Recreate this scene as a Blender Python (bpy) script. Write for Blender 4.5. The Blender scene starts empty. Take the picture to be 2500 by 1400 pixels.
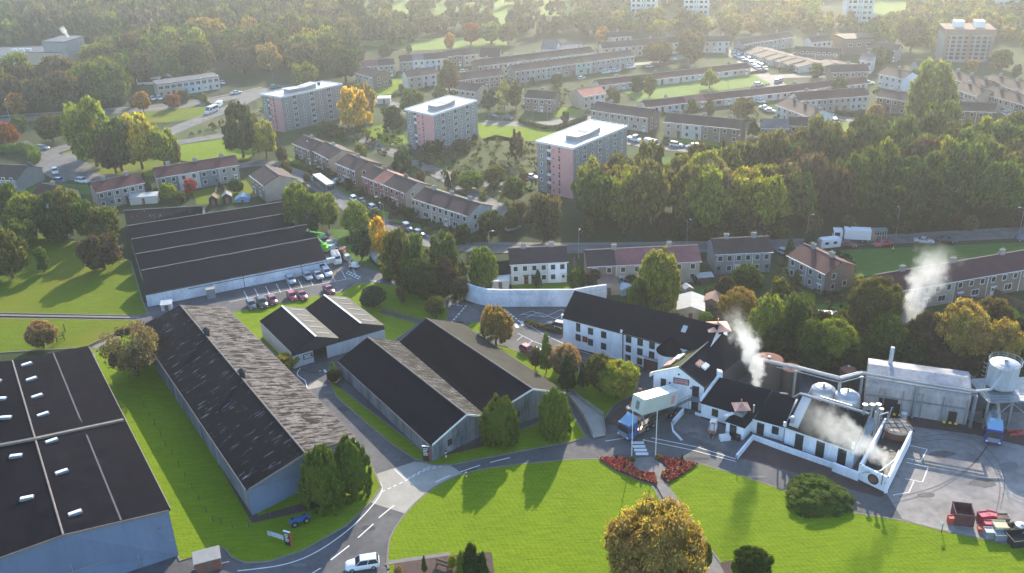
import bpy, math, random
import numpy as np
from mathutils import Vector, Matrix
random.seed(7)
S = bpy.context.scene
COL = S.collection
R_ = math.radians
# ------------------------------------------------------------ camera model (world metres; x right, y away, z up)
FPX, CH = 2300.0, 90.0
_a, _b = 1416.0-1250.0, 5600.0-700.0
_N = math.sqrt(_a*_a+_b*_b+FPX*FPX)
_p = math.asin(FPX/_N); _r = math.atan2(_a, _b)
_F = Vector((0, math.cos(_p), -math.sin(_p))); _U0 = Vector((0, math.sin(_p), math.cos(_p)))
_Rt = Vector((1, 0, 0))*math.cos(_r)-_U0*math.sin(_r); _U = _U0*math.cos(_r)+Vector((1, 0, 0))*math.sin(_r)
EYE = Vector((0, 0, CH))
def ray(px, py): return _F*FPX+_Rt*(px-1250)-_U*(py-700)
def G(px, py, z=0.0):
    d = ray(px, py); t = (z-CH)/d.z
    return Vector((d.x*t, d.y*t, z))
def PY(px, py, Y):
    d = ray(px, py); t = Y/d.y
    return Vector((d.x*t, Y, CH+d.z*t))
def PJ(v):
    w = Vector(v)-EYE; f = w.dot(_F)
    return (1250+FPX*w.dot(_Rt)/f, 700-FPX*w.dot(_U)/f)
def ppm(v): return FPX/((Vector(v)-EYE).dot(_F))
def hgt(g, ytop):
    lo, hi = 0.0, 80.0
    for _ in range(30):
        m = (lo+hi)/2
        if PJ((g.x, g.y, m))[1] > ytop: lo = m
        else: hi = m
    return lo
cam = bpy.data.cameras.new('camera'); co = bpy.data.objects.new('camera', cam); COL.objects.link(co)
cam.sensor_width = 36; cam.lens = 36*FPX/2500; cam.clip_start = 1; cam.clip_end = 6000
M = Matrix((( _Rt.x, _U.x, -_F.x, 0), (_Rt.y, _U.y, -_F.y, 0), (_Rt.z, _U.z, -_F.z, CH), (0, 0, 0, 1)))
co.matrix_world = M; S.camera = co
# ------------------------------------------------------------ tagging
def tag(o, label=None, cat=None, group=None, kind=None):
    if label: o['label'] = label
    if cat: o['category'] = cat
    if group: o['group'] = group
    if kind: o['kind'] = kind
    return o
WO = {}
def empty(name, loc, label=None, cat=None, group=None, rz=0):
    o = bpy.data.objects.new(name, None); COL.objects.link(o); o.location = loc; o.rotation_euler.z = rz
    o.empty_display_size = .2
    WO[o.name] = Vector(loc)
    return tag(o, label, cat, group)
# ------------------------------------------------------------ materials
MATS = {}
def nn(t, ty, **kw):
    n = t.nodes.new(ty)
    for k, v in kw.items():
        if k[0] == 'i' and k[1:].isdigit(): n.inputs[int(k[1:])].default_value = v
        else: setattr(n, k, v)
    return n
def newmat(name):
    m = bpy.data.materials.new(name); m.use_nodes = True; t = m.node_tree; t.nodes.clear()
    out = nn(t, 'ShaderNodeOutputMaterial'); return m, t, out
def mixc(t, fac, a, b, mode='MIX'):
    n = nn(t, 'ShaderNodeMix', data_type='RGBA', blend_type=mode)
    for i, v in ((0, fac), (6, a), (7, b)):
        if isinstance(v, (int, float)): n.inputs[i].default_value = v
        elif isinstance(v, tuple): n.inputs[i].default_value = v if len(v) == 4 else (*v, 1)
        else: t.links.new(v, n.inputs[i])
    return n.outputs[2]
def pos(t, sx=1, sy=1, sz=1, rot=0):
    g = nn(t, 'ShaderNodeNewGeometry'); mp = nn(t, 'ShaderNodeMapping')
    mp.inputs['Scale'].default_value = (sx, sy, sz); mp.inputs['Rotation'].default_value = (0, 0, rot)
    t.links.new(g.outputs['Position'], mp.inputs['Vector']); return mp.outputs[0]
def noise(t, vec, scale, detail=4, rough=.6, lo=.35, hi=.65):
    n = nn(t, 'ShaderNodeTexNoise'); n.inputs['Scale'].default_value = scale; n.inputs['Detail'].default_value = detail
    n.inputs['Roughness'].default_value = rough; t.links.new(vec, n.inputs['Vector'])
    r = nn(t, 'ShaderNodeMapRange'); r.inputs[1].default_value = lo; r.inputs[2].default_value = hi
    t.links.new(n.outputs[0], r.inputs[0]); return r.outputs[0]
def mat(name, c, rough=.85, n=.18, sc=.6, metal=0, spec=.3, c2=None, st=(1, 1, 1), bump=0, emi=None, alpha=None):
    if name in MATS: return MATS[name]
    m, t, out = newmat(name)
    b = nn(t, 'ShaderNodeBsdfPrincipled')
    b.inputs['Roughness'].default_value = rough; b.inputs['Metallic'].default_value = metal; b.inputs['Specular IOR Level'].default_value = spec
    lo = tuple(x*(1-n) for x in c); hi = tuple(min(1, x*(1+n)) for x in (c2 or c))
    if n > 0:
        v = pos(t, *st)
        f1 = noise(t, v, sc, 5); f2 = noise(t, v, sc*7, 3)
        col = mixc(t, f1, lo, hi); col = mixc(t, .35, col, mixc(t, f2, lo, hi))
        t.links.new(col, b.inputs['Base Color'])
        if bump:
            bp = nn(t, 'ShaderNodeBump'); bp.inputs['Strength'].default_value = bump; bp.inputs['Distance'].default_value = .1
            t.links.new(f2, bp.inputs['Height']); t.links.new(bp.outputs[0], b.inputs['Normal'])
    else: b.inputs['Base Color'].default_value = (*c, 1)
    if emi: b.inputs['Emission Color'].default_value = (*emi, 1); b.inputs['Emission Strength'].default_value = 1
    t.links.new(b.outputs[0], out.inputs[0]); MATS[name] = m; return m
def objcol_mat(name, rough=.35, spec=.5, metal=0, coat=0, n=.0):
    if name in MATS: return MATS[name]
    m, t, out = newmat(name); b = nn(t, 'ShaderNodeBsdfPrincipled'); oi = nn(t, 'ShaderNodeObjectInfo')
    b.inputs['Roughness'].default_value = rough; b.inputs['Specular IOR Level'].default_value = spec; b.inputs['Coat Weight'].default_value = coat
    b.inputs['Metallic'].default_value = metal
    if n:
        f = noise(t, pos(t), .5, 5); col = mixc(t, f, (1-n,)*3, (1, 1, 1)); t.links.new(mixc(t, 1.0, oi.outputs['Color'], col, 'MULTIPLY'), b.inputs['Base Color'])
    else: t.links.new(oi.outputs['Color'], b.inputs['Base Color'])
    t.links.new(b.outputs[0], out.inputs[0]); MATS[name] = m; return m
def leafmat(name, trans=.45):
    if name in MATS: return MATS[name]
    m, t, out = newmat(name); oi = nn(t, 'ShaderNodeObjectInfo'); at = nn(t, 'ShaderNodeAttribute', attribute_name='v')
    hs = nn(t, 'ShaderNodeHueSaturation')
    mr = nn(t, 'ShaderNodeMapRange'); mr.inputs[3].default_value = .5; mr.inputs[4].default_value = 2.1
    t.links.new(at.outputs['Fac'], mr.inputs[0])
    mh = nn(t, 'ShaderNodeMapRange'); mh.inputs[3].default_value = .485; mh.inputs[4].default_value = .515
    f = noise(t, pos(t), .25, 2); t.links.new(f, mh.inputs[0])
    t.links.new(mh.outputs[0], hs.inputs['Hue']); t.links.new(mr.outputs[0], hs.inputs['Value']); t.links.new(oi.outputs['Color'], hs.inputs['Color'])
    d = nn(t, 'ShaderNodeBsdfDiffuse'); tr = nn(t, 'ShaderNodeBsdfTranslucent'); mx = nn(t, 'ShaderNodeMixShader'); mx.inputs[0].default_value = trans
    t.links.new(hs.outputs[0], d.inputs[0])
    t.links.new(mixc(t, 1.0, hs.outputs[0], (1.5, 1.45, .6), 'MULTIPLY'), tr.inputs[0])
    t.links.new(d.outputs[0], mx.inputs[1]); t.links.new(tr.outputs[0], mx.inputs[2]); t.links.new(mx.outputs[0], out.inputs[0]); MATS[name] = m; return m
def grassmat(name, dark, light, rot=0, stripe=0, yellow=None, far=False):
    if name in MATS: return MATS[name]
    m, t, out = newmat(name); b = nn(t, 'ShaderNodeBsdfPrincipled'); b.inputs['Roughness'].default_value = .95; b.inputs['Specular IOR Level'].default_value = .1
    b.inputs['Sheen Weight'].default_value = .0
    f1 = noise(t, pos(t), .09, 6, .72, .4, .6); f2 = noise(t, pos(t, .35, 3.2, 1, rot), .8, 4, .7, .3, .7); f3 = noise(t, pos(t), 3.0, 3, .8, .25, .75)
    c = mixc(t, f1, dark, light); c2 = mixc(t, f2, tuple(x*.55 for x in dark), tuple(x*1.35 for x in light)); c = mixc(t, .6, c, c2)
    c = mixc(t, .35, c, mixc(t, f3, tuple(x*.55 for x in dark), tuple(x*1.4 for x in light)))
    if stripe:
        w = nn(t, 'ShaderNodeTexWave'); w.inputs['Scale'].default_value = stripe; w.inputs['Distortion'].default_value = 2.5; w.inputs['Detail'].default_value = 1
        t.links.new(pos(t, 1, 1, 0, rot), w.inputs['Vector'])
        c = mixc(t, w.outputs['Fac'], mixc(t, 1, c, (.86, .9, .8), 'MULTIPLY'), c)
    if yellow:
        f4 = noise(t, pos(t), .05, 3, .5, .45, .7); c = mixc(t, f4, c, yellow)
    t.links.new(c, b.inputs['Base Color'])
    bp = nn(t, 'ShaderNodeBump'); bp.inputs['Strength'].default_value = .5; bp.inputs['Distance'].default_value = .15
    t.links.new(f3, bp.inputs['Height']); t.links.new(bp.outputs[0], b.inputs['Normal'])
    t.links.new(b.outputs[0], out.inputs[0]); MATS[name] = m; return m
def roofmat(name, c, c2, bw=.9, bh=.5, mortar=.03, patch=.5, rough=.6, spec=.4, streak=None, st=.5):
    """tiles/sheets laid out in the slope's own metres (UV)."""
    if name in MATS: return MATS[name]
    m, t, out = newmat(name); b = nn(t, 'ShaderNodeBsdfPrincipled'); b.inputs['Roughness'].default_value = rough; b.inputs['Specular IOR Level'].default_value = spec
    uv = nn(t, 'ShaderNodeUVMap'); uv.uv_map = 'UV'
    br = nn(t, 'ShaderNodeTexBrick'); br.inputs['Scale'].default_value = 1; br.inputs['Brick Width'].default_value = bw; br.inputs['Row Height'].default_value = bh
    br.inputs['Mortar Size'].default_value = mortar; br.inputs['Color1'].default_value = (*c, 1); br.inputs['Color2'].default_value = (*c2, 1)
    br.inputs['Mortar'].default_value = (*[x*.45 for x in c], 1); br.inputs['Bias'].default_value = 0
    t.links.new(uv.outputs[0], br.inputs['Vector'])
    f = noise(t, pos(t), .35, 6, .7); col = mixc(t, patch, br.outputs[0], mixc(t, f, tuple(x*.6 for x in c), tuple(min(1, x*1.25) for x in c2)))
    if streak:
        mp = nn(t, 'ShaderNodeMapping'); mp.inputs['Scale'].default_value = (1.5, .32, 1); t.links.new(uv.outputs[0], mp.inputs[0])
        f2 = noise(t, mp.outputs[0], 1.0, 5, .7, st, st+.06); col = mixc(t, f2, col, streak)
    t.links.new(col, b.inputs['Base Color']); t.links.new(b.outputs[0], out.inputs[0]); MATS[name] = m; return m
def glassmat():
    return mat('glass_pane', (.02, .025, .03), rough=.12, n=0, spec=.8)
# ------------------------------------------------------------ mesh builder
class MB:
    def __init__(s): s.v = []; s.f = []; s.m = []; s.uv = []
    def poly(s, pts, mi=0, uv=None):
        i = len(s.v); s.v += [tuple(p) for p in pts]; s.f.append(tuple(range(i, i+len(pts)))); s.m.append(mi); s.uv.append(uv)
    def slope(s, a, b, c, d, mi=0):
        """a-b along the eave, c-d along the ridge; UV in metres."""
        a, b, c, d = map(Vector, (a, b, c, d)); u = (b-a).normalized(); L = (b-a).length; h = ((d-a)-u*(d-a).dot(u)).length
        s.poly([a, b, c, d], mi, [(0, 0), (L, 0), (u.dot(c-a), h), (u.dot(d-a), h)])
    def hexa(s, p, mi=0):
        """8 points: bottom 4 then top 4."""
        i = len(s.v); s.v += [tuple(q) for q in p]
        for f in ((3, 2, 1, 0), (4, 5, 6, 7), (0, 1, 5, 4), (1, 2, 6, 5), (2, 3, 7, 6), (3, 0, 4, 7)):
            s.f.append(tuple(i+k for k in f)); s.m.append(mi); s.uv.append(None)
    def obox(s, o, ux, uy, uz, mi=0):
        o, ux, uy, uz = map(Vector, (o, ux, uy, uz))
        s.hexa([o, o+ux, o+ux+uy, o+uy, o+uz, o+ux+uz, o+ux+uy+uz, o+uy+uz], mi)
    def box(s, x0, x1, y0, y1, z0, z1, mi=0): s.obox((x0, y0, z0), (x1-x0, 0, 0), (0, y1-y0, 0), (0, 0, z1-z0), mi)
    def prism(s, pts, z0, z1, mi=0, side=None, bottom=False):
        side = mi if side is None else side
        A = sum(pts[i][0]*pts[(i+1) % len(pts)][1]-pts[(i+1) % len(pts)][0]*pts[i][1] for i in range(len(pts)))
        if A < 0: pts = pts[::-1]
        s.poly([(p[0], p[1], z1) for p in pts], mi)
        if bottom: s.poly([(p[0], p[1], z0) for p in pts[::-1]], mi)
        n = len(pts)
        for i in range(n):
            a, b = pts[i], pts[(i+1) % n]
            s.poly([(a[0], a[1], z0), (b[0], b[1], z0), (b[0], b[1], z1), (a[0], a[1], z1)], side)
    def cyl(s, p0, p1, r0, r1=None, n=12, mi=0, cap=True):
        p0, p1 = Vector(p0), Vector(p1); r1 = r0 if r1 is None else r1
        ax = (p1-p0).normalized(); q = Vector((0, 0, 1)) if abs(ax.z) < .9 else Vector((1, 0, 0))
        u = ax.cross(q).normalized(); w = ax.cross(u); i = len(s.v)
        for p, r in ((p0, r0), (p1, r1)):
            for k in range(n):
                a = 2*math.pi*k/n; s.v.append(tuple(p+u*math.cos(a)*r+w*math.sin(a)*r))
        for k in range(n):
            k2 = (k+1) % n; s.f.append((i+k, i+k2, i+n+k2, i+n+k)); s.m.append(mi); s.uv.append(None)
        if cap:
            s.f.append(tuple(i+n+k for k in range(n))); s.m.append(mi); s.uv.append(None)
            s.f.append(tuple(i+k for k in reversed(range(n)))); s.m.append(mi); s.uv.append(None)
    def tube(s, pts, r, n=6, mi=0):
        for a, b in zip(pts[:-1], pts[1:]): s.cyl(a, b, r, r, n, mi)
    def lathe(s, c, prof, n=16, mi=0):
        """prof: (r, z) pairs from bottom to top."""
        for (r0, z0), (r1, z1) in zip(prof[:-1], prof[1:]):
            s.cyl((c[0], c[1], c[2]+z0), (c[0], c[1], c[2]+z1), max(r0, .001), max(r1, .001), n, mi, False)
        r, z = prof[-1]
        if r > .01: s.poly([(c[0]+r*math.cos(2*math.pi*k/n), c[1]+r*math.sin(2*math.pi*k/n), c[2]+z) for k in range(n)], mi)
    def build(s, name, mats, parent=None, local=False, smooth=False, org=None):
        me = bpy.data.meshes.new(name)
        o = Vector((0, 0, 0)) if local else (WO.get(parent.name, Vector((0, 0, 0))) if parent else Vector(org or (0, 0, 0)))
        me.from_pydata([(x-o.x, y-o.y, z-o.z) for x, y, z in s.v], [], s.f)
        if not isinstance(mats, (list, tuple)): mats = [mats]
        for m in mats: me.materials.append(m)
        me.polygons.foreach_set('material_index', s.m)
        if any(u for u in s.uv):
            ul = me.uv_layers.new(name='UV'); k = 0
            for u, f in zip(s.uv, s.f):
                for j in range(len(f)):
                    ul.data[k].uv = u[j] if u else (0, 0); k += 1
        if smooth: me.polygons.foreach_set('use_smooth', [True]*len(s.f))
        me.update()
        ob = bpy.data.objects.new(name, me); COL.objects.link(ob)
        if parent: ob.parent = parent; WO[ob.name] = o if not local else Vector((0, 0, 0))
        elif org is not None: ob.location = o; WO[ob.name] = o
        else: WO[ob.name] = Vector((0, 0, 0))
        return ob
def inst(o, name, parent, loc, rz=0, scale=None, color=None):
    """another object on the same mesh (a part), or the object itself when the mesh is new."""
    c = bpy.data.objects.new(name, o if isinstance(o, bpy.types.Mesh) else o.data); COL.objects.link(c)
    if parent:
        c.parent = parent; c.location = Vector(loc)-WO[parent.name]
    else: c.location = loc
    c.rotation_euler.z = rz
    if scale: c.scale = scale
    if color: c.color = (*color, 1)
    WO[c.name] = Vector(loc); return c
def meshof(mb, name, mats, smooth=False):
    ob = mb.build(name, mats, smooth=smooth); me = ob.data; bpy.data.objects.remove(ob); return me
def P2(l, z=0): return [tuple(G(x, y, z).xy) for x, y in l]
# ------------------------------------------------------------ palette of materials
MA = {}
MA['asphalt'] = mat('asphalt', (.085, .083, .088), .85, .22, .15, c2=(.11, .105, .105))
MA['asphalt2'] = mat('asphalt_worn', (.11, .105, .105), .8, .25, .3, c2=(.15, .14, .135))
MA['path'] = mat('tarmac_path', (.2, .18, .165), .9, .15, 1)
MA['concrete'] = mat('concrete_slab', (.36, .33, .28), .9, .14, .4)
MA['yard'] = mat('yard_concrete', (.17, .155, .15), .75, .3, .12, c2=(.23, .21, .2))
MA['brickpave'] = mat('red_paving', (.085, .05, .045), .9, .25, .5)
MA['kerb'] = mat('kerb_stone', (.2, .17, .15), .9, .2, 2)
MA['paint'] = mat('road_paint', (.72, .72, .7), .7, .15, 3)
MA['white'] = mat('white_render', (.8, .82, .85), .9, .13, .5, c2=(.84, .86, .89), st=(1, 1, .25))
MA['dirtywhite'] = mat('stained_white_render', (.66, .7, .75), .9, .22, .35, c2=(.72, .75, .78), st=(1, 1, .6))
MA['black'] = mat('black_paint', (.02, .02, .024), .6, .1, 1)
MA['trim'] = mat('white_trim', (.75, .75, .73), .6, .05, 1)
MA['steel'] = mat('grey_steel', (.24, .27, .29), .5, .2, .6, metal=.3, spec=.5)
MA['galv'] = mat('galvanised_steel', (.34, .36, .38), .5, .2, 1, metal=.4)
MA['stainless'] = mat('stainless_steel', (.4, .43, .46), .45, .12, 1, metal=.5)
MA['copper'] = mat('weathered_copper', (.55, .3, .22), .45, .2, 1, metal=.4)
MA['ventgrey'] = mat('dull_vent_metal', (.07, .07, .08), .8, .1, 1)
MA['rust'] = mat('rusty_metal', (.2, .085, .06), .9, .25, 1)
MA['slate'] = roofmat('dark_slate', (.006, .0075, .014), (.009, .011, .02), .5, .3, .012, .5, .95, .03)
MA['sheet'] = roofmat('dark_roof_sheet', (.0045, .0055, .012), (.007, .008, .017), 1.1, 12, .02, .35, .95, .02)  # blue-black base stands in for shade on slopes turned from the sun
MA['w1l'] = roofmat('worn_dark_asbestos_tile', (.005, .0055, .009), (.008, .0085, .013), 1.2, .7, .03, .5, .9, .05, streak=(.16, .15, .18), st=.585)
MA['w1r'] = roofmat('sheen_pale_lichened_tile', (.11, .094, .086), (.175, .155, .142), 1.6, 1.1, .05, .4, .85, .1, streak=(.007, .006, .007), st=.48)  # pale base has the wet-tile sheen painted in; dark streaks are weathering
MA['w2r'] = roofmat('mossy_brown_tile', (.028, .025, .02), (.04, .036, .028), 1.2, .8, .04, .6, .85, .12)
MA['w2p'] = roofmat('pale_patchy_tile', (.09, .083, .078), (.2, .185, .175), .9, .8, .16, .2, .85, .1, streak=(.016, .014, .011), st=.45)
MA['w0r'] = roofmat('dark_brown_corrugated', (.009, .008, .012), (.013, .0115, .016), .4, 3.2, .04, .5, .95, .02)  # bluish dark tint put in for a roof out of the sun
MA['beige_sheet'] = roofmat('beige_profiled_sheet', (.14, .132, .11), (.18, .17, .142), 1.0, 30, .05, .45, .85, .08)
MA['moss'] = roofmat('mossy_slate', (.055, .062, .022), (.085, .09, .035), .5, .3, .01, .7, .9, .1)
MA['maroon'] = roofmat('maroon_roof_tile', (.085, .026, .03), (.1, .033, .036), .4, .35, .02, .5, .8, .25)
MA['brownroof'] = roofmat('brown_roof_tile', (.055, .032, .032), (.072, .042, .04), .4, .35, .02, .5, .8, .25)
MA['salmon'] = roofmat('salmon_roof_tile', (.48, .17, .12), (.54, .2, .14), .4, .35, .02, .4, .8, .25)
MA['pinkroof'] = roofmat('dusty_pink_roof_tile', (.26, .1, .095), (.3, .12, .11), .4, .35, .02, .5, .8, .25)
MA['greyroof'] = roofmat('grey_roof_tile', (.1, .1, .11), (.13, .13, .14), .4, .35, .02, .4, .6, .4)
MA['membrane'] = mat('pale_flat_roof_felt', (.5, .5, .49), .32, .12, .15, spec=.6)
MA['clad'] = mat('blue_grey_cladding', (.16, .215, .31), .7, .12, .3, st=(1, 1, .3))
MA['cladd'] = mat('dark_stained_cladding', (.1, .115, .14), .8, .4, .5, c2=(.2, .21, .23), st=(1, 1, .12))
MA['cream'] = mat('cream_cladding', (.58, .57, .5), .7, .07, .4)
MA['palesheet'] = mat('pale_blue_sheet', (.42, .46, .49), .65, .22, .7, st=(1, 1, .15))
MA['bed'] = mat('soil_bed', (.09, .055, .05), .95, .3, 2)
MA['timber'] = mat('timber_fence', (.16, .11, .08), .9, .25, 1)
MA['wgrey'] = mat('grey_roughcast', (.29, .28, .265), .95, .12, .5)
MA['wgreen'] = mat('grey_green_roughcast', (.17, .21, .21), .95, .12, .5)
MA['wlight'] = mat('light_roughcast', (.56, .55, .5), .95, .12, .5)
MA['wbeige'] = mat('beige_roughcast', (.47, .37, .28), .95, .12, .5)
MA['wbrown'] = mat('brown_brick', (.25, .165, .125), .95, .15, .8)
MA['wred'] = mat('red_brick', (.42, .14, .095), .95, .15, .8)
MA['wblue'] = mat('pale_blue_render', (.42, .52, .58), .95, .08, .5)
MA['wmint'] = mat('mint_render', (.3, .42, .37), .95, .08, .5)
MA['wpink'] = mat('pink_render', (.6, .3, .28), .95, .1, .25)
MA['glass'] = glassmat()
MA['shed'] = mat('felted_shed_roof', (.4, .4, .38), .7, .15, 1)
MA['tyre'] = mat('tyre_rubber', (.015, .015, .016), .9, 0)
MA['rim'] = mat('wheel_rim', (.4, .4, .42), .4, 0, metal=.6)
MA['lamp'] = mat('headlamp_glass', (.8, .82, .85), .1, 0, spec=.8)
MA['rlamp'] = mat('tail_lamp_glass', (.5, .02, .02), .2, 0, spec=.6)
MA['paintobj'] = objcol_mat('coloured_paint', .3, .5, 0, .6)
MA['matte'] = objcol_mat('coloured_matte', .85, .3, 0, 0, .2)
MA['leaf'] = leafmat('leaves', .42)
MA['needle'] = leafmat('needles', .22)
MA['bark'] = mat('bark', (.085, .065, .05), .95, .3, 2)
G_LAWN = grassmat('mown_lawn', (.115, .185, .004), (.185, .255, .007), R_(8), 0)
G_LAWN2 = grassmat('striped_lawn', (.115, .18, .004), (.19, .26, .008), R_(-22), .45)
G_FIELD = grassmat('yellowing_field', (.075, .135, .005), (.14, .18, .009), R_(4), 0, yellow=(.16, .165, .015))
G_VERGE = grassmat('verge_grass', (.05, .12, .02), (.09, .17, .028), 0, 0)
G_ROUGH = grassmat('rough_grass', (.055, .085, .025), (.1, .115, .04), 0, 0, yellow=(.13, .12, .05))
G_BASE = grassmat('scrub_ground', (.03, .045, .018), (.055, .07, .028), 0, 0)
G_PARK = grassmat('far_park_grass', (.13, .2, .04), (.2, .27, .06), 0, 0)
def plotmat():
    m, t, out = newmat('garden_plots'); b = nn(t, 'ShaderNodeBsdfPrincipled'); b.inputs['Roughness'].default_value = .95; b.inputs['Specular IOR Level'].default_value = .1
    v = nn(t, 'ShaderNodeTexVoronoi'); v.inputs['Scale'].default_value = .085; v.distance = 'CHEBYCHEV'; t.links.new(pos(t, 1, 1, 0, R_(-14)), v.inputs['Vector'])
    sp = nn(t, 'ShaderNodeSeparateColor'); t.links.new(v.outputs['Color'], sp.inputs[0]); r = nn(t, 'ShaderNodeValToRGB'); r.color_ramp.interpolation = 'CONSTANT'
    st = [(0, (.035, .06, .018)), (.25, (.06, .1, .022)), (.42, (.075, .07, .045)), (.55, (.05, .08, .02)), (.68, (.1, .095, .085)), (.78, (.085, .13, .025)), (.9, (.05, .045, .035))]
    while len(r.color_ramp.elements) < len(st): r.color_ramp.elements.new(.5)
    for e, (p_, c_) in zip(r.color_ramp.elements, st): e.position = p_; e.color = (*c_, 1)
    t.links.new(sp.outputs[0], r.inputs[0]); f = noise(t, pos(t), .5, 6, .75); f2 = noise(t, pos(t), .12, 3)
    c = mixc(t, .55, r.outputs[0], mixc(t, f, (.025, .04, .015), (.1, .13, .035))); c = mixc(t, .3, c, mixc(t, f2, (.045, .04, .03), (.06, .09, .02)))
    t.links.new(c, b.inputs['Base Color']); t.links.new(b.outputs[0], out.inputs[0]); return m
G_PLOTS = plotmat()
HAZE, SKYS, SUNE, EXPO = .0004, .15, 3.5, 1.5
# ------------------------------------------------------------ ground
def sheet(name, pts, z, m, kind='structure', h=None, sidem=None):
    mb = MB()
    if h: mb.prism(pts, 0.01, z, 0, 1 if sidem else 0)
    else: mb.poly([(x, y, z) for x, y in (pts if sum(pts[i][0]*pts[(i+1) % len(pts)][1]-pts[(i+1) % len(pts)][0]*pts[i][1] for i in range(len(pts))) > 0 else pts[::-1])])
    return tag(mb.build(name, [m, sidem] if sidem else m), kind=kind)
sheet('ground', [(-1000, -150), (800, -150), (800, 1300), (-1000, 1300)], 0, G_BASE)
def smooth(l, n=4, closed=False):
    out = []; N = len(l)
    for i in range(N if closed else N-1):
        p0 = l[(i-1) % N] if closed or i > 0 else l[0]; p1 = l[i]; p2 = l[(i+1) % N]; p3 = l[(i+2) % N] if closed or i+2 < N else l[-1]
        for k in range(n):
            t = k/n; out.append(tuple(.5*((2*p1[j])+(-p0[j]+p2[j])*t+(2*p0[j]-5*p1[j]+4*p2[j]-p3[j])*t*t+(-p0[j]+3*p1[j]-3*p2[j]+p3[j])*t**3) for j in (0, 1)))
    if not closed: out.append(tuple(l[-1]))
    return out
def strip(pts, w, z, name, m, kind='structure', sm=5, h=None, mb=None):
    pts = smooth(pts, sm) if sm > 1 else pts
    own = mb is None; mb = mb or MB(); L = []; Rr = []
    for i, p in enumerate(pts):
        a = pts[max(0, i-1)]; b = pts[min(len(pts)-1, i+1)]; d = Vector((b[0]-a[0], b[1]-a[1])).normalized(); n = Vector((-d.y, d.x))*w/2
        L.append((p[0]+n.x, p[1]+n.y)); Rr.append((p[0]-n.x, p[1]-n.y))
    for i in range(len(pts)-1):
        q = [(*Rr[i], z), (*Rr[i+1], z), (*L[i+1], z), (*L[i], z)]
        mb.poly(q)
        if h:
            for a, b in ((Rr[i], Rr[i+1]), (L[i+1], L[i])): mb.poly([(*a, 0), (*b, 0), (*b, z), (*a, z)])
    return tag(mb.build(name, m), kind=kind) if own else None
def lawn(pix, m=None, sm=0, name='lawn', z=.12, kerb=True, raw=None):
    pts = raw or P2(pix)
    if sm: pts = smooth(pts, sm, True)
    sheet(name, pts, z, m or G_LAWN, sidem=MA['kerb'], h=1)
    if kerb:
        mb = MB(); q = pts+[pts[0], pts[1]]
        strip(q, .28, z+.02, 'kerb', MA['kerb'], sm=1, h=1)
# distillery apron: tarmac under everything around the works
sheet('tarmac_apron', P2([(330, 745), (560, 700), (800, 560), (850, 560), (905, 655), (1040, 705), (1135, 742), (1400, 742), (1850, 860), (2600, 900), (3100, 1500), (3000, 2400), (-900, 2400), (60, 1380), (250, 850)]), .02, MA['asphalt'])
sheet('concrete_yard', P2([(2120, 1000), (2620, 1010), (2900, 1420), (2480, 1335), (2310, 1298), (2203, 1268), (2165, 1207), (2222, 1085), (2100, 1040)]), .035, MA['yard'])
sheet('concrete_pad', P2([(912, 1160), (1012, 1128), (1100, 1137), (1142, 1166), (1093, 1192), (993, 1256), (905, 1228), (930, 1195)]), .035, MA['concrete'])
sheet('painted_sun_patch', P2([(752, 944), (775, 929), (800, 942), (748, 953)]), .035, MA['concrete'])  # sunlit spot on the tarmac, painted in with the concrete colour
sheet('concrete_path', P2([(1535, 1123), (1590, 1117), (1622, 1140), (1650, 1165), (1613, 1165), (1770, 1400), (1830, 1500), (1800, 1500), (1720, 1400), (1597, 1178), (1555, 1148)]), .16, MA['path'])
# red-brown paving by the still house
sheet('red_paving', P2([(1700, 1015), (1770, 1040), (1840, 1050), (1912, 1080), (2085, 1140), (2090, 1165), (2030, 1145), (1850, 1075), (1790, 1110), (1640, 1045), (1665, 1010)]), .035, MA['asphalt2'])
sheet('red_paving', P2([(1800, 1118), (1838, 1072), (2032, 1140), (2165, 1207), (2150, 1215), (2020, 1180), (1860, 1130)]), .04, MA['brickpave'])
sheet('red_paving', P2([(1990, 1010), (2110, 960), (2380, 1030), (2500, 1060), (2500, 1090), (2380, 1062), (2130, 1030)]), .05, MA['brickpave'])
# lawns
lawn([(-300, 560), (60, 565), (220, 600), (320, 640), (350, 742), (362, 766), (340, 772), (0, 765), (-300, 766)], G_FIELD, name='field')
lawn([(-300, 776), (0, 778), (340, 783), (335, 792), (262, 822), (205, 850), (-300, 880)], G_FIELD, name='field')
lawn([(222, 850), (262, 830), (345, 790), (400, 800), (640, 1180), (905, 1130), (918, 1162), (931, 1192), (900, 1232), (845, 1285), (740, 1345), (660, 1372), (600, 1376), (566, 1362), (546, 1338), (440, 1371)], G_LAWN, name='lawn')
lawn([(560, 765), (700, 740), (775, 722), (800, 726), (838, 712), (868, 696), (905, 690), (985, 702), (1060, 726), (1096, 760), (1090, 785), (1030, 785), (960, 835), (940, 850), (880, 860), (760, 888), (740, 900), (700, 892)], G_LAWN, name='lawn')
lawn([(800, 925), (832, 950), (1052, 1118), (1180, 1085), (1300, 1040), (1390, 1000), (1430, 1068), (1395, 1080), (1250, 1107), (1110, 1135), (1062, 1137), (1012, 1122), (960, 1088), (880, 1022), (822, 970)], G_LAWN, name='lawn')
lawn(None, G_LAWN2, name='lawn', raw=smooth(P2([(949, 1395), (946, 1360), (955, 1310), (985, 1262), (1030, 1215), (1080, 1180), (1150, 1153), (1250, 1137), (1395, 1123)]), 5)+P2([(1462, 1122), (1500, 1150), (1560, 1175), (1592, 1186), (1715, 1400), (1790, 1520), (900, 1520)]))
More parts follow.
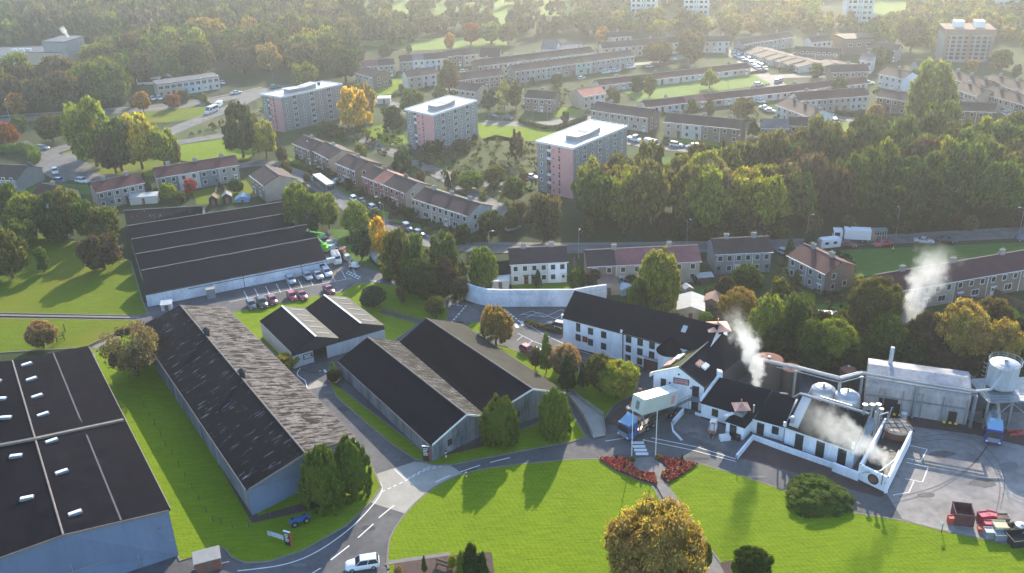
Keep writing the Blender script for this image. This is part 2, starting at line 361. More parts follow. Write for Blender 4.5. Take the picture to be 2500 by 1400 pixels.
lawn(None, G_LAWN2, name='lawn', raw=smooth(P2([(1632, 1180), (1700, 1137), (1740, 1143), (1820, 1166), (1905, 1195), (2060, 1247), (2200, 1272), (2310, 1299), (2480, 1336), (2800, 1420)]), 4)+P2([(2800, 1560), (1870, 1560), (1775, 1400), (1625, 1180)]))
lawn([(1200, 840), (1240, 850), (1330, 885), (1400, 905), (1480, 935), (1560, 935), (1545, 965), (1500, 990), (1470, 1030), (1440, 1015), (1385, 960), (1300, 935), (1190, 870)], G_LAWN, name='lawn')
lawn([(1130, 800), (1150, 790), (1180, 785), (1180, 815), (1150, 815)], G_LAWN, name='lawn')
sheet('dark_path', P2([(935, 758), (1040, 787), (1030, 795), (925, 765)]), .18, MA['asphalt'])
sheet('shed_floor', P2([(705, 885), (760, 912), (840, 892), (900, 850), (860, 800), (760, 800)]), .17, MA['asphalt'])
sheet('soil_bed', P2([(960, 1410), (965, 1378), (1100, 1358), (1200, 1350), (1210, 1420)]), .17, MA['bed'])
sheet('footpath', P2([(940, 1382), (1100, 1358), (1098, 1350), (945, 1372)]), .16, MA['path'])
sheet('soil_bed', P2([(1756, 1378), (1786, 1370), (1900, 1420), (1790, 1440)]), .17, MA['bed'])
sheet('soil_bed', P2([(1462, 1122), (1530, 1122), (1560, 1150), (1600, 1160), (1605, 1186), (1560, 1175), (1500, 1150)]), .17, MA['bed'])
sheet('soil_bed', P2([(1610, 1118), (1705, 1136), (1632, 1184), (1612, 1162), (1632, 1150)]), .17, MA['bed'])
sheet('red_bank', P2([(395, 890), (412, 885), (630, 1262), (760, 1225), (790, 1240), (616, 1280)]), .17, MA['bed'])
sheet('red_bank', P2([(815, 905), (838, 900), (1056, 1108), (1190, 1078), (1192, 1090), (1050, 1122)]), .17, MA['bed'])
sheet('earth_bank', P2([(1470, 1030), (1530, 985), (1550, 965), (1590, 960), (1600, 1000), (1560, 1040), (1520, 1045)]), .19, MA['bed'])
# estate and valley ground
def area(pix, m, z=.06, name='grass'): sheet(name, P2(pix), z, m)
area([(620, 215), (1250, 215), (1330, 470), (1180, 560), (700, 380), (640, 330)], G_PLOTS, .03)
area([(860, 150), (2700, 40), (2700, 440), (2200, 400), (1800, 380), (1330, 470), (1180, 330), (900, 210)], G_PLOTS, .025, 'estate_grass')
area([(1500, 200), (1880, 180), (1875, 206), (1560, 250), (1520, 225)], G_PARK, .09, 'green')
area([(1560, 385), (1880, 385), (1900, 430), (1540, 460)], G_VERGE, .09)
area([(2055, 300), (2150, 290), (2215, 330), (2150, 355), (2060, 335)], G_PARK, .09, 'green')
area([(2050, 612), (2600, 588), (2600, 612), (2200, 680), (2110, 690), (2080, 650)], G_VERGE, .06, 'green')
area([(1150, 300), (1310, 300), (1380, 330), (1300, 345), (1180, 345)], G_LAWN, .07)
area([(1030, 390), (1210, 330), (1310, 350), (1310, 430), (1150, 415), (1060, 410)], G_ROUGH, .07)
area([(440, 355), (560, 338), (640, 360), (600, 392), (440, 398)], G_LAWN, .07)
area([(180, 405), (350, 380), (460, 395), (440, 425), (250, 440), (190, 425)], G_FIELD, .07)
area([(150, 375), (190, 365), (220, 380), (170, 392)], G_FIELD, .07)
area([(60, 440), (230, 455), (222, 475), (60, 480)], G_VERGE, .07)
area([(300, 275), (470, 262), (520, 262), (520, 285), (410, 300), (300, 300)], G_FIELD, .07)
area([(400, 320), (560, 280), (640, 265), (640, 330), (560, 338), (420, 352)], G_ROUGH, .07)
area([(860, 200), (1000, 190), (1060, 215), (900, 240)], G_LAWN, .07)
area([(860, 320), (960, 300), (1000, 350), (900, 360)], G_LAWN, .07)
area([(800, 560), (870, 560), (905, 640), (930, 665), (870, 645), (840, 610)], G_VERGE, .07)
area([(470, 470), (600, 440), (630, 480), (560, 500), (480, 500)], G_FIELD, .07)
area([(1580, 640), (2100, 640), (2110, 800), (1700, 800)], G_PLOTS, .05)
area([(2100, 700), (2700, 690), (2700, 800), (2100, 800)], G_PLOTS, .045)
for q in ([(870, 100), (1240, 88), (1240, 112), (1000, 125), (870, 108)], [(870, -60), (1560, -80), (1600, 55), (1240, 62), (1000, 40), (880, 25)], [(540, 100), (660, 94), (680, 112), (560, 116)], [(2130, 0), (2300, 10), (2260, 55), (2120, 30)], [(560, -30), (700, -40), (720, 0), (600, 0)]): area(q, G_PARK, .05, 'park_grass')
# garden plots: a lawn behind or in front of each row of houses (each with its own tint of wear)
for i, q in enumerate([[(700, 385), (770, 400), (780, 430), (740, 425)], [(800, 445), (860, 470), (850, 500), (800, 475)], [(860, 490), (950, 520), (940, 555), (880, 530)], [(960, 535), (1010, 545), (1180, 600), (1170, 620), (960, 560)], [(1250, 692), (1390, 692), (1400, 712), (1250, 712)], [(1690, 700), (1760, 690), (1770, 740), (1700, 745)], [(1900, 690), (1990, 720), (1990, 760), (1920, 740)], [(1990, 745), (2100, 735), (2090, 800), (2010, 800)], [(1640, 360), (1830, 372), (1840, 352), (1630, 330)], [(2280, 790), (2480, 750), (2500, 790), (2400, 800)], [(1350, 260), (1430, 270), (1420, 290), (1350, 285)]]):
    area(q, (G_LAWN, G_VERGE)[i % 2], .08, 'garden_lawn')
# roads
RD = MA['asphalt2']
for w, l in ((8, [(-60, 300), (60, 292), (250, 275), (420, 262), (560, 240), (640, 222), (760, 205)]), (7.5, [(400, 330), (470, 300), (560, 265), (620, 235), (650, 222)]),
             (6, [(420, 352), (540, 332), (640, 318)]), (8, [(90, 372), (130, 392), (150, 415), (200, 432), (300, 440)]), (7, [(90, 372), (60, 360), (40, 350)]), (7, [(100, 380), (170, 358), (220, 345), (300, 345)]), (14, [(120, 385), (150, 405), (190, 428)]),
             (6, [(560, 410), (640, 400), (700, 412), (755, 440), (810, 475), (880, 520), (960, 560), (1040, 590), (1150, 605), (1260, 608), (1500, 608), (1700, 606), (1950, 598), (2100, 588), (2300, 580), (2600, 565)]),
             (6, [(1180, 300), (1290, 305), (1360, 300), (1440, 285), (1500, 330), (1560, 352), (1700, 368), (1850, 378)]), (5, [(860, 330), (960, 375), (1040, 410), (1180, 450), (1300, 440)]), (5, [(1040, 410), (1150, 470), (1250, 530)]),
             (6, [(1600, 160), (1750, 120), (1840, 170), (1870, 190), (1900, 210), (1850, 225)]), (7, [(1870, 190), (2000, 185), (2100, 195)]), (6, [(1900, 330), (1990, 300), (2060, 290), (2160, 320), (2220, 345)]),
             (5, [(2380, 300), (2520, 330)]), (5, [(2300, 210), (2400, 250), (2500, 300)]), (5, [(1180, 160), (1500, 160), (1640, 150)]), (5, [(1000, 205), (1150, 225), (1200, 240)]), (5, [(860, 240), (980, 260), (1000, 280)])):
    _rz = globals().get('_rz', .09)+.005; strip(P2(l), w, _rz, 'road', RD)
strip(P2([(640, 398), (700, 406), (765, 440), (830, 480), (900, 520), (975, 553), (1050, 580), (1150, 595), (1500, 597), (1950, 588), (2300, 570), (2600, 552)]), 1.6, .2, 'pavement', MA['path'], h=1)
strip(P2([(0, 285), (250, 268), (420, 255), (560, 232), (640, 214)]), 1.6, .2, 'pavement', MA['path'], h=1)
# access road from the junction up to the depot, and paths in the field
sheet('access_road', P2([(845, 640), (880, 650), (960, 680), (1030, 708), (1140, 742), (1180, 770), (1130, 800), (1095, 775), (1070, 735), (990, 704), (905, 690), (850, 700), (820, 720), (790, 690)]), .05, MA['asphalt2'])
strip(P2([(-100, 770), (0, 771), (340, 777)]), .8, .15, 'field_path', MA['path'], sm=1)
strip(P2([(350, 790), (300, 815), (230, 852)]), 1.5, .16, 'field_path', MA['path'])
# ------------------------------------------------------------ painted markings (one object per marking type)
def line(mb, a, b, w=.15, z=.05, dash=None):
    A, B = G(*a), G(*b); d = (B-A); L = d.length; d.normalize(); n = Vector((-d.y, d.x, 0))*w/2; t = 0
    while t < L:
        e = min(L, t+(dash[0] if dash else L)); p, q = A+d*t, A+d*e
        mb.poly([(p.x-n.x, p.y-n.y, z), (q.x-n.x, q.y-n.y, z), (q.x+n.x, q.y+n.y, z), (p.x+n.x, p.y+n.y, z)]); t = e+(dash[1] if dash else 1)
def lines(name, segs, w=.15, z=.05, dash=None):
    mb = MB()
    for s in segs:
        for a, b in zip(s[:-1], s[1:]): line(mb, a, b, w, z, dash)
    tag(mb.build(name, MA['paint']), kind='structure')
mk = MB()
strip(P2([(745, 930), (760, 965), (820, 1030), (865, 1075), (893, 1130), (905, 1150), (925, 1175), (932, 1200), (905, 1240), (850, 1295), (770, 1350), (690, 1380), (580, 1395)]), .18, .05, 'edge_line', MA['paint'])
strip(P2([(745, 930), (726, 915), (735, 900), (760, 895)]), .18, .05, 'edge_line', MA['paint'])
lines('centre_line', [[(962, 1235), (925, 1265)], [(912, 1280), (874, 1314)], [(853, 1333), (808, 1368)], [(783, 1388), (755, 1405)], [(1124, 1153), (1172, 1137)], [(1197, 1130), (1245, 1118)], [(1063, 1178), (1100, 1161)], [(470, 1392), (560, 1372)]], .2)
lines('give_way_line', [[(932, 1202), (992, 1174), (1040, 1148), (1085, 1138)], [(995, 1170), (1042, 1143), (1085, 1133)]], .2, .055, (.6, .45))
lines('bay_line', [[(963, 1147), (990, 1172)]], .18, .055)
lines('yard_line', [[(1478, 1078), (1530, 1070)], [(1590, 1070), (1700, 1092), (1797, 1122)], [(1570, 1075), (1690, 1100), (1797, 1128)], [(2214, 1087), (2264, 1098), (2248, 1127), (2214, 1120)], [(2213, 1130), (2266, 1142), (2252, 1178), (2210, 1170)], [(2232, 1173), (2219, 1203), (2180, 1210)]], .16, .06)
lines('stop_line', [[(1096, 795), (1120, 768), (1140, 745)], [(1232, 756), (1285, 800)]], .35, .06, (.7, .5))
lines('hatched_bay', [[(1268, 770), (1300, 760), (1330, 775), (1275, 768)], [(1330, 775), (1370, 757), (1400, 772)], [(1285, 776), (1315, 763), (1355, 779), (1385, 764)], [(1264, 815), (1300, 833), (1330, 845)], [(1275, 822), (1262, 832)], [(1300, 833), (1285, 845)], [(1282, 790), (1330, 818), (1400, 852), (1480, 880)]], .12, .06)
lines('zebra_crossing', [[(1541+k*3.6, 1082+k*9), (1572+k*3.6, 1082+k*9)] for k in range(4)], .75, .06)
lines('zebra_crossing', [[(1243+k*14, 795-k*5), (1250+k*14, 806-k*5)] for k in range(3)], .7, .06)
lines('zebra_crossing', [[(762+k*14, 896+k*2.6), (768+k*14, 905+k*2.6)] for k in range(4)], .5, .06)
bays = [[(595+k*26.5, 711-k*5.6), (606+k*26.5, 732-k*5.6)] for k in range(11)]
bays += [[(596+k*46, 764-k*10), (612+k*46, 780-k*10)] for k in range(6)]+[[(560, 738), (720, 706), (860, 680)]]
lines('parking_bay_line', bays, .14, .055)
lines('give_way_line', [[(845, 667), (876, 682)], [(849, 663), (880, 678)], [(903, 685), (932, 690)], [(1002, 712), (1028, 722)], [(1012, 705), (1036, 715)], [(1104, 743), (1128, 748)]], .4, .06, (.7, .4))
# worn patches, joints and tyre marks on the tarmac and the yard
rsx = random.Random(4); pm = [mat('tar_patch', (.055, .053, .056), .85, .2, 1), mat('faded_patch', (.15, .145, .14), .85, .2, 1), mat('yard_stain', (.1, .09, .088), .8, .3, .8)]
for k, (x, y, w_, h_, mi) in enumerate([(1150, 1100+48, 46, 9, 0), (1300, 1095, 60, 8, 0), (1700, 1120, 60, 8, 0), (1850, 1165, 50, 9, 1), (2030, 1225, 60, 10, 0), (900, 1290, 40, 16, 0), (840, 1000, 30, 14, 0), (800, 960, 26, 10, 1), (1120, 790, 30, 8, 0), (1400, 830, 40, 8, 0), (1560, 905, 40, 9, 0), (2300, 1110, 70, 20, 2), (2400, 1180, 80, 24, 2), (2260, 1210, 50, 14, 2), (2350, 1245, 60, 10, 2), (2460, 1140, 50, 30, 1), (1690, 1060, 30, 9, 2), (1740, 1090, 26, 7, 2), (730, 1380, 40, 10, 1), (660, 705, 60, 5, 2), (780, 690, 40, 4, 0)]):
    q = [(x+w_*math.cos(a)*rsx.uniform(.7, 1.1)*.5, y+h_*math.sin(a)*rsx.uniform(.7, 1.1)*.5) for a in [2*math.pi*j/9 for j in range(9)]]
    sheet('road_patch', P2(q), .046+.0005*k if mi < 2 and x < 2100 else .042+.0005*k, pm[mi])
mb = MB(); mk_ = []
for l in ([(2180, 1230), (2280, 1200), (2360, 1150), (2410, 1090)], [(2240, 1080), (2330, 1075), (2400, 1110), (2440, 1180), (2430, 1260)]):
    for o in (0, 2.0): strip([(x+o*.7, y+o*.7) for x, y in P2(l)], .16, .058, 't', None, sm=6, mb=mb)
tag(mb.build('tyre_marks', mat('faint_rubber', (.125, .115, .115), .8, .25, 1)), kind='structure')
# ------------------------------------------------------------ trees
def ico(n):
    import bmesh
    bm = bmesh.new(); bmesh.ops.create_icosphere(bm, subdivisions=n, radius=1); v = np.array([q.co[:] for q in bm.verts]); f = np.array([[x.index for x in g.verts] for g in bm.faces]); bm.free(); return v, f
ICO1 = ico(1); ICO2 = ico(2)
def crown(seed, shape='broad', nclump=60, nleaf=80, leaf=.05, gap=.0, core=.72, squash=1.0, mname='leaf', cs=1.0):
    """crown of leaf clumps; unit radius, z from 0 (crown base) to 1 (top). Returned mesh carries a per-face value v."""
    rg = np.random.RandomState(seed); C = []; Rr = []
    for i in range(nclump):
        for _ in range(50):
            z = rg.uniform(0.02, 1)
            if shape == 'broad': r = math.sqrt(max(0, 1-((z-.48)/.52)**2))**.9*(1-.12*(z < .25))
            elif shape == 'cone': r = (1-z)**.75*.95+.05
            elif shape == 'egg': r = math.sqrt(max(0, 1-((z-.4)/.62)**2))*(1 if z < .4 else (1-.25*(z-.4)))
            elif shape == 'column': r = min(1, .75+z*.4)*math.sqrt(max(0, 1-max(0, (z-.5)/.5)**2.2))
            elif shape == 'mound': r = math.sqrt(max(0, 1-z*z))
            else: r = .96+.04*z if z < .35 else max(0, 1-((z-.35)/.67)**2.3)
            if rg.rand() < r: break
        a = rg.uniform(0, 2*math.pi); rr = r*(rg.uniform(.25, 1)**(.45 if cs > .7 else .22))*(.82 if cs > .7 else .9)*(1+.12*math.sin(3*a+seed)); c_s = rg.uniform(.16, .3)*(1.0 if shape == 'broad' else .85)*cs
        C.append((rr*math.cos(a), rr*math.sin(a), z)); Rr.append(c_s)
    C = np.array(C); Rr = np.array(Rr)
    V = []; Fq = []; val = []; base = 0
    zs = .62 if shape != 'cone' else .8
    # solid lumps inside so that the crown is opaque where it is dense
    iv, jf = ICO1
    for c, r in zip(C, Rr):
        if rg.rand() < gap: continue
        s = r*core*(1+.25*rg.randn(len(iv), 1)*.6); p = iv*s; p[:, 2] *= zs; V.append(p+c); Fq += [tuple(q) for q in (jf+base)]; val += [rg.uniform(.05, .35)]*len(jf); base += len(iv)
    if shape in ('broad', 'egg') and cs == .69:
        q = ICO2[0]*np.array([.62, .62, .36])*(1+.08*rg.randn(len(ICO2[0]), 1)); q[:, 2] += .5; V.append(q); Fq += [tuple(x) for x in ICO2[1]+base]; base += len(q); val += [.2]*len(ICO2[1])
    if shape in ('dome', 'mound', 'cone'):
        iv2, jf2 = ICO2; q = iv2*np.array([.8, .8, .46] if shape == 'dome' else [.84, .84, .8] if shape == 'mound' else [.5, .5, .4]); q[:, 2] += .47 if shape == 'dome' else 0 if shape == 'mound' else .38
        if shape == 'dome': q[:, :2] *= np.where(q[:, 2:3] < .45, 1.05, 1)
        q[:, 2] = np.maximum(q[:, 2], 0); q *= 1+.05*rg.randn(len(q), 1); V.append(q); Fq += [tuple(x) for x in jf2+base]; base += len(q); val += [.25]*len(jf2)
    for c, r in zip(C, Rr):
        n = int(nleaf*(r/.23)**2); d = rg.randn(n, 3); d[:, 2] += .35; d /= np.linalg.norm(d, axis=1)[:, None]
        rad = r*rg.uniform(.72, 1.12, (n, 1)); p = d*rad; p[:, 2] *= zs*1.05; p += c
        nr = d+.9*rg.randn(n, 3); nr /= np.linalg.norm(nr, axis=1)[:, None]; q = rg.randn(n, 3); u = np.cross(nr, q); u /= np.linalg.norm(u, axis=1)[:, None]; w = np.cross(nr, u)
        s = leaf*rg.uniform(.6, 1.35, (n, 1)); w2 = w*s*(1.3 if mname == 'leaf' else 1.8); u2 = u*s*(.75 if mname == 'leaf' else .5)
        pts = np.stack([p-u2*.2-w2, p+u2, p-u2*.2+w2, p-u2], 1).reshape(-1, 3); pts[:, 2] = np.maximum(pts[:, 2], .0)
        V.append(pts); idx = np.arange(n*4).reshape(-1, 4)+base; Fq += [tuple(x) for x in idx]; base += n*4
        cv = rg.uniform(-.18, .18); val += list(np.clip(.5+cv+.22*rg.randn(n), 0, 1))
    V = np.concatenate(V)
    me = bpy.data.meshes.new('crown_'+shape); me.from_pydata(V.tolist(), [], Fq); me.materials.append(MA[mname])
    at = me.attributes.new('v', 'FLOAT', 'FACE'); at.data.foreach_set('value', np.array(val, dtype=np.float32)); me.update(); return me
def trunkmesh(seed, bare=False, h=1.0):
    """trunk and limbs in the same unit space as the crown: z=0 is the ground, 1 the crown base, 2 the top."""
    rg = random.Random(seed); mb = MB(); mb.cyl((0, 0, 0), (.02, .01, 1.25), .075, .05, 8)
    for k in range(14 if bare else 7):
        a = k*2.4+rg.random(); z0 = .85+.4*rg.random(); l = rg.uniform(.4, .8); z1 = z0+rg.uniform(.25, .75)
        p = Vector((.02, .01, z0)); q = Vector((math.cos(a)*l*.55, math.sin(a)*l*.55, (z0+z1)/2+.05)); e = Vector((math.cos(a)*l, math.sin(a)*l, z1))
        mb.cyl(p, q, .035, .022, 6); mb.cyl(q, e, .022, .008, 5)
        if bare:
            for j in range(5):
                b = q.lerp(e, rg.random()); t = b+Vector((rg.uniform(-.3, .3), rg.uniform(-.3, .3), rg.uniform(.1, .4))); mb.cyl(b, t, .01, .003, 4)
    return meshof(mb, 'trunk', MA['bark'])
NEAR = {'broad': [crown(i, 'broad', 220, 190, .017, cs=.69) for i in (1, 2)], 'egg': [crown(5, 'egg', 180, 160, .02, cs=.69)], 'mound': [crown(12, 'mound', 230, 80, .022, mname='needle', core=.85, cs=.62)], 'cone': [crown(7, 'cone', 150, 90, .032, mname='needle', cs=.75), crown(8, 'cone', 140, 90, .032, mname='needle', cs=.75)],
        'dome': [crown(9, 'dome', 240, 90, .024, mname='needle', core=.85, cs=.6), crown(10, 'dome', 240, 90, .024, mname='needle', core=.85, cs=.6)], 'sparse': [crown(11, 'broad', 60, 90, .03, gap=.85)]}
MID = {'broad': [crown(20+i, 'broad', 58, 55, .055) for i in range(5)], 'egg': [crown(30+i, 'egg', 55, 55, .055) for i in range(3)], 'cone': [crown(35, 'cone', 70, 34, .06, mname='needle'), crown(36, 'cone', 70, 34, .06, mname='needle')],
       'column': [crown(38, 'column', 60, 50, .055)], 'sparse': [crown(40, 'broad', 45, 55, .05, gap=.8), crown(41, 'egg', 42, 50, .05, gap=.7)], 'dome': [crown(44, 'dome', 60, 40, .05)]}
TR = [trunkmesh(i) for i in range(3)]; TRB = trunkmesh(9, True)
CC = {'am': (.27, .2, .06), 'cg': (0.094, 0.132, 0.017), 'g': (0.069, 0.098, 0.021), 'dg': (0.035, 0.055, 0.015), 'yg': (0.150, 0.167, 0.024), 'ly': (0.237, 0.218, 0.028), 'y': (0.425, 0.287, 0.028), 'o': (0.300, 0.149, 0.033), 'r': (0.213, 0.069, 0.028), 'br': (.095, .08, .04), 'br_': (0.106, 0.075, 0.033), 'pu': (.07, .05, .035), 'pu_': (0.094, 0.052, 0.033), 'ol': (0.094, 0.092, 0.028), 'bl': (0.037, 0.063, 0.033), 'red': (0.375, 0.034, 0.038), 'gr': (0.138, 0.115, 0.071), 'bg': (0.125, 0.172, 0.028), 'lo': (.25, .18, .05), 'lo_': (0.312, 0.196, 0.057), 'pk': (0.300, 0.184, 0.104)}
CW = {'am': 'amber', 'cg': 'green', 'g': 'green', 'dg': 'dark green', 'yg': 'yellow-green', 'ly': 'pale yellow', 'y': 'golden yellow', 'o': 'orange', 'r': 'russet', 'br': 'brown', 'pu': 'purple-brown', 'ol': 'olive', 'bl': 'blue-green', 'red': 'crimson', 'gr': 'greyish', 'bg': 'bright green', 'lo': 'amber', 'pk': 'pinkish'}
_tn = [0]
def tree(loc, h, rad, shape='broad', c='g', label=None, group=None, near=False, bare=.28, nm=None, cat='tree', trunk=True):
    _tn[0] += 1; k = _tn[0]; lib = NEAR if near and shape in NEAR else MID
    if shape not in lib: lib = MID
    me = lib[shape][k % len(lib[shape])]
    name = nm or ('conifer' if shape in ('cone',) else 'tree')
    t = empty(name, loc, label, cat, group); rz = random.uniform(0, 6.28)
    cb = h*bare; rs = random.Random(k)
    cc = CC[c]; j = 1+rs.uniform(-.15, .15); cc = (cc[0]*j*(1+rs.uniform(-.1, .1)), cc[1]*j, cc[2]*j)
    inst(me, 'crown', t, (loc[0], loc[1], loc[2]+cb), rz, (rad, rad*rs.uniform(.92, 1.08), h-cb), cc)
    if trunk: inst(TRB if shape == 'sparse' else TR[k % 3], 'trunk', t, loc, rz, (rad*.95, rad*.95, h/2 if cb < .1 else min(cb*1.15, h*.52)))
    return t
def ptree(x, yt, yb, w, shape, c, label, near=None, bare=.18, group=None, **kw):
    g = G(x, yb); s = ppm(g); d = (Vector((g.x, g.y, 0))-Vector((0, 0, 0))).normalized(); rad = w/2/s
    g2 = Vector((g.x, g.y, 0))+d*rad*.5 if shape != 'cone' else g   # yb is where the crown's near foot meets the ground
    h = max(hgt(g2, yt), .4); bare = .0 if shape in ('dome', 'mound') else bare; return tree((g2.x, g2.y, 0), h, rad, shape, c, label, group, near if near is not None else yb > 700, bare, **kw)
# ------------------------------------------------------------ windows and doors (shared meshes; local x along the wall, -y outwards, z up)
def winmesh(w, h, mull=1, frame='trim', sill=True, proud=.06):
    b = MB(); f = .11
    b.box(-w/2-f, -w/2, -proud, .03, -f, h+f, 0); b.box(w/2, w/2+f, -proud, .03, -f, h+f, 0)
    b.box(-w/2, w/2, -proud, .03, h, h+f, 0); b.box(-w/2, w/2, -proud-(.06 if sill else 0), .03, -f, 0, 0)
    for k in range(mull): x = -w/2+w*(k+1)/(mull+1); b.box(x-.035, x+.035, -proud+.01, .0, 0, h, 0)
    b.box(-w/2, w/2, -.025, .02, 0, h, 1)
    return meshof(b, 'window', [MA[frame], MA['glass']])
def doormesh(w=.95, h=2.05, leafm='trim', canopy=True):
    b = MB(); b.box(-w/2, w/2, -.05, .03, 0, h, 0); b.box(-w/2+.2, w/2-.2, -.065, -.05, h*.55, h*.85, 1)
    if canopy: b.box(-w/2-.2, w/2+.2, -.5, .03, h+.08, h+.18, 0)
    return meshof(b, 'door', [MA[leafm], MA['glass']])
MA['doorb'] = mat('brown_door', (.12, .05, .035), .6, .1, 1); MA['doorg'] = mat('grey_door', (.2, .22, .24), .6, .1, 1)
W = {'s': winmesh(.95, 1.15, 0), 'w': winmesh(1.7, 1.25, 1), 'b': winmesh(2.3, 1.35, 2), 't': winmesh(.55, .9, 0), 'k': winmesh(.9, 1.15, 0, 'black', True, .05), 'kt': winmesh(.7, 1.6, 0, 'black', True, .05), 'f': winmesh(1.5, 1.2, 1), 'g': winmesh(1.1, 1.1, 0, 'doorg')}
D = {'w': doormesh(), 'b': doormesh(leafm='doorb'), 'g': doormesh(leafm='doorg'), 'k': doormesh(1.2, 2.2, 'black', False)}
DISHm = None
def wallpt(A, u, n, x, z, out=.0): return A+u*x+n*out+Vector((0, 0, z))
def put(t, me, name, A, u, n, x, z):
    rz = math.atan2(u.y, u.x); p = wallpt(A, u, n, x, z, .002); c = inst(me, name, t, p, rz); return c
def chimney(parent, p, u, w=1.0, d=.6, h=1.3, m='wgrey', pots=2):
    b = MB(); n = Vector((-u.y, u.x, 0)); p = Vector(p)
    b.obox(p-u*w/2-n*d/2-Vector((0, 0, .5)), u*w, n*d, Vector((0, 0, h+.5)), 0)
    b.obox(p-u*(w/2+.06)-n*(d/2+.06)+Vector((0, 0, h)), u*(w+.12), n*(d+.12), Vector((0, 0, .1)), 0)
    for k in range(pots): q = p+u*(w*(k+.5)/pots-w/2)+Vector((0, 0, h+.1)); b.cyl(q, q+Vector((0, 0, .35)), .13, .11, 8, 1)
    return b.build('chimney', [MA[m], MA['salmon_pot']], parent)
MA['salmon_pot'] = mat('clay_pot', (.3, .2, .14), .9, .1, 1)
hid = [0]
def house(p1, p2, depth, label, bays=(('wgrey', 'brownroof'),), ze=5.2, rise=1.9, st=2, name='terraced_house', gw=None, chim=1, group=None, cat='house', oh=.35, win=True, trimw=True, flat=False, pipes=True, hipped=False, z0=0, gmat=None, wt=None, detail=True):
    """p1-p2: photo pixels of the eave line that faces the camera. depth: metres back."""
    hid[0] += 1; rs = random.Random(hid[0]*17)
    A = G(*p1, ze); B = G(*p2, ze); A.z = B.z = 0
    u = (B-A); L = u.length; u.normalize(); n = Vector((u.y, -u.x, 0))     # n points to the camera's side
    if n.dot(Vector((A.x, A.y, 0))) > 0: n = -n
    Cc, Dd = B-n*depth, A-n*depth
    t = empty(name, (A+B+Cc+Dd)/4, label, cat, group)
    N = len(bays); up = Vector((0, 0, 1)); wm = []; rm = []
    for w, r in bays:
        if w not in wm: wm.append(w)
        if r not in rm: rm.append(r)
    mb = MB(); rb = MB()
    for i, (w, r) in enumerate(bays):
        a = A+u*(L*i/N); b = A+u*(L*(i+1)/N); c, d = b-n*depth, a-n*depth; wi = wm.index(w); ri = rm.index(r)
        mb.poly([a, b, b+up*ze, a+up*ze], wi); mb.poly([c, d, d+up*ze, c+up*ze], wi)
        e0 = -oh if i == 0 else 0; e1 = oh if i == N-1 else 0
        if flat:
            rb.obox(a+u*e0+n*oh+up*ze, (b-a)+u*(e1-e0), -n*(depth+2*oh), up*.3, ri)
        else:
            k = oh*rise/(depth/2); ea, eb = a+u*e0+n*oh+up*(ze-k+.06), b+u*e1+n*oh+up*(ze-k+.06); ec, ed = c+u*e1-n*oh+up*(ze-k+.06), d+u*e0-n*oh+up*(ze-k+.06)
            hp = (depth/2 if hipped else 0)
            ra, rc = a+u*(e0+(hp if i == 0 else 0))-n*depth/2+up*(ze+rise+.06), b+u*(e1-(hp if i == N-1 else 0))-n*depth/2+up*(ze+rise+.06)
            rb.slope(ea, eb, rc, ra, ri); rb.slope(ec, ed, ra, rc, ri)
            if hipped and i == 0: rb.slope(ed, ea, ra, ra, ri)
            if hipped and i == N-1: rb.slope(eb, ec, rc, rc, ri)
            # underside and edges give the roof its thickness
            th = up*.14; rb.poly([ea-th, ea, ra, ed, ed-th, ra-th], ri); rb.poly([eb-th, rc-th, ec-th, ec, rc, eb], ri)
            rb.poly([ea-th, eb-th, eb, ea], ri); rb.poly([ec-th, ed-th, ed, ec], ri); rb.poly([eb-th, ea-th, ra-th, rc-th], ri); rb.poly([ed-th, ec-th, rc-th, ra-th], ri)
    for (p, q, w) in ((Dd, A, bays[0][0]), (B, Cc, bays[-1][0])):
        w = gmat or w
        if w not in wm: wm.append(w)
        if flat or hipped: mb.poly([p, q, q+up*ze, p+up*ze], wm.index(w))
        else: mb.poly([p, q, q+up*ze, (p+q)/2+up*(ze+rise), p+up*ze], wm.index(w))
    mb.build('wall', [MA[w] for w in wm], t)
    roof = rb.build('roof', [MA[r] for r in rm], t)
    if not flat and not hipped:
        ridge = MB(); ridge.obox(A-n*(depth/2+.12)-u*oh+up*(ze+rise+.02), u*(L+2*oh), n*.24, up*.13); ridge.build('ridge', MA['kerb'] if bays[0][1] != 'slate' else MA['slate'], roof)
    for k in range(chim):
        x = L*(k+.5)/chim if chim > 1 or N < 2 else L*.5
        x = min(max(x, 1), L-1)
        chimney(roof, A+u*x-n*(depth/2)+up*(ze+rise), u, 1.1, .6, 1.0, 'wgrey' if bays[0][0] != 'wred' else 'wbrown')
    if pipes and N > 1 and detail:
        for i in range(1, N):
            g = MB(); q = A+u*(L*i/N); g.obox(q-u*.06, u*.12, n*.1, up*(ze-.1)); g.build('drainpipe', MA['trim'], t)
    gt = MB(); gt.obox(A-u*oh+n*(oh-.02)+up*(ze-.2), u*(L+2*oh), n*.12, up*.12, 0); gt.build('gutter', MA['trim'] if trimw else MA['black'], t)
    if win:
        bl = L/N; nu = max(2, round(bl/2.6))
        for i in range(N):
            dk = rs.choice('wwbg')
            if st == 2:
                for k in range(nu): put(t, W['s' if not wt else wt], 'window', A, u, n, bl*(i+(k+.5)/nu), 3.35)
            dx = rs.choice([.2, .8]) if nu > 1 else .25
            put(t, D[dk], 'door', A, u, n, bl*(i+dx), .1)
            xs = [(k+.5)/nu for k in range(nu) if abs((k+.5)/nu-dx)*bl > 1.1] or [.6 if dx < .5 else .4]
            if len(xs) > 1 and rs.random() < .6: xs = [sum(xs)/len(xs)]; ww = 'w'
            else: ww = 's'
            for x in xs: put(t, W[ww], 'window', A, u, n, bl*(i+x), .95)
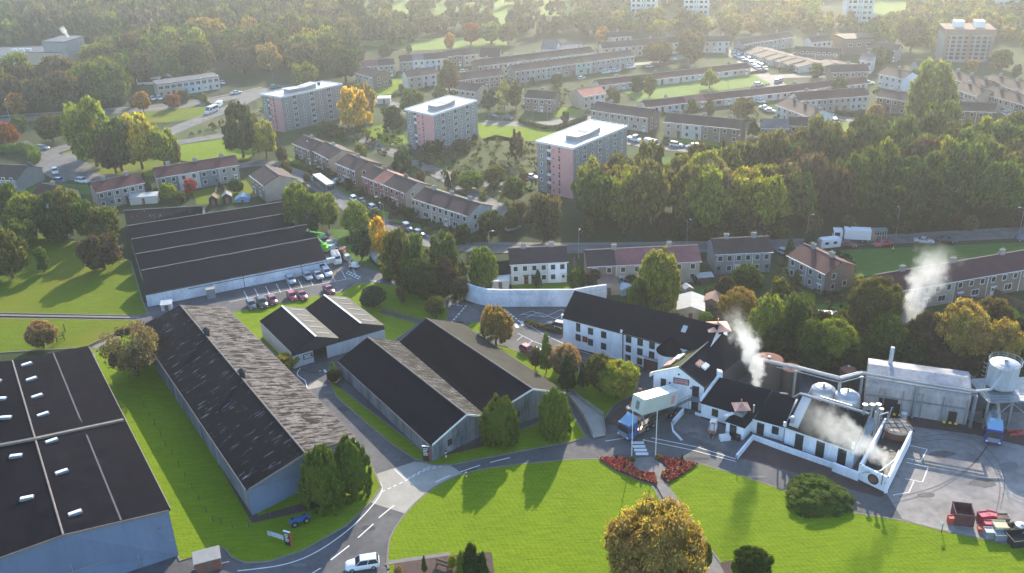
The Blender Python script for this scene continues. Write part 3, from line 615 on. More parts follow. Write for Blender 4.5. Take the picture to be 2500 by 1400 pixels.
    if gw:
        for side in gw:
            if side == 'R': P, uu, nnn = B, -n, u
            else: P, uu, nnn = Dd, n, -u
            for x, z in ((.3, .95), (.3, 3.35), (.7, .95)) if st == 2 else ((.35, .95),): put(t, W['s'], 'window', P, uu, nnn, depth*x, z)
    return t
# ------------------------------------------------------------ big sheds from six roof points
def shed(name, label, L1, A1, R1, L2, A2, R2, ze, zr, wm, rl, rr, cat='warehouse', zL=None, zR=None, oh=.25, edge='trim', front=None, parts=None, zback=None, cap='kerb'):
    zL = ze if zL is None else zL; zR = ze if zR is None else zR
    l1, a1, r1, l2, a2, r2 = G(*L1, zL), G(*A1, zr), G(*R1, zR), G(*L2, zL), G(*A2, zr), G(*R2, zR)
    t = empty(name, ((l1+r1+l2+r2)/4).xy.to_3d(), label, cat)
    up = Vector((0, 0, 1)); f0 = lambda p: Vector((p.x, p.y, 0))
    w = MB(); w.poly([f0(l1), f0(r1), r1, a1, l1], 1); w.poly([f0(r2), f0(l2), l2, a2, r2], 0); w.poly([f0(l2), f0(l1), l1, l2], 0); w.poly([f0(r1), f0(r2), r2, r1], 0)
    w.build('wall', [MA[wm], MA[front or wm]], t)
    du = (a1-a2).normalized()*oh; th = up*.12
    def slopeslab(e1, e2, p1, p2, m):
        s = MB(); d1 = (e1-p1).normalized()*oh; a, b, c, d = e1+d1+du+up*.14, e2+d1-du+up*.14, p2-du+up*.14, p1+du+up*.14
        if (b-a).cross(d-a).z < 0: s.slope(b, a, d, c)
        else: s.slope(a, b, c, d)
        s.poly([a-th, b-th, c-th, d-th]); s.poly([a, a-th, b-th, b]); s.poly([b, b-th, c-th, c]); s.poly([d, d-th, a-th, a])
        return s.build('roof_slope', MA[m], t)
    sl = slopeslab(l1, l2, a1, a2, rl); sr = slopeslab(r1, r2, a1, a2, rr)
    c = MB(); c.cyl(a1+du+up*.17, a2-du+up*.17, .14, .14, 6); c.build('ridge', MA[cap], t)
    for (p, q) in ((l1, a1), (a1, r1)):
        b = MB(); d = (q-p); b.obox(p+du*1.05-up*.12, d, du.normalized()*.08, up*.34); b.build('bargeboard', MA[edge], t)
    b = MB()
    for (p, q) in ((l1, l2), (r1, r2)): b.tube([p+(p-a1).normalized()*(oh+.08)+up*.05, q+(q-a2).normalized()*(oh+.08)+up*.05], .09, 6)
    b.build('gutter', MA['kerb'], t)
    return t, dict(l1=l1, a1=a1, r1=r1, l2=l2, a2=a2, r2=r2, sl=sl, sr=sr)
def onslope(P, s, u, v):
    """point on the left/right slope: u 0 front..1 back, v 0 eave..1 ridge"""
    e1, e2 = (P['l1'], P['l2']) if s == 'l' else (P['r1'], P['r2'])
    return e1.lerp(e2, u).lerp(P['a1'].lerp(P['a2'], u), v)
# ---- the foreground double shed at the lower left
t, P = shed('warehouse', 'large dark brown double-pitched warehouse with blue-grey front at the lower left corner', (-230, 1445), (154, 1306), (411, 1246), (-290, 905), (31, 884), (212, 848), 8.0, 9.9, 'clad', 'w0r', 'w0r', edge='kerb')
sk = MB(); sk.box(-.4, .4, -.9, .9, 0, .3, 0); sk.box(-.26, .26, -.78, .78, .3, .4, 1); SKY = meshof(sk, 'rooflight', [MA['steel'], MA['white']])
for s, us in (('r', [.07, .27, .44, .60, .72, .84, .95]), ('l', [.19, .40, .62, .74, .86])):
    for u in us:
        p = onslope(P, s, u, .84); q = onslope(P, s, u, .4); dd = q-p
        o = inst(SKY, 'rooflight', t, p+Vector((0, 0, .14)), math.atan2(dd.y, dd.x)-math.pi/2)
b = MB(); p, q = onslope(P, 'r', .475, 0), onslope(P, 'r', .475, 1); a_ = (P['l1']-P['l2']).normalized()*.5
b.obox(q+Vector((0, 0, .15)), p-q, a_, Vector((0, 0, .35))); p2 = onslope(P, 'l', .475, 0); b.obox(q+Vector((0, 0, .15)), p2-q, a_, Vector((0, 0, .35))); b.build('parapet', MA['kerb'], t)
b = MB(); p, q = onslope(P, 'r', 0, .45), onslope(P, 'r', 1, .45); b.obox(p+Vector((0, 0, .15)), q-p, (P['a1']-P['r1']).normalized()*.25, Vector((0, 0, .02))); b.build('roof_joint', MA['ventgrey'], t)
for x in (.16, .42, .68):
    b = MB(); p = P['r1'].lerp(P['l1'], x); z = 8+1.9*min(x, 1-x)*2; n_ = (P['r1']-P['r2']).normalized(); b.obox(Vector((p.x, p.y, 0))+n_*.05, n_*.1, Vector((n_.y, -n_.x, 0))*.12, Vector((0, 0, z-.2))); b.build('drainpipe', MA['galv'], t)
b = MB(); n_ = (P['r1']-P['r2']).normalized(); p, q = P['r1'].lerp(P['l1'], .0), P['l1']; b.obox(Vector((p.x, p.y, 3.0))+n_*.03, Vector((q.x-p.x, q.y-p.y, 0)), n_*.05, Vector((0, 0, .1))); b.build('cladding_joint', MA['galv'], t)
for i, (x, z) in enumerate(((.05, 5.5), (.13, 2.2))):
    b = MB(); p = P['r1'].lerp(P['l1'], x); p.z = z; b.obox(p+n_*.05, n_*.35, Vector((n_.y, -n_.x, 0))*.25, Vector((0, 0, .2))); b.build('wall_lamp', MA['steel'], t)
# ---- long worn warehouse
t, P = shed('warehouse', 'long warehouse with a weathered slope coloured pale for sheen and a dark scuffed slope', (605, 1195), (744, 1107), (864, 1068), (338, 802), (441, 748), (547, 750), 5.0, 8.2, 'cladd', 'w1l', 'w1r', front='clad', edge='kerb')
for u, v in ((.745, .97), (.44, .97)):
    p = onslope(P, 'r', u, v); b = MB(); b.cyl(p, p+Vector((0, 0, 1.3)), .5, .5, 10); b.cyl(p+Vector((0, 0, 1.3)), p+Vector((0, 0, 1.5)), .75, .75, 10); b.cyl(p+Vector((0, 0, 1.5)), p+Vector((0, 0, 1.9)), .6, .2, 10); b.build('roof_vent', MA['black'], t)
b = MB(); p, q = onslope(P, 'r', .05, 0), onslope(P, 'r', .95, 0); b.build if 0 else None
# ---- the joined pair of dark warehouses
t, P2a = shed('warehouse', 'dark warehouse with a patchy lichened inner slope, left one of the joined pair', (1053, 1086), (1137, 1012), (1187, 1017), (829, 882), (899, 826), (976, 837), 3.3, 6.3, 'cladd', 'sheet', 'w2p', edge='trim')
for x, z in ((.28, 1.4), (.52, 3.4)):
    b = MB(); p = P2a['l1'].lerp(P2a['r1'], x); p.z = z; d_ = (P2a['r1']-P2a['l1']).normalized(); n_ = (P2a['a1']-P2a['a2']).normalized(); b.obox(p+n_*.02, d_*.9, n_*.06, Vector((0, 0, 1.2))); b.build('window', MA['black'], t)
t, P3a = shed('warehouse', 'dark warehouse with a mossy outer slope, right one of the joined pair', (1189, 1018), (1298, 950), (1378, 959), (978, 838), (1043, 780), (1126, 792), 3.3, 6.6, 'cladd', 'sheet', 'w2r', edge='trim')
for x, z in ((.35, 1.4), (.62, 3.2)):
    b = MB(); p = P3a['l1'].lerp(P3a['r1'], x); p.z = z; d_ = (P3a['r1']-P3a['l1']).normalized(); n_ = (P3a['a1']-P3a['a2']).normalized(); b.obox(p+n_*.02, d_*.9, n_*.06, Vector((0, 0, 1.2))); b.build('window', MA['black'], t)
# ---- twin-gabled modern shed (two ridges, one building)
def twin():
    ze, zr = 3.6, 5.4
    t = empty('twin_gabled_shed', G(790, 850), 'twin-gabled shed with dark and beige roof slopes and a wide dark opening', 'warehouse')
    rows = [((711, 861), (770, 822), (827, 826)), ((829, 825), (880, 790), (938, 795))]; back = [((635, 786), (690, 750), (745, 755)), ((746, 756), (793, 723), (850, 728))]
    up = Vector((0, 0, 1)); f0 = lambda p: Vector((p.x, p.y, 0))
    w = MB(); fr = []
    for (a, b), side in zip(zip(rows, back), (0, 1)):
        l1, a1, r1 = G(*a[0], ze), G(*a[1], zr), G(*a[2], ze); l2, a2, r2 = G(*b[0], ze), G(*b[1], zr), G(*b[2], ze); fr.append((l1, a1, r1, l2, a2, r2))
        w.poly([Vector((l1.x, l1.y, ze-1.0)), Vector((r1.x, r1.y, ze-1.0)), r1, a1, l1], 2); w.build('gable', [MA['palesheet'], MA['cream'], MA['black']], t); w = MB(); w.poly([f0(r2), f0(l2), l2, a2, r2], 0); w.build('back_wall', MA['palesheet'], t); w = MB()
        du = (a1-a2).normalized()*.3; th = up*.1
        for e1, e2, m in ((l1, l2, 'sheet'), (r1, r2, 'beige_sheet')):
            s = MB(); a, b, c, d = e1+du+up*.12, e2-du+up*.12, a2-du+up*.12, a1+du+up*.12
            if (b-a).cross(d-a).z < 0: s.slope(b, a, d, c)
            else: s.slope(a, b, c, d)
            s.poly([a, a-th, b-th, b]); s.poly([d, d-th, a-th, a]); s.poly([a-th, b-th, c-th, d-th]); so = s.build('roof_slope', MA[m], t)
            if m == 'beige_sheet':
                for k in range(5):
                    rl = MB(); uu = (k+.5)/5; p = e1.lerp(e2, uu).lerp(a1.lerp(a2, uu), .22); q = e1.lerp(e2, uu).lerp(a1.lerp(a2, uu), .78); rl.obox(p+up*.14, q-p, (a2-a1).normalized()*.55, up*.05); rl.build('rooflight', MA['wgrey'], so)
        c = MB(); c.obox(a1+du+up*.12-(r1-l1).normalized()*.18, a2-a1-du*2, (r1-l1).normalized()*.36, up*.1); c.build('ridge', MA['trim'], t)
    l1, r1b = fr[0][0], fr[1][2]; l2, r2b = fr[0][3], fr[1][5]
    w.poly([f0(l2), f0(l1), l1, l2]); w.build('side_wall', MA['cream'], t); w = MB(); w.poly([f0(r1b), f0(r2b), r2b, r1b]); w.build('side_wall', MA['palesheet'], t)
    # pale front panels with the dark mouth between them
    d = f0(r1b)-f0(l1); n_ = (fr[0][1]-fr[0][4]).normalized()
    for x0, x1 in ((0.0, .215), (.36, 1.0)):
        p = MB(); p.obox(f0(l1)+d*x0+n_*.05, d*(x1-x0), -n_*.15, up*(ze-.9)); p.build('front_panel', MA['palesheet'], t)
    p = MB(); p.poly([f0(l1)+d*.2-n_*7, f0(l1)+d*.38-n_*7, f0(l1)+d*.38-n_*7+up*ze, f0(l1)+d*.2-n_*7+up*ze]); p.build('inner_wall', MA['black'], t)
    s = MB(); q = f0(l1)+d*.11+n_*.07+up*1.3; s.obox(q, d.normalized()*1.9, n_*.04, up*1.1, 0)
    for k in range(3): s.obox(q+d.normalized()*.2+n_*.045+up*(.2+.28*k), d.normalized()*(1.5-.3*(k % 2)), n_*.01, up*.13, 1)
    s.build('sign_board', [MA['black'], MA['trim']], t)
twin()
# ---- four-ridged saw-tooth store
def sawtooth():
    ze, zr = 3.0, 4.7; up = Vector((0, 0, 1)); f0 = lambda p: Vector((p.x, p.y, 0))
    t = empty('sawtooth_warehouse', G(560, 640), 'wide dark store with four parallel roof ridges and stained white front wall', 'warehouse')
    # per bay: front eave L/R px, ridge L/R px
    E = [((355, 720), (797, 633)), ((342, 660), (777, 583)), ((330, 622), (752, 551)), ((318, 586), (722, 520)), ((310, 552), (690, 495))]
    Rg = [((345, 661), (775, 581)), ((331, 621), (750, 549)), ((320, 585), (716, 519)), ((311, 552), (688, 494)), ((302, 515), (480, 495))]
    w = MB(); pr = None
    for i in range(5):
        eL, eR = G(*E[i][0], ze), G(*E[i][1], ze); rL, rR = G(*Rg[i][0], zr), G(*Rg[i][1], zr)
        if i == 4: eR = eL.lerp(eR, .47); rR = G(497, 503, zr)
        s = MB(); s.slope(eL-up*.02+(eL-rL).normalized()*.3, eR+(eR-rR).normalized()*.3, rR, rL)
        # back slope falls behind the ridge into the next valley
        bL, bR = (G(*E[i+1][0], ze), G(*E[i+1][1], ze)) if i < 4 else (rL+(rL-eL)*.9, rR+(rR-eR)*.9)
        bL.z = bR.z = ze; bL = rL+(rL-eL)*.16; bR = rR+(rR-eR)*.16; bL.z = bR.z = ze
        s.slope(bR, bL, rL, rR); s.build('roof_slope', MA['sheet'] if i < 4 else MA['w1l'], t)
        w.poly([f0(eL), eL, rL, bL, f0(bL)], 1); w.poly([f0(eR), f0(bR), bR, rR, eR], 1)
        if i == 0: w.poly([f0(eL), f0(eR), eR, eL], 0)
        if i in (0, 1):
            for k in range(5):
                x = .12+.19*k; p = rL.lerp(rR, x); d = (rR-rL).normalized(); v = MB(); v.obox(p-d*1.5-up*.02, d*3, (eL-rL).normalized()*.35, up*.16); v.build('ridge_vent', MA['ventgrey'], t)
        c = MB(); c.tube([rL+up*.08, rR+up*.08], .1); c.build('ridge', MA['wgrey'], t)  # lighter cap colour paints in the sunlit edge of each ridge
        pr = (bL, bR)
    w.poly([f0(pr[1]), f0(pr[0]), pr[0], pr[1]], 0)
    w.build('wall', [MA['dirtywhite'], MA['cladd']], t)
    A, B = G(*E[0][0], ze), G(*E[0][1], ze); A.z = B.z = 0; u = (B-A).normalized(); n = Vector((u.y, -u.x, 0)); L = (B-A).length
    b = MB(); b.obox(A+u*L*.22+n*.06+up*2.35, u*L*.78, n*.1, up*.1); b.build('drainpipe', MA['black'], t)
    for x in (.52, .85): b = MB(); b.obox(A+u*L*x+n*.06, u*.1, n*.1, up*2.9); b.build('drainpipe', MA['black'], t)
    b = MB(); b.obox(A+u*L*.955+n*.03+up*1.2, u*1.2, n*.06, up*.8); b.build('window', MA['black'], t)
    b = MB(); b.obox(B+n*.1-u*.2+up*1.8, u*2.3, -n*.9, up*1.1); b.build('wall_box', MA['palesheet'], t)
    k = empty('storage_tank', G(518, 728), 'grey upright bin beside the long white store wall', 'tank'); b = MB(); p = G(518, 730); b.obox(p-u*.9, u*1.8, -n*1.4, up*2.2, 0); b.obox(p-u*1.0+up*2.2+n*.1, u*2.0, -n*1.6, up*.15, 0); b.build('tank_body', MA['wgrey'], k); b = MB(); b.obox(p-u*.6+n*.02+up*.3, u*1.2, n*.06, up*1.2); b.build('hatch', MA['steel'], k)
sawtooth()
# ------------------------------------------------------------ slab blocks of flats
def flats(label, s0, s1, l1, H=14.5, rows=6, pent=True, brown=False):
    """s0->s1: short end (left, pink), s1->l1 long side; roof-level pixels."""
    up = Vector((0, 0, 1)); A, B, C = G(*s0, H), G(*s1, H), G(*l1, H)
    for p in (A, B, C): p.z = 0
    u = (B-A); ws = u.length; u.normalize(); v = (C-B); ls = v.length; v.normalize(); Dd = A+v*ls; nu = Vector((u.y, -u.x, 0)); nv = Vector((v.y, -v.x, 0))
    if nu.dot(v) > 0: nu = -nu
    if nv.dot(u) < 0: nv = -nv
    t = empty('block_of_flats', (A+C)/2, label, 'flats', 'blocks of flats above the street')
    w = MB(); rec = .9
    # end wall: grey strip, recessed balcony strip, pink panel
    x0, x1 = ws*.27, ws*.4
    w.poly([A, A+u*x0, A+u*x0+up*H, A+up*H], 0); w.poly([A+u*x0, A+u*x0-nu*rec, A+u*x0-nu*rec+up*H, A+u*x0+up*H], 0); w.poly([A+u*x0-nu*rec, A+u*x1-nu*rec, A+u*x1-nu*rec+up*H, A+u*x0-nu*rec+up*H], 0)
    w.poly([A+u*x1-nu*rec, A+u*x1+nu*.4, A+u*x1+nu*.4+up*H, A+u*x1-nu*rec+up*H], 1); w.poly([A+u*x1+nu*.4, B+nu*.4, B+nu*.4+up*H, A+u*x1+nu*.4+up*H], 1); w.poly([B+nu*.4, B, B+up*H, B+nu*.4+up*H], 1)
    w.poly([B, C, C+up*H, B+up*H], 0); w.poly([C, Dd, Dd+up*H, C+up*H], 0); w.poly([Dd, A, A+up*H, Dd+up*H], 0)
    w.build('wall', [MA['flatgrey'], MA['wpink']], t)
    r = MB(); r.prism([(p-nu*0).xy[:] for p in (A-u*.3+nu*.5, B+u*.3+nu*.5, C+u*.3, Dd-u*.3)], H, H+.12, 0, bottom=True); ro = r.build('roof', MA['membrane'], t)
    e = MB()
    for p, q in ((A-u*.3+nu*.5, B+u*.3+nu*.5), (B+u*.3+nu*.5, C+u*.3), (C+u*.3, Dd-u*.3), (Dd-u*.3, A-u*.3+nu*.5)):
        d = (q-p).normalized(); e.obox(p+up*(H-.25), q-p, Vector((-d.y, d.x, 0))*.2, up*.6)
    e.build('parapet', MA['trim'], t)
    if pent:
        p = A+u*ws*.45+v*ls*.22; b = MB(); b.obox(p+up*(H+.12), u*ws*.32, v*ls*.42, up*1.3, 0)
        q0, q1 = p-u*.4-v*.6+up*(H+1.42), p-u*.4+v*(ls*.21)+up*(H+1.15); q2 = p-u*.4+v*(ls*.42+.6)+up*(H+1.75); wd = u*(ws*.32+.8)
        for a, c in ((q0, q1), (q1, q2)): b.hexa([a, a+wd, c+wd, c, a+up*.2, a+wd+up*.2, c+wd+up*.2, c+up*.2], 1)
        b.build('lift_room', [MA['wgrey'], MA['membrane']], ro)
        b = MB(); b.obox(A+u*ws*.4+v*ls*.78+up*(H+.12), u*.5, v*.8, up*.9); b.build('roof_vent', MA['black'], ro)
    fh = (H-.4)/rows
    for k in range(rows):
        z = .55+fh*k
        for j, x in enumerate((.07, .2, .34, .48, .62, .76, .9)):
            put(t, W['f' if j % 2 else 't'], 'window', B, v, nv, ls*x, z+.35)
        put(t, W['t'], 'window', A, u, nu, ws*.12, z+.3)
        put(t, W['f'], 'window', A+u*ws*.335-nu*(rec), u, nu, 0, z+.3)
        bb = MB(); bb.obox(A+u*(x0+.05)+up*(z-.1)-nu*.0, u*(x1-x0-.1), -nu*.1, up*.75); bb.build('balcony_panel', MA['trim'] if k % 3 else MA['wbrown'], t)
        s = MB(); s.obox(A+u*ws*.62+nu*.41+up*(z+.25), u*.45, nu*.04, up*.75); s.obox(A+u*ws*.62+nu*.41+up*(z+1.25), u*.45, nu*.04, up*.5); s.obox(A+u*ws*.46+nu*.41+up*(z+.5), u*.35, nu*.04, up*.5); s.build('stair_window', MA['glass'], t)
    return t
MA['flatgrey'] = mat('grey_harled_render', (.25, .245, .24), .95, .15, .4)
flats('grey slab of flats with pink end wall, beside the golden tree', (638, 231), (686, 238), (836, 206), 12.5)
flats('grey slab of flats with pink end wall, middle one of the three', (991, 268), (1058, 282), (1164, 247), 13)
flats('grey slab of flats with pink end wall, nearest and partly behind trees', (1311, 346), (1400, 363), (1531, 309), 14.5)
MA['blacktank'] = mat('dark_tank_steel', (.05, .045, .045), .7, .2, 1)
# ------------------------------------------------------------ houses  (eave pixels, depth, label, bays)
def HB(s): return [tuple(x.split('/')) for x in s.split()]
TG = 'terraced houses of the estate'
house((236, 470), (350, 446), 8, 'terrace of grey houses with maroon roof and white window frames beside the hedge wood', HB('wgreen/maroon wgrey/maroon wgrey/maroon'), group=TG, chim=2, gmat='wbeige')
house((384, 434), (581, 402), 8, 'long terrace with maroon roof, painted grey-green, pale and grey in turn', HB('wgreen/maroon wlight/maroon wgreen/maroon wgrey/maroon'), group=TG, chim=3, gmat='wbeige')
house((612, 428), (644, 452), 9.5, 'pale tan gable-end house with brown roof behind the four-ridged store', HB('wbrown/brownroof'), gmat='wbeige', chim=0)
house((716, 350), (757, 367), 8, 'small brown terrace, furthest up the street', HB('wbrown/brownroof wbrown/brownroof'), group=TG)
house((765, 368), (803, 388), 9, 'brown houses with a pale pinkish gable', HB('wbrown/brownroof wbrown/brownroof'), group=TG, gmat='wbeige')
house((821, 398), (868, 417), 9, 'tan brick houses with dark roof above the parked white car', HB('wbrown/brownroof wbrown/brownroof'), group=TG, gw='R')
house((887, 430), (988, 470), 8.5, 'red brick terrace with one salmon roof section', HB('wred/brownroof wred/salmon wred/brownroof wred/brownroof'), group=TG, gmat='wgrey', chim=2, gw='R')
house((1010, 484), (1141, 526), 9, 'grey-beige terrace with dark roof and a big blank pale gable', HB('wbeige/brownroof wbeige/brownroof wgrey/brownroof'), group=TG, gw='R', chim=3, gmat='wlight')
house((1207, 672), (1247, 668), 6, 'low dark-roofed annexe beside the white terrace', HB('wlight/slate'), ze=2.7, rise=1.8, st=1, chim=0)
house((1247, 645), (1384, 638), 8, 'white terrace of three houses with dark roof above the white boundary wall', HB('wlight/brownroof wlight/brownroof white/brownroof'), group=TG, chim=2, rise=2.1)
house((1436, 650), (1709, 637), 8, 'brown and beige terrace with a mostly dusty pink roof', HB('wbrown/brownroof wbeige/pinkroof wbeige/pinkroof wbeige/pinkroof'), group=TG, chim=2, rise=2.1)
house((1748, 620), (1884, 614), 8, 'grey terrace with solar panels over a brown roof', HB('wgrey/brownroof wgrey/brownroof wgrey/brownroof'), group=TG, chim=2, rise=2.0)
house((1926, 624), (2015, 668), 8.5, 'corner house with maroon roof and brown brick gable', HB('wgrey/maroon wgrey/maroon'), gw='R', gmat='wbrown', chim=2)
house((2165, 714), (2650, 631), 8, 'long brick terrace with maroon roof behind the big steam plume', HB('wbeige/maroon wpaler/maroon wbrown/maroon wbrown/maroon wbrown/maroon wbeige/maroon'.replace('wpaler', 'wbeige')), group=TG, gmat='wbeige', chim=4, rise=2.2)
# upper estate
house((885, 163), (962, 158), 7, 'house pair with faded salmon and brown roof by the trees', HB('wbeige/pinkroof wgrey/brownroof'), group=TG)
house((980, 151), (1092, 142), 8, 'grey and white terrace with brown roof left of the long rows', HB('wgrey/brownroof wlight/greyroof wblue/brownroof wlight/brownroof'), group=TG, chim=2)
house((869, 178), (910, 189), 9, 'dark brick house with grey gable near the golden tree', HB('wgrey/brownroof'), gmat='wbrown', gw='R')
house((996, 189), (1066, 180), 8, 'cream rendered house pair with white gable beside a bare tree', HB('wbeige/brownroof wlight/brownroof'), gmat='wlight', group=TG)
house((1120, 196), (1231, 183), 8, 'brown terrace below the long rows, left end', HB('wbrown/brownroof wbrown/brownroof wbrown/brownroof'), group=TG, chim=2)
house((1111, 218), (1160, 224), 9, 'beige house with blank gable behind the middle block of flats', HB('wbeige/brownroof'), gmat='wbeige', chim=0)
house((1167, 162), (1450, 128), 7.5, 'very long pale terrace with brown roof, upper of two', HB('wbrown/brownroof wbeige/brownroof wlight/brownroof wbeige/brownroof wmint/brownroof wlight/brownroof wblue/brownroof wbeige/brownroof'), group=TG, chim=5)
house((1257, 175), (1549, 136), 7.5, 'very long grey terrace with brown roof and a green-roofed part', HB('wgrey/brownroof wgrey/brownroof wgrey/brownroof wbrown/brownroof wmint/brownroof wgrey/brownroof wgrey/brownroof wgrey/brownroof'), group=TG, chim=5, gw='L')
house((1281, 238), (1350, 243), 8.5, 'brown house pair with dark roof above the street bend', HB('wbrown/brownroof wbrown/brownroof'), gmat='wbrown', gw='R')
house((1424, 236), (1478, 227), 9, 'cream house pair with bright salmon roof', HB('wbeige/salmon wlight/salmon'), gmat='wbeige', chim=0)
house((1443, 268), (1582, 288), 8.5, 'beige terrace above the nearest block of flats', HB('wbeige/brownroof wbeige/brownroof wbeige/brownroof'), group=TG, gw='R', chim=2, gmat='wbrown')
house((1622, 297), (1805, 315), 8.5, 'terrace of four with cream and brown fronts facing the parked cars', HB('wbeige/brownroof wlight/brownroof wbrown/brownroof wbrown/brownroof'), group=TG, chim=3, gmat='wbrown')
house((1466, 209), (1832, 167), 6.5, 'long white bungalow row along the top of the green', HB('wlight/maroon wblue/maroon wbeige/maroon wlight/maroon wlight/maroon wblue/maroon wlight/maroon wbeige/maroon'), ze=2.7, rise=1.6, st=1, group='bungalow rows', chim=4, name='bungalow_row')
house((1579, 262), (2000, 216), 6.5, 'long bungalow row with maroon roof along the bottom of the green', HB('wlight/maroon wblue/maroon wbeige/pinkroof wbeige/maroon wlight/maroon wlight/maroon wlight/maroon wbeige/maroon wbeige/maroon'), ze=2.7, rise=1.6, st=1, group='bungalow rows', chim=4, name='bungalow_row')
house((2000, 215), (2120, 203), 6.5, 'short bungalow row at the right end of the green', HB('wbeige/maroon wlight/maroon'), ze=2.7, rise=1.6, st=1, group='bungalow rows', chim=1, name='bungalow_row')
house((1951, 246), (2121, 233), 8, 'grey terrace of four with dark maroon roof above the turning circle', HB('wlight/maroon wgrey/maroon wbeige/maroon wlight/maroon'), group=TG, chim=3, gmat='wlight')
house((1897, 256), (1977, 286), 9.5, 'terrace seen end-on with large white gable', HB('wlight/brownroof wbeige/brownroof wlight/brownroof'), group=TG, gmat='white', chim=3)
house((1861, 313), (1925, 314), 8, 'low-set brown house with pale grey roof beside the wood', HB('wbrown/greyroof'), gmat='wbrown', chim=1)
house((1926, 306), (1975, 308), 7, 'dark-roofed house next to the white gable', HB('wbrown/brownroof'), chim=0)
house((2032, 176), (2121, 174), 8, 'brown house pair with purple-brown roof by the path junction', HB('wbrown/brownroof wbrown/brownroof'), group=TG)
house((2143, 236), (2214, 247), 8.5, 'brown brick houses left of the big yellow-green tree', HB('wbrown/brownroof wbrown/brownroof'), group=TG, gmat='wlight')
house((2146, 180), (2205, 192), 9, 'white-gabled houses with brown roof above the yellow-green tree', HB('wlight/brownroof wlight/brownroof'), gmat='white')
house((2245, 164), (2308, 162), 8, 'grey flat-fronted houses left below the brown tower block', HB('wgrey/brownroof wlight/brownroof'), group=TG)
house((2300, 186), (2400, 214), 8, 'houses on the slope below the tower block, upper row', HB('wbeige/brownroof wbrown/brownroof wbrown/brownroof'), group=TG, chim=3)
house((2400, 196), (2520, 232), 8, 'houses on the slope right of the tower block', HB('wbeige/brownroof wbrown/brownroof wbeige/brownroof'), group=TG, chim=3)
house((2326, 215), (2385, 235), 8, 'brown houses in the middle of the right-hand slope', HB('wbrown/brownroof wbeige/brownroof'), group=TG, chim=2)
house((2400, 228), (2520, 262), 8, 'beige and brown houses at the right edge above the wood', HB('wbrown/brownroof wbeige/brownroof wbrown/brownroof'), group=TG, chim=3, gw='L')
house((2341, 270), (2430, 274), 9, 'brown house with hipped gables right behind the wood', HB('wbrown/brownroof wbrown/brownroof'), gmat='wbrown')
house((1816, 108), (1938, 90), 7, 'far dark-roofed terrace beyond the white patio houses', HB('wgrey/brownroof wgrey/brownroof wgrey/brownroof'), group=TG, chim=2)
house((1473, 118), (1571, 110), 7, 'far beige terrace above the end of the long rows', HB('wbeige/brownroof wlight/brownroof wbeige/brownroof'), group=TG, chim=2)
house((1574, 110), (1658, 103), 7, 'far terrace left of the tall brown tree', HB('wbeige/brownroof wlight/brownroof'), group=TG, chim=2)
house((1720, 102), (1782, 101), 7, 'far terrace right of the tall brown tree', HB('wbeige/brownroof wlight/brownroof'), group=TG, chim=2)
house((1486, 92), (1540, 88), 7, 'farthest brown roof under the orange tree', HB('wbeige/brownroof'), group=TG)
house((1938, 128), (2046, 134), 8, 'dark low-roofed block in the middle of the far estate', HB('wbrown/brownroof wbrown/brownroof'), ze=4, group=TG)
house((1985, 104), (2030, 100), 8, 'far white-gabled house pair', HB('wlight/brownroof wlight/brownroof'), group=TG)
house((2120, 118), (2190, 124), 8, 'far dark-roofed house right of the brick block', HB('wbrown/brownroof wgrey/brownroof'), group=TG)
house((2100, 148), (2130, 150), 9, 'grey-roofed cream house below the brick block', HB('wlight/greyroof'), gmat='wlight')
house((1092, 138), (1130, 134), 8, 'brown gabled house beside the end of the pale terrace', HB('wbrown/brownroof'), group=TG)
house((1132, 135), (1162, 132), 8, 'small dark-roofed house left of the timber-gabled hut', HB('wbeige/brownroof'), group=TG)
house((1172, 140), (1218, 140), 9, 'low cream hall with steep twin gables at the edge of the park', HB('wbeige/brownroof wbeige/brownroof'), ze=2.6, rise=3.5, st=1, chim=0)
house((1322, 120), (1356, 121), 9, 'chapel with grey roof and white gable at the edge of the park', HB('wlight/greyroof'), ze=3.5, rise=3.2, st=1, gmat='white', chim=0, name='chapel', cat='chapel', win=False)
house((1362, 118), (1420, 116), 8, 'low grey-roofed hall beside the chapel', HB('wlight/greyroof'), ze=2.8, rise=1.6, st=1, chim=0)
house((384, 209), (534, 188), 9, 'modern pale flat-roofed terrace by the junction', HB('wbeige/greyroof wbeige/greyroof wblue/greyroof wlight/greyroof wlight/greyroof'), ze=5.2, flat=True, chim=0, wt='w', gmat='wlight', oh=.2)
house((-40, 436), (37, 440), 12, 'large grey-brown roofed house cut by the left edge', HB('wgrey/brownroof wgrey/brownroof'), ze=4, chim=0, rise=2.6)
house((75, 478), (130, 487), 9, 'dark-roofed house with blank white gable behind the hedge wood', HB('wlight/maroon'), gmat='wlight', ze=4.4, rise=2.2, chim=1)
for i, (x, y, w_) in enumerate([(1786, 116, 'wlight'), (1812, 124, 'wlight'), (1838, 132, 'wlight'), (1860, 138, 'wbeige'), (1882, 143, 'wpink'), (1904, 149, 'wlight'), (1930, 155, 'wlight'), (1978, 156, 'wlight'), (2012, 162, 'wbeige')]):
    house((x, y), (x+22, y+9), 14, ['white-edged patio house at the top of the car-lined lane', 'white patio house second down the lane', 'patio house with grey roof third down the lane', 'cream patio house in the middle of the lane', 'patio house with pink wall along the lane', 'white patio house below the pink one', 'pale patio house near the foot of the lane', 'wide white-edged patio house right of the lane end', 'cream patio house behind the small conifers'][i], [(w_, 'brownroof')], ze=2.6, rise=1.3, st=1, chim=0, group='patio houses along the lane', gmat='wlight', name='patio_house')
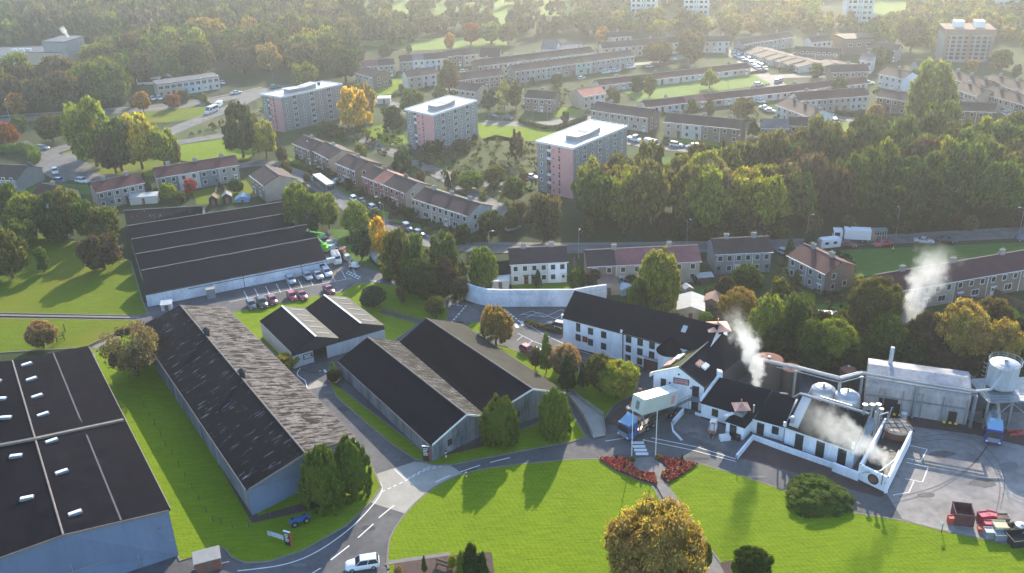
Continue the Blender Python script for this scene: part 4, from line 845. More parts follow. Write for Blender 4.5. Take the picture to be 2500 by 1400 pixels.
# solar panels on the grey terrace belong to its roof
# tall blocks
def tower(label, x, yb, wpx, H, dep, wm, wd, floors, cols, top=None, group=None):
    g = G(x, yb); s = ppm(g); w = wpx/s; u = Vector((.97, -.22, 0)).normalized(); v = Vector((.22, .97, 0)); up = Vector((0, 0, 1)); A = g-u*w/2
    t = empty('tower_block', g, label, 'tower block', group); b = MB()
    b.obox(A, u*w, v*dep, up*H, 0)
    b.build('wall', MA[wm], t); q = MB(); q.obox(A-u*.3-v*.3+up*H, u*(w+.6), v*(dep+.6), up*(.8 if not top else 2.2), 0); r = q.build('roof', MA[top or 'trim'], t)
    for k in (.2, .62): q = MB(); q.obox(A+u*w*k+v*dep*.3+up*(H+(2.2 if top else .8)), u*w*.2, v*dep*.35, up*2.6); q.build('lift_room', MA['trim'], r)
    for c in range(cols):
        m = MB()
        for k in range(floors): m.obox(A+u*w*(c+.18)/cols-v*.12+up*(1.2+k*(H-1.5)/floors), u*w*.64/cols, v*.1, up*1.15)
        tag(m.build('window_column', MA['glass'], t))
    for c in (.0, .47, .93): q = MB(); q.obox(A+u*w*c-v*.35, u*w*.07, v*.35, up*H); q.build('pilaster', MA[wd], t)
    return t
tower('brown tower block with pale balconies and white tanks on its roof', 2357, 152, 112, 11.5, 14, 'wgrey', 'wbrown', 6, 8, 'wbrown')
TGP = 'distant high-rise towers'
for x, yb, w_, lb in ((1570, 46, 62, 'far white high-rise, leftmost of the hazy towers'), (1698, 50, 60, 'far white high-rise, second of the hazy towers from the left'), (2094, 66, 62, 'far white high-rise standing above the brick block'), (2470, 30, 70, 'far white high-rise at the top right corner')):
    tower(lb, x, yb, w_, 52, 16, 'wlight', 'wblue', 19, 5, None, TGP)
t = empty('brick_block', G(2090, 135), 'flat-roofed red brick block in the far estate', 'block'); b = MB(); A = G(2060, 137); up = Vector((0, 0, 1)); b.obox(A, Vector((13, 1, 0)), Vector((-1, 12, 0)), up*7); b.build('wall', MA['wbrown'], t)
b = MB(); b.obox(A+up*7-Vector((.3, .3, 0)), Vector((13.6, 1, 0)), Vector((-1, 12.6, 0)), up*.5); b.build('roof', MA['brownroof'], t)
for k in range(3): put(t, W['w'], 'window', A, Vector((1, .077, 0)).normalized(), Vector((0, -1, 0)), 2.5+4*k, 4)
# school on the left
t = empty('school', G(120, 165), 'pale school building with tall grey hall among the trees', 'school'); b = MB()
def bx(b, p1, p2, dep, h, mi=0, z0=0):
    A, B = G(*p1, h), G(*p2, h); A.z = B.z = z0; u = (B-A); n = Vector((-u.y, u.x, 0)).normalized()
    if n.y < 0: n = -n
    b.obox(A, u, n*dep, up*(h-z0), mi); return A, B, n
A, B, n = bx(b, (65, 128), (150, 130), 16, 6); b.build('wall', MA['wbeige'], t)
b = MB(); b.obox(A+up*6-n*.3, B-A, n*16.5, up*.3); b.build('roof', MA['greyroof'], t)
b = MB(); A, B, n = bx(b, (102, 103), (158, 104), 14, 11); b.build('hall', MA['wgrey'], t); b = MB(); b.obox(A+up*11-n*.4, B-A, n*15, up*.4); b.build('hall_roof', MA['greyroof'], t)
b = MB(); A, B, n = bx(b, (-60, 140), (66, 136), 22, 4.5); b.build('wing', MA['wlight'], t); b = MB(); b.obox(A+up*4.5-n*.4, B-A, n*23, up*.3); b.build('wing_roof', MA['greyroof'], t)
for k in range(7): put(t, W['w'], 'window', A, (B-A).normalized(), -n, 4+k*4.0, 1.5)
for k in range(3): b = MB(); p = A+(B-A)*(.55+.14*k)+n*8+up*4.8; b.obox(p, (B-A).normalized()*2.5, n*1.5, up*1.4); b.build('roof_vent', MA['membrane'], t)
# ------------------------------------------------------------ distillery
WH = 'white'
def textmesh(s, size, m, name='lettering'):
    c = bpy.data.curves.new('t', 'FONT'); c.body = s; c.size = size; c.extrude = .02; c.align_x = 'CENTER'; c.resolution_u = 2
    o = bpy.data.objects.new('t', c); COL.objects.link(o); dg = bpy.context.evaluated_depsgraph_get(); dg.update(); me = bpy.data.meshes.new_from_object(o.evaluated_get(dg)); bpy.data.objects.remove(o)
    me.materials.clear(); me.materials.append(MA[m]); me.name = name; return me
def puttext(t, s, size, p, u, m='black', tilt=90):
    me = textmesh(s, size, m); o = bpy.data.objects.new('lettering', me); COL.objects.link(o); o.parent = t
    o.rotation_euler = (R_(90), 0, math.atan2(u.y, u.x)); o.location = Vector(p)-WO[t.name]; return o
def office():
    ze, rise, dep = 6.6, 3.4, 9.5
    A, B = G(1374.5, 772, ze), G(1627, 838, ze); A.z = B.z = 0; u = (B-A).normalized(); L = (B-A).length; n = Vector((u.y, -u.x, 0)); up = Vector((0, 0, 1))
    t = empty('distillery_building', (A+B)/2-n*dep/2, 'long three-storey white distillery building with dark slate roof and round stair turret', 'distillery')
    C_, D_ = B-n*dep+u*8, A-n*dep; B2 = B+u*8
    w = MB(); w.poly([A, B2, B2+up*ze, A+up*ze]); w.poly([C_, D_, D_+up*ze, C_+up*ze]); w.poly([D_, A, A+up*ze, (A+D_)/2+up*(ze+rise), D_+up*ze]); w.poly([B2, C_, C_+up*ze, (B2+C_)/2+up*(ze+rise), B2+up*ze]); w.build('wall', MA[WH], t)
    mid = A+u*L*.585
    for a, b, dz in ((A-u*.15, mid, 0), (mid, B2, .12)):
        r = MB(); k = .3*rise/(dep/2); ea, eb = a+n*.3+up*(ze-k+.1+dz), b+n*.3+up*(ze-k+.1+dz); fa, fb = a-n*(dep+.3)+up*(ze-k+.1+dz), b-n*(dep+.3)+up*(ze-k+.1+dz); ra, rb_ = a-n*dep/2+up*(ze+rise+.1+dz), b-n*dep/2+up*(ze+rise+.1+dz)
        r.slope(ea, eb, rb_, ra); r.slope(fb, fa, ra, rb_); th = up*.15
        r.poly([ea-th, ea, ra, fa, fa-th, ra-th]); r.poly([eb-th, rb_-th, fb-th, fb, rb_, eb]); r.poly([ea-th, eb-th, eb, ea]); r.poly([eb-th, ea-th, ra-th, rb_-th]); ro = r.build('roof', MA['slate'], t)
    b = MB(); b.obox(A-u*.25+n*.35+up*(ze-.5), u*.3, -n*.5, up*.9); b.build('skew_stone', MA['trim'], t)
    for x, zs_, ky in ((.155, (4.4, 2.2), 'kt'), (.28, (4.3, 1.9), 'k'), (.41, (4.3, 1.8), 'k')):
        for z in zs_: put(t, W['k' if z < 4 or x > .2 else 'kt'], 'window', A, u, n, L*x, z-(.2 if x < .2 and z > 4 else 0))
    b = MB(); p = A+u*L*.2+n*.03+up*2.2; b.obox(p, u*1.1, n*.05, up*1.2, 0); b.obox(p+u*.15+n*.055+up*.25, u*.8, n*.01, up*.7, 1); b.build('sign_board', [MA['black'], MA['rlamp']], t)
    for x in (.65, .76, .87):
        for z in (4.75, 2.75, .7): 
            if x > .8 and z < 1: continue
            put(t, W['k'], 'window', A, u, n, L*x, z)
    for x, ww in ((.6, .18),): b = MB(); b.cyl(A+u*L*x+n*.15, A+u*L*x+n*.15+up*(ze-.3), .09, .09, 6); b.build('drainpipe', MA['black'], t)
    b = MB(); b.obox(A+u*L*.585-u*.2+n*.02+up*(ze-1.6), u*.4, n*.35, up*2.0); b.build('wall_flue', MA['trim'], t)
    b = MB(); b.obox(A+u*L*.80+n*.04+up*0, u*2.9, n*.1, up*2.15, 0); b.obox(A+u*(L*.80+.2)+n*.1, u*1.2, n*.06, up*1.9, 1); b.obox(A+u*(L*.80+1.5)+n*.1, u*1.2, n*.06, up*1.9, 1); b.build('door', [MA['black'], MA['doorb']], t)
    puttext(t, 'AUCHENTOSHAN', .42, A+u*(L*.80+1.45)+n*.05+up*2.5, u); b = MB(); b.obox(A+u*(L*.80+.1)+n*.04+up*2.36, u*2.7, n*.02, up*.06); b.obox(A+u*(L*.80+1.2)+n*.04+up*3.0, u*.5, n*.02, up*.25); b.build('crest', MA['black'], t)
    # turret
    b = MB(); b.obox(A+n*.02, u*L*.79, n*.06, up*.3); b.build('plinth', MA['black'], t); b = MB(); b.obox(A+n*.34+up*(ze-.32), u*(L+1), n*.1, up*.14); b.build('gutter', MA['black'], t)
    c = A+u*(L*1.04)+n*.5; b = MB(); b.cyl(c, c+up*5.6, 2.0, 2.0, 24); tu = b.build('turret', MA[WH], t, smooth=False)
    b = MB(); b.cyl(c+up*5.45, c+up*5.6, 2.35, 2.35, 24); b.cyl(c+up*5.6, c+up*8.3, 2.4, .05, 24); b.build('turret_roof', MA['slate'], tu)
    put(t, W['kt'], 'window', A, u, n, L*1.02, 1.0).location += n*2.0
    b = MB(); p = A+u*(L*1.08)-n*2.2+up*(ze+1.75); sl = Vector((-n.x*dep/2, -n.y*dep/2, rise)).normalized(); b.obox(p, u*.9, sl*1.4, up*.1); b.build('rooflight', MA['membrane'], t)
office()
def mashhouse():
    ze, zr = 6.0, 7.8; up = Vector((0, 0, 1)); f0 = lambda p: Vector((p.x, p.y, 0))
    l1, a1, r1 = G(1596, 911, ze), G(1658, 899, zr), G(1719, 947, ze-1.2); l2, a2, r2 = G(1737, 818, ze), G(1756, 813, zr), G(1838, 850, ze-1.2)
    t = empty('mash_house', (l1+r1+l2+r2)/4*Vector((1, 1, 0)), 'white gabled mash house with mossy left slope, dark right slope and framed sign', 'distillery')
    w = MB(); w.poly([f0(l1), f0(r1), r1, a1, l1]); w.poly([f0(r2), f0(l2), l2, a2, r2]); w.poly([f0(l2), f0(l1), l1, l2]); w.poly([f0(r1), f0(r2), r2, r1], 1); w.build('wall', [MA[WH], MA['ventgrey']], t)
    def sl(e1, e2, m, mm='roof_slope'):
        s = MB(); q = up*.14; a, b, c, d = e1+q, e2+q, a2+q, a1+q
        (s.slope(b, a, d, c) if (b-a).cross(d-a).z < 0 else s.slope(a, b, c, d)); s.poly([a, e1, e2, b]); s.poly([d, a1, e1, a]); return s.build(mm, MA[m], t)
    s1 = sl(l1, l2, 'moss'); s2 = sl(r1, r2, 'slate')
    b = MB(); b.obox(l1+up*.1, a1-l1, (a1-a2).normalized()*.3, up*.28); b.obox(l1-up*.3, Vector((-.5, -.3, 0)), (a1-a2).normalized()*.6, up*.7); b.build('skew_stone', MA['trim'], t)
    b = MB(); b.obox(r1+up*.1, a1-r1, (a1-a2).normalized()*.15, up*.2); b.build('skew_stone', MA['black'], t)
    b = MB(); b.tube([a1+up*.2, a2+up*.2], .15, 6); b.build('ridge', MA['kerb'], t)
    sn = lambda e1, e2, uu, v: e1.lerp(e2, uu).lerp(a1.lerp(a2, uu), v)
    for uu, v, e1, e2, m, k in ((.1, .12, l1, l2, 'copper', 0), (.26, .12, l1, l2, 'trim', 0), (.2, .56, r1, r2, 'copper', 1), (.22, .38, r1, r2, 'trim', 1)):
        p = sn(e1, e2, uu, v); du = (a2-a1).normalized(); dv = (sn(e1, e2, uu, v+.1)-p).normalized(); b = MB(); b.obox(p+up*.15, du*(2.2 if k == 0 else 1.7), dv*(1.5 if k == 0 else .9), up*.35); b.build('rooflight', MA[m], t)
    u = (f0(r1)-f0(l1)).normalized(); n = Vector((u.y, -u.x, 0)); Lw = (f0(r1)-f0(l1)).length
    b = MB(); p = f0(l1)+u*Lw*.4+n*.04+up*4.7; b.obox(p, u*2.7, n*.06, up*1.15, 0); b.obox(p+u*.15+n*.065+up*.12, u*2.4, n*.01, up*.9, 1); b.build('sign_board', [MA['black'], MA['wpink']], t)
    puttext(t, 'AUCHENTOSHAN', .36, p+u*1.35+n*.08+up*.62, u, 'black'); puttext(t, 'DISTILLERY', .3, p+u*1.35+n*.08+up*.22, u, 'black')
    put(t, W['kt'], 'window', f0(l1), u, n, Lw*.2, 3.5); put(t, W['k'], 'window', f0(l1), u, n, Lw*.2, .9)
    put(t, D['k'], 'door', f0(l1), u, n, Lw*.84, 2.6); put(t, D['k'], 'door', f0(l1), u, n, Lw*.84, .05)
    for x, z in ((.33, 4.6), (.5, 6.6), (.75, 4.3)): b = MB(); q = f0(l1)+u*Lw*x+up*z; b.cyl(q, q+n*.15, .16, .16, 8); b.build('wall_lamp', MA['black'], t)
    # outside stair and landing
    b = MB(); p = f0(l1)+u*Lw*.75+n*.05+up*2.5; b.obox(p, u*2.4, n*1.3, up*.1)
    for x in (0, 2.3):
        b.tube([p+u*x+n*1.25-up*2.5, p+u*x+n*1.25+up*1.0], .04, 5)
    b.tube([p+n*1.25+up*1, p+u*2.3+n*1.25+up*1], .035, 5); b.tube([p+n*1.25+up*.5, p+u*2.3+n*1.25+up*.5], .03, 5)
    for k in range(8): b.obox(p-u*(.35*(k+1))+n*.1-up*(.28*(k+1)), u*.35, n*1.0, up*.06)
    b.tube([p+n*1.2+up*1, p-u*2.8+n*1.2-up*1.3], .035, 5); b.build('stair', MA['steel'], t)
    # copper pagoda head at the far end of the ridge
    p = a2+up*.5-(a2-a1).normalized()*.8; c = MB(); c.obox(p-Vector((.9, .9, 0)), Vector((1.8, 0, 0)), Vector((0, 1.8, 0)), up*1.1); vt = c.build('pagoda_base', MA['slate'], t)
    c = MB(); q = p+up*1.1; s_ = 2.1; cor = [q+Vector((x*s_, y*s_, 0)) for x, y in ((-1, -1), (1, -1), (1, 1), (-1, 1))]; top = q+up*1.0
    c.poly(cor[::-1])
    for i in range(4): c.poly([cor[i], cor[(i+1) % 4], q+up*.5+(cor[(i+1) % 4]-q)*.42, q+up*.5+(cor[i]-q)*.42]); c.poly([q+up*.5+(cor[i]-q)*.42, q+up*.5+(cor[(i+1) % 4]-q)*.42, top, top])
    c.cyl(top-up*.1, top+up*.7, .12, .08, 8); c.build('pagoda_cap', MA['copper'], vt)
    c = MB(); c.tube([p+up*.9+Vector((-1, 0, 0)), p+up*.7+Vector((-2.6, -.3, 0))], .16, 8); c.build('vent_pipe', MA['trim'], t)
mashhouse()
def stillhouse():
    up = Vector((0, 0, 1)); ze = 3.1; f0 = lambda p: Vector((p.x, p.y, 0))
    t = empty('still_house', G(1850, 1020), 'low white still house with two dark roof slopes along the red paving', 'distillery')
    def mono(e1, e2, r1, r2, ze, zr, nm='wall', back=1.0):
        a, b, c, d = G(*e1, ze), G(*e2, ze), G(*r2, zr), G(*r1, zr); w = MB(); bk = (d-a); bk.z = 0; bk.normalize(); e, f = d+bk*back, c+bk*back; e.z = f.z = zr-.5
        w.poly([f0(a), f0(b), b, a]); w.poly([f0(b), f0(f), f, c, b]); w.poly([f0(e), f0(a), a, d, e]); w.poly([f0(f), f0(e), e, f]); w.build(nm, MA[WH], t)
        r = MB(); q = up*.12; o = (a-d).normalized()*.3; r.slope(a+o+q, b+o+q, c+q, d+q); r.slope(f+q, e+q, d+q, c+q); r.poly([a+o, b+o, b+o+q, a+o+q]); r.poly([d, a+o, a+o+q, d+q]); r.poly([b+o, c, c+q, b+o+q]); r.build('roof', MA['slate'], t)
        return a, b, c, d
    a, b, c, d = mono((1713, 982), (1841, 1020), (1757, 923), (1885, 955), 3.1, 6.0)
    u = (f0(b)-f0(a)).normalized(); n = Vector((u.y, -u.x, 0)); L = (b-a).length
    g = MB(); g.obox(a+up*.1, d-a, -u*.35, up*.5); g.obox(d-u*.4, u*.9, Vector((0, .9, 0)), up*1.2); g.build('skew_stone', MA['dirtywhite'], t)
    g = MB(); g.obox(f0(a)+n*.02, u*L, n*.06, up*.25); g.build('plinth', MA['black'], t)
    for x in (.27, .62): put(t, W['k'], 'window', f0(a), u, n, L*x, 1.2)
    a2, b2, c2, d2 = mono((1841, 1020), (1916, 1041), (1886, 956), (1943, 975), 3.0, 6.0)
    L2 = (b2-a2).length; put(t, D['k'], 'door', f0(a2), u, n, L2*.24, .1); put(t, W['k'], 'window', f0(a2), u, n, L2*.72, 1.2)
    b_ = MB(); p = a.lerp(b, .98)+up*1.0; b_.cyl(p, p+up*1.4, .14, .14, 8); b_.build('steam_pipe', MA['galv'], t)
    # taller hall to the right
    t2 = empty('still_hall', G(2000, 1060), 'taller white hall with dark roof, long glass rooflight strip and three dark doorways', 'distillery'); tt = t
    t = t2
    def mono2(e1, e2, r1, r2, ze, zr):
        a, b, c, d = G(*e1, ze), G(*e2, ze), G(*r2, zr), G(*r1, zr); w = MB(); bk = (d-a); bk.z = 0; bk.normalize(); e, f = d+bk*1.5, c+bk*1.5; e.z = f.z = zr-.8
        w.poly([f0(a), f0(b), b, a]); w.poly([f0(b), f0(f), f, c, b]); w.poly([f0(e), f0(a), a, d, e]); w.poly([f0(f), f0(e), e, f]); w.build('wall', MA[WH], t2)
        r = MB(); q = up*.12; o = (a-d).normalized()*.3; r.slope(a+o+q, b+o+q, c+q, d+q); r.slope(f+q, e+q, d+q, c+q); r.poly([a+o, b+o, b+o+q, a+o+q]); r.poly([d, a+o, a+o+q, d+q]); r.poly([b+o, c, c+q, b+o+q]); r.build('roof', MA['slate'], t2)
        return a, b, c, d
    a, b, c, d = mono2((1918, 1040), (2087, 1098), (1953, 967), (2121, 1017), 3.6, 6.6)
    u = (f0(b)-f0(a)).normalized(); n = Vector((u.y, -u.x, 0)); L = (b-a).length
    g = MB(); p, q = a.lerp(b, .045), d.lerp(c, .045); g.obox(p+(q-p)*.02+up*.14, (q-p)*.93, u*1.5, up*.3, 0)
    g.build('rooflight', MA['membrane'], t); g = MB(); p = a.lerp(b, .07).lerp(d.lerp(c, .07), .1)+up*.4; g.cyl(p, p+up*.8, .3, .3, 10); g.cyl(p+up*.8, p+up*1.1, .55, .2, 10); g.build('roof_vent', MA['galv'], t)
    for x in (.16, .47, .78):
        g = MB(); g.obox(f0(a)+u*L*x+n*.03, u*1.35, n*.05, up*2.9, 0); g.obox(f0(a)+u*(L*x+.2)+n*.08+up*.9, u*.95, n*.03, up*1.4, 1); g.build('door', [MA['black'], MA['glass']], t)
    g = MB(); g.obox(f0(a)+n*.02, u*L*.155, n*.04, up*.25); g.build('plinth', MA['black'], t); g = MB(); g.obox(a+n*.3-up*.12, u*L, n*.1, up*.14); g.build('gutter', MA['black'], t)
    g = MB(); g.obox(a+n*.05-u*.3-up*0, u*.5, n*.3, up*.8); g.build('skew_stone', MA['trim'], t)
    g = MB(); p = b-n*.1+up*.3; g.cyl(p-up*1.4-u*.3+n*.2, p+up*.9-u*.3+n*.2, .25, .25, 10); g.cyl(p-up*.6-u*1.3+n*.1, p-up*.6-u*1.3+n*.45, .28, .28, 10); g.build('wall_vent', MA['trim'], t)
    # pipe rail along the ridge with insulated pipes
    g = MB(); g.tube([d+up*.5, c+up*.5], .17, 8); g.tube([d.lerp(c, .3)+up*1.0, d.lerp(c, .75)+up*1.0], .12, 6)
    for k in range(5): q = d.lerp(c, .1+.2*k); g.cyl(q, q+up*.6, .07, .07, 5)
    g.build('pipe_run', MA['stainless'], t)
    g = MB()
    for k in range(9): q = d.lerp(c, .45+.065*k); g.tube([q, q+up*1.2], .035, 4)
    for z in (.6, 1.2): g.tube([d.lerp(c, .45)+up*z, c+up*z], .035, 4)
    g.build('railing', MA['galv'], t)
    for k, (dx, hh) in enumerate(((-.8, 1.8), (.3, 2.2), (1.2, 2.6))):
        g = MB(); q = c+u*dx+up*.0; g.cyl(q-up*3, q+up*hh, .2, .2, 8); g.cyl(q+up*hh, q+up*(hh+.15), .45, .45, 10); g.build('vent_stack', MA['galv'], t)
    g = MB(); p = b.lerp(c, .1)+u*.35; q = b.lerp(c, .95)+u*.35; g.hexa([p-up*1, p+u*.8-up*1, q+u*.8-up*1, q-up*1, p+up*.25, p+u*.8+up*.25, q+u*.8+up*.25, q+up*.25]); g.build('side_duct', MA['steel'], t)
    # kiosk with pagoda cap
    t = empty('kiosk', G(1805, 1055), 'small white hut with hipped slate roof and copper pagoda cap, beside the forklift', 'hut')
    A, B, C3 = G(1771, 1060), G(1814, 1076), G(1837, 1051); h = 2.6; Dd = A+(C3-B); w = MB(); w.prism([p.xy[:] for p in (A, B, C3, Dd)], 0, h); w.build('wall', MA[WH], t)
    cc = (A+B+C3+Dd)/4; r = MB(); co_ = [cc+(p-cc)*1.15+up*(h-.05) for p in (A, B, C3, Dd)]; ti = [cc+(p-cc)*.5+up*(h+1.0) for p in (A, B, C3, Dd)]
    for i in range(4): r.slope(co_[i], co_[(i+1) % 4], ti[(i+1) % 4], ti[i])
    r.poly(ti); r.poly(co_[::-1]); ro = r.build('roof', MA['slate'], t)
    r = MB(); l1_, l2_ = [cc+(p-cc)*.48+up*(h+1.0) for p in (A, B, C3, Dd)], [cc+(p-cc)*.48+up*(h+1.7) for p in (A, B, C3, Dd)]
    for i in range(4): r.poly([l1_[i], l1_[(i+1) % 4], l2_[(i+1) % 4], l2_[i]])
    r.poly(l2_); r.build('louvre', MA['steel'], ro)
    r = MB(); q = cc+up*(h+2.4); s_ = 1.35; cor = [q+Vector((x*s_, y*s_, 0)) for x, y in ((-1, -1), (1, -1), (1, 1), (-1, 1))]; top = q+up*.75; r.poly(cor[::-1])
    for i in range(4): r.poly([cor[i], cor[(i+1) % 4], q+up*.35+(cor[(i+1) % 4]-q)*.35, q+up*.35+(cor[i]-q)*.35]); r.poly([q+up*.35+(cor[i]-q)*.35, q+up*.35+(cor[(i+1) % 4]-q)*.35, top])
    r.cyl(cc+up*(h+1.7), q, .35, .3, 8); r.cyl(top-up*.1, top+up*.6, .1, .06, 6); r.cyl(top+up*.55, top+up*.8, .16, .02, 6); r.build('pagoda_cap', MA['copper'], ro)
    r = MB(); p = cc+up*(h+1.2); r.obox(p+Vector((-1.0, -.3, 0)), Vector((-1.6, -.9, .0)), Vector((-.35, .55, 0)), up*.12); r.build('chute', MA['trim'], ro)
    u_ = (B-A).normalized(); n_ = Vector((u_.y, -u_.x, 0)); put(t, D['k'], 'door', A, u_, n_, 1.3, .05)
    b_ = MB(); b_.obox(A+u_*1.9+n_*.1, u_*.9, n_*.7, up*1.0); tag(b_.build('bin', MA['black']), 'black bin against the pagoda hut wall', 'bin')
stillhouse()
def bund():
    up = Vector((0, 0, 1)); h = 2.9
    t = empty('tank_enclosure', G(2150, 1160), 'white walled tank enclosure with a round porthole at its front', 'enclosure')
    A, B, C_ = G(2092, 1172), G(2164, 1207), G(2222, 1087); D_ = A+(C_-B); cen = (A+B+C_+D_)/4; w = MB()
    for p, q in ((A, B), (B, C_), (D_, A)):
        d = (q-p).normalized(); nn_ = Vector((-d.y, d.x, 0)); 
        if nn_.dot(cen-p) < 0: nn_ = -nn_
        w = MB(); w.obox(p, q-p, nn_*.35, up*h); w.build('wall', MA[WH], t); w = MB(); w.obox(p-nn_*.03, q-p, nn_*.03, up*.2); w.build('plinth', MA['black'], t); w = MB()
    f = MB(); f.prism([(cen+(p-cen)*.9).xy[:] for p in (A, B, C_, D_)], 0.05, 1.3); f.build('floor_slab', MA['black'], t)
    for k, (x, y, r_, h_) in enumerate(((2135, 1128, 1.0, 2.4), (2172, 1130, .5, 2.2))):
        g_ = G(x, y, 1.3); f = MB(); f.cyl((g_.x, g_.y, 1.3), (g_.x, g_.y, h_), r_, r_, 14); f.cyl((g_.x, g_.y, h_), (g_.x, g_.y, h_+.15), r_*.9, r_*.3, 14); f.build('sump_tank', MA['blacktank'] if 'blacktank' in MA else MA['rust'], t)
    f = MB(); f.tube([G(2105, 1155, 2.4), G(2150, 1150, 2.4), G(2200, 1110, 2.4)], .12, 6); f.tube([G(2160, 1180, 1.8), G(2195, 1100, 1.8)], .1, 6); f.build('pipe', MA['galv'], t)
    u = (B-A).normalized(); n = Vector((u.y, -u.x, 0)); L = (B-A).length; c = A+u*L*.52+up*1.5
    r = MB(); r.cyl(c, c+n*.12, .85, .85, 24, 0); r.cyl(c+n*.12, c+n*.14, .62, .62, 24, 1); r.build('porthole', [MA['black'], MA['rust']], t)
    r = MB(); r.tube([B+up*1.2-u*1.0+n*.05, B+up*3.9-u*.9+n*.1], .06, 5); r.build('pole', MA['black'], t)
    r = MB(); p = G(2186, 1075); cv = Vector((p.x, p.y, 0)); k = empty('round_vat', cv, 'round brown vat with a pale lid crossed by dark straps', 'vat'); r.cyl(cv+up*.9, cv+up*2.5, 2.3, 2.3, 28); r.build('vat_body', MA['rust'], k)
    r = MB(); r.cyl(cv+up*2.5, cv+up*2.8, 2.35, 2.1, 28); r.build('lid', MA['wbeige'], k)
    r = MB()
    for j in range(5): r.box(cv.x-2.2+j, cv.x-2.08+j, cv.y-2.0, cv.y+2.0, 2.8, 2.87)
    for j in range(4): r.box(cv.x-2.1, cv.x+2.1, cv.y-1.7+j*1.1, cv.y-1.6+j*1.1, 2.872, 2.92)
    r.build('strap', MA['black'], k)
    # pipes and ladder between hall and vat
    k = empty('pipework', G(2150, 1060), 'jumble of galvanised pipes and ladder beside the brown vat', 'pipework')
    for pts, rr in (([(2140, 1066, 0), (2140, 1066, 4.2), (2160, 1060, 4.2), (2162, 1058, 0)], .1), ([(2150, 1090, .9), (2168, 1052, 4.4), (2170, 1050, 4.4)], .09), ([(2133, 1050, 0), (2133, 1050, 3.6)], .3), ([(2146, 1040, 0), (2146, 1040, 3.4)], .38)):
        r = MB(); q = []
        for x, y, z in pts: g = G(x, y); q.append(Vector((g.x, g.y, z)))
        r.tube(q, rr, 8); r.build('pipe', MA['galv'], k)
    # low retaining walls
    def wall(label, pix, h, m='white', th=.3, cap=None):
        p = P2(pix); o = MB()
        strip(p, th, h, 'w', None, sm=1, h=1, mb=o); ob = o.build('boundary_wall', MA[m]); tag(ob, label, 'wall')
    wall('white retaining wall between red paving and the yard corner', [(1797, 1124), (1838, 1074), (1900, 1097), (2031, 1143)], 1.0)
    wall('taller white retaining wall beside the tank enclosure', [(2031, 1150), (2095, 1175)], 1.6)
    wall('white kerb wall in front of the mash house', [(1697, 1012), (1768, 1036)], .5)
    wall('white kerb curving round the truck bay', [(1640, 1035), (1643, 1055), (1665, 1078)], .35, th=.25)
    wall('pale block wall beside the raised container', [(1642, 1040), (1668, 1010)], 1.1, 'dirtywhite')
    return wall
wallf = bund()
# white boundary wall with roof edge behind the junction
def bigwall():
    up = Vector((0, 0, 1)); h = 4.0
    t = empty('boundary_wall', G(1300, 748), 'tall curved white boundary wall with a black notice below the white terrace', 'wall')
    pts = P2([(1137, 728), (1143, 733), (1165, 741), (1192, 747), (1230, 748.5), (1400, 748), (1440, 741), (1480, 736)]); w = MB(); strip(pts, .5, h, 'w', None, sm=1, h=1, mb=w); w.build('wall_face', MA['dirtywhite'], t)
    b = MB(); strip([(x, y-.3) for x, y in pts], .12, h-.9, 'w', None, sm=1, mb=b); b.build('string_course', MA['wgrey'], t)
    p = G(1217, 742); b = MB(); b.box(p.x-.7, p.x+.7, p.y-.25, p.y-.15, 2.1, 3.3, 0)
    for k in range(3): b.box(p.x-.5, p.x+.5, p.y-.27, p.y-.25, 2.3+.32*k, 2.42+.32*k, 1)
    b.build('sign_board', [MA['black'], MA['wpink']], t)
bigwall()
# stainless domes, washback, tanks
def tank(label, x, yb, r, h, m, dome=.3, name='tank', z0=0, deck=None):
    p = G(x, yb, z0); t = empty(name, (p.x, p.y, 0), label, 'tank'); b = MB(); b.lathe((p.x, p.y, 0), [(r, z0), (r, h)], 28); b.build('tank_body', MA[m], t, smooth=True)
    b = MB(); b.lathe((p.x, p.y, 0), [(r, h), (r*.9, h+dome*.45), (r*.6, h+dome*.8), (r*.25, h+dome), (.01, h+dome*1.03)], 28); b.build('tank_top', MA[m if m != 'blacktank' else 'rust'], t, smooth=True)
    b = MB(); b.cyl((p.x, p.y, h+dome*.8), (p.x, p.y, h+dome+.35), .22, .22, 8); b.build('vent', MA['galv'], t); return t, p
tank('stainless dome tank behind the still hall, left one', 2004, 1000, 2.2, 3.6, 'stainless', 1.3); tank('stainless dome tank behind the still hall, right one', 2062, 1015, 2.2, 3.6, 'stainless', 1.3)
tank('dark tank with flat red-brown lid behind the steam', 1870, 955, 2.5, 6.5, 'blacktank', .25); tank('small rusty-topped tank under the trees', 2065, 950, 1.4, 4, 'blacktank', .4)
tank('dark squat tank left of the pipe bridge', 1925, 958, 1.8, 5.0, 'blacktank', .2)
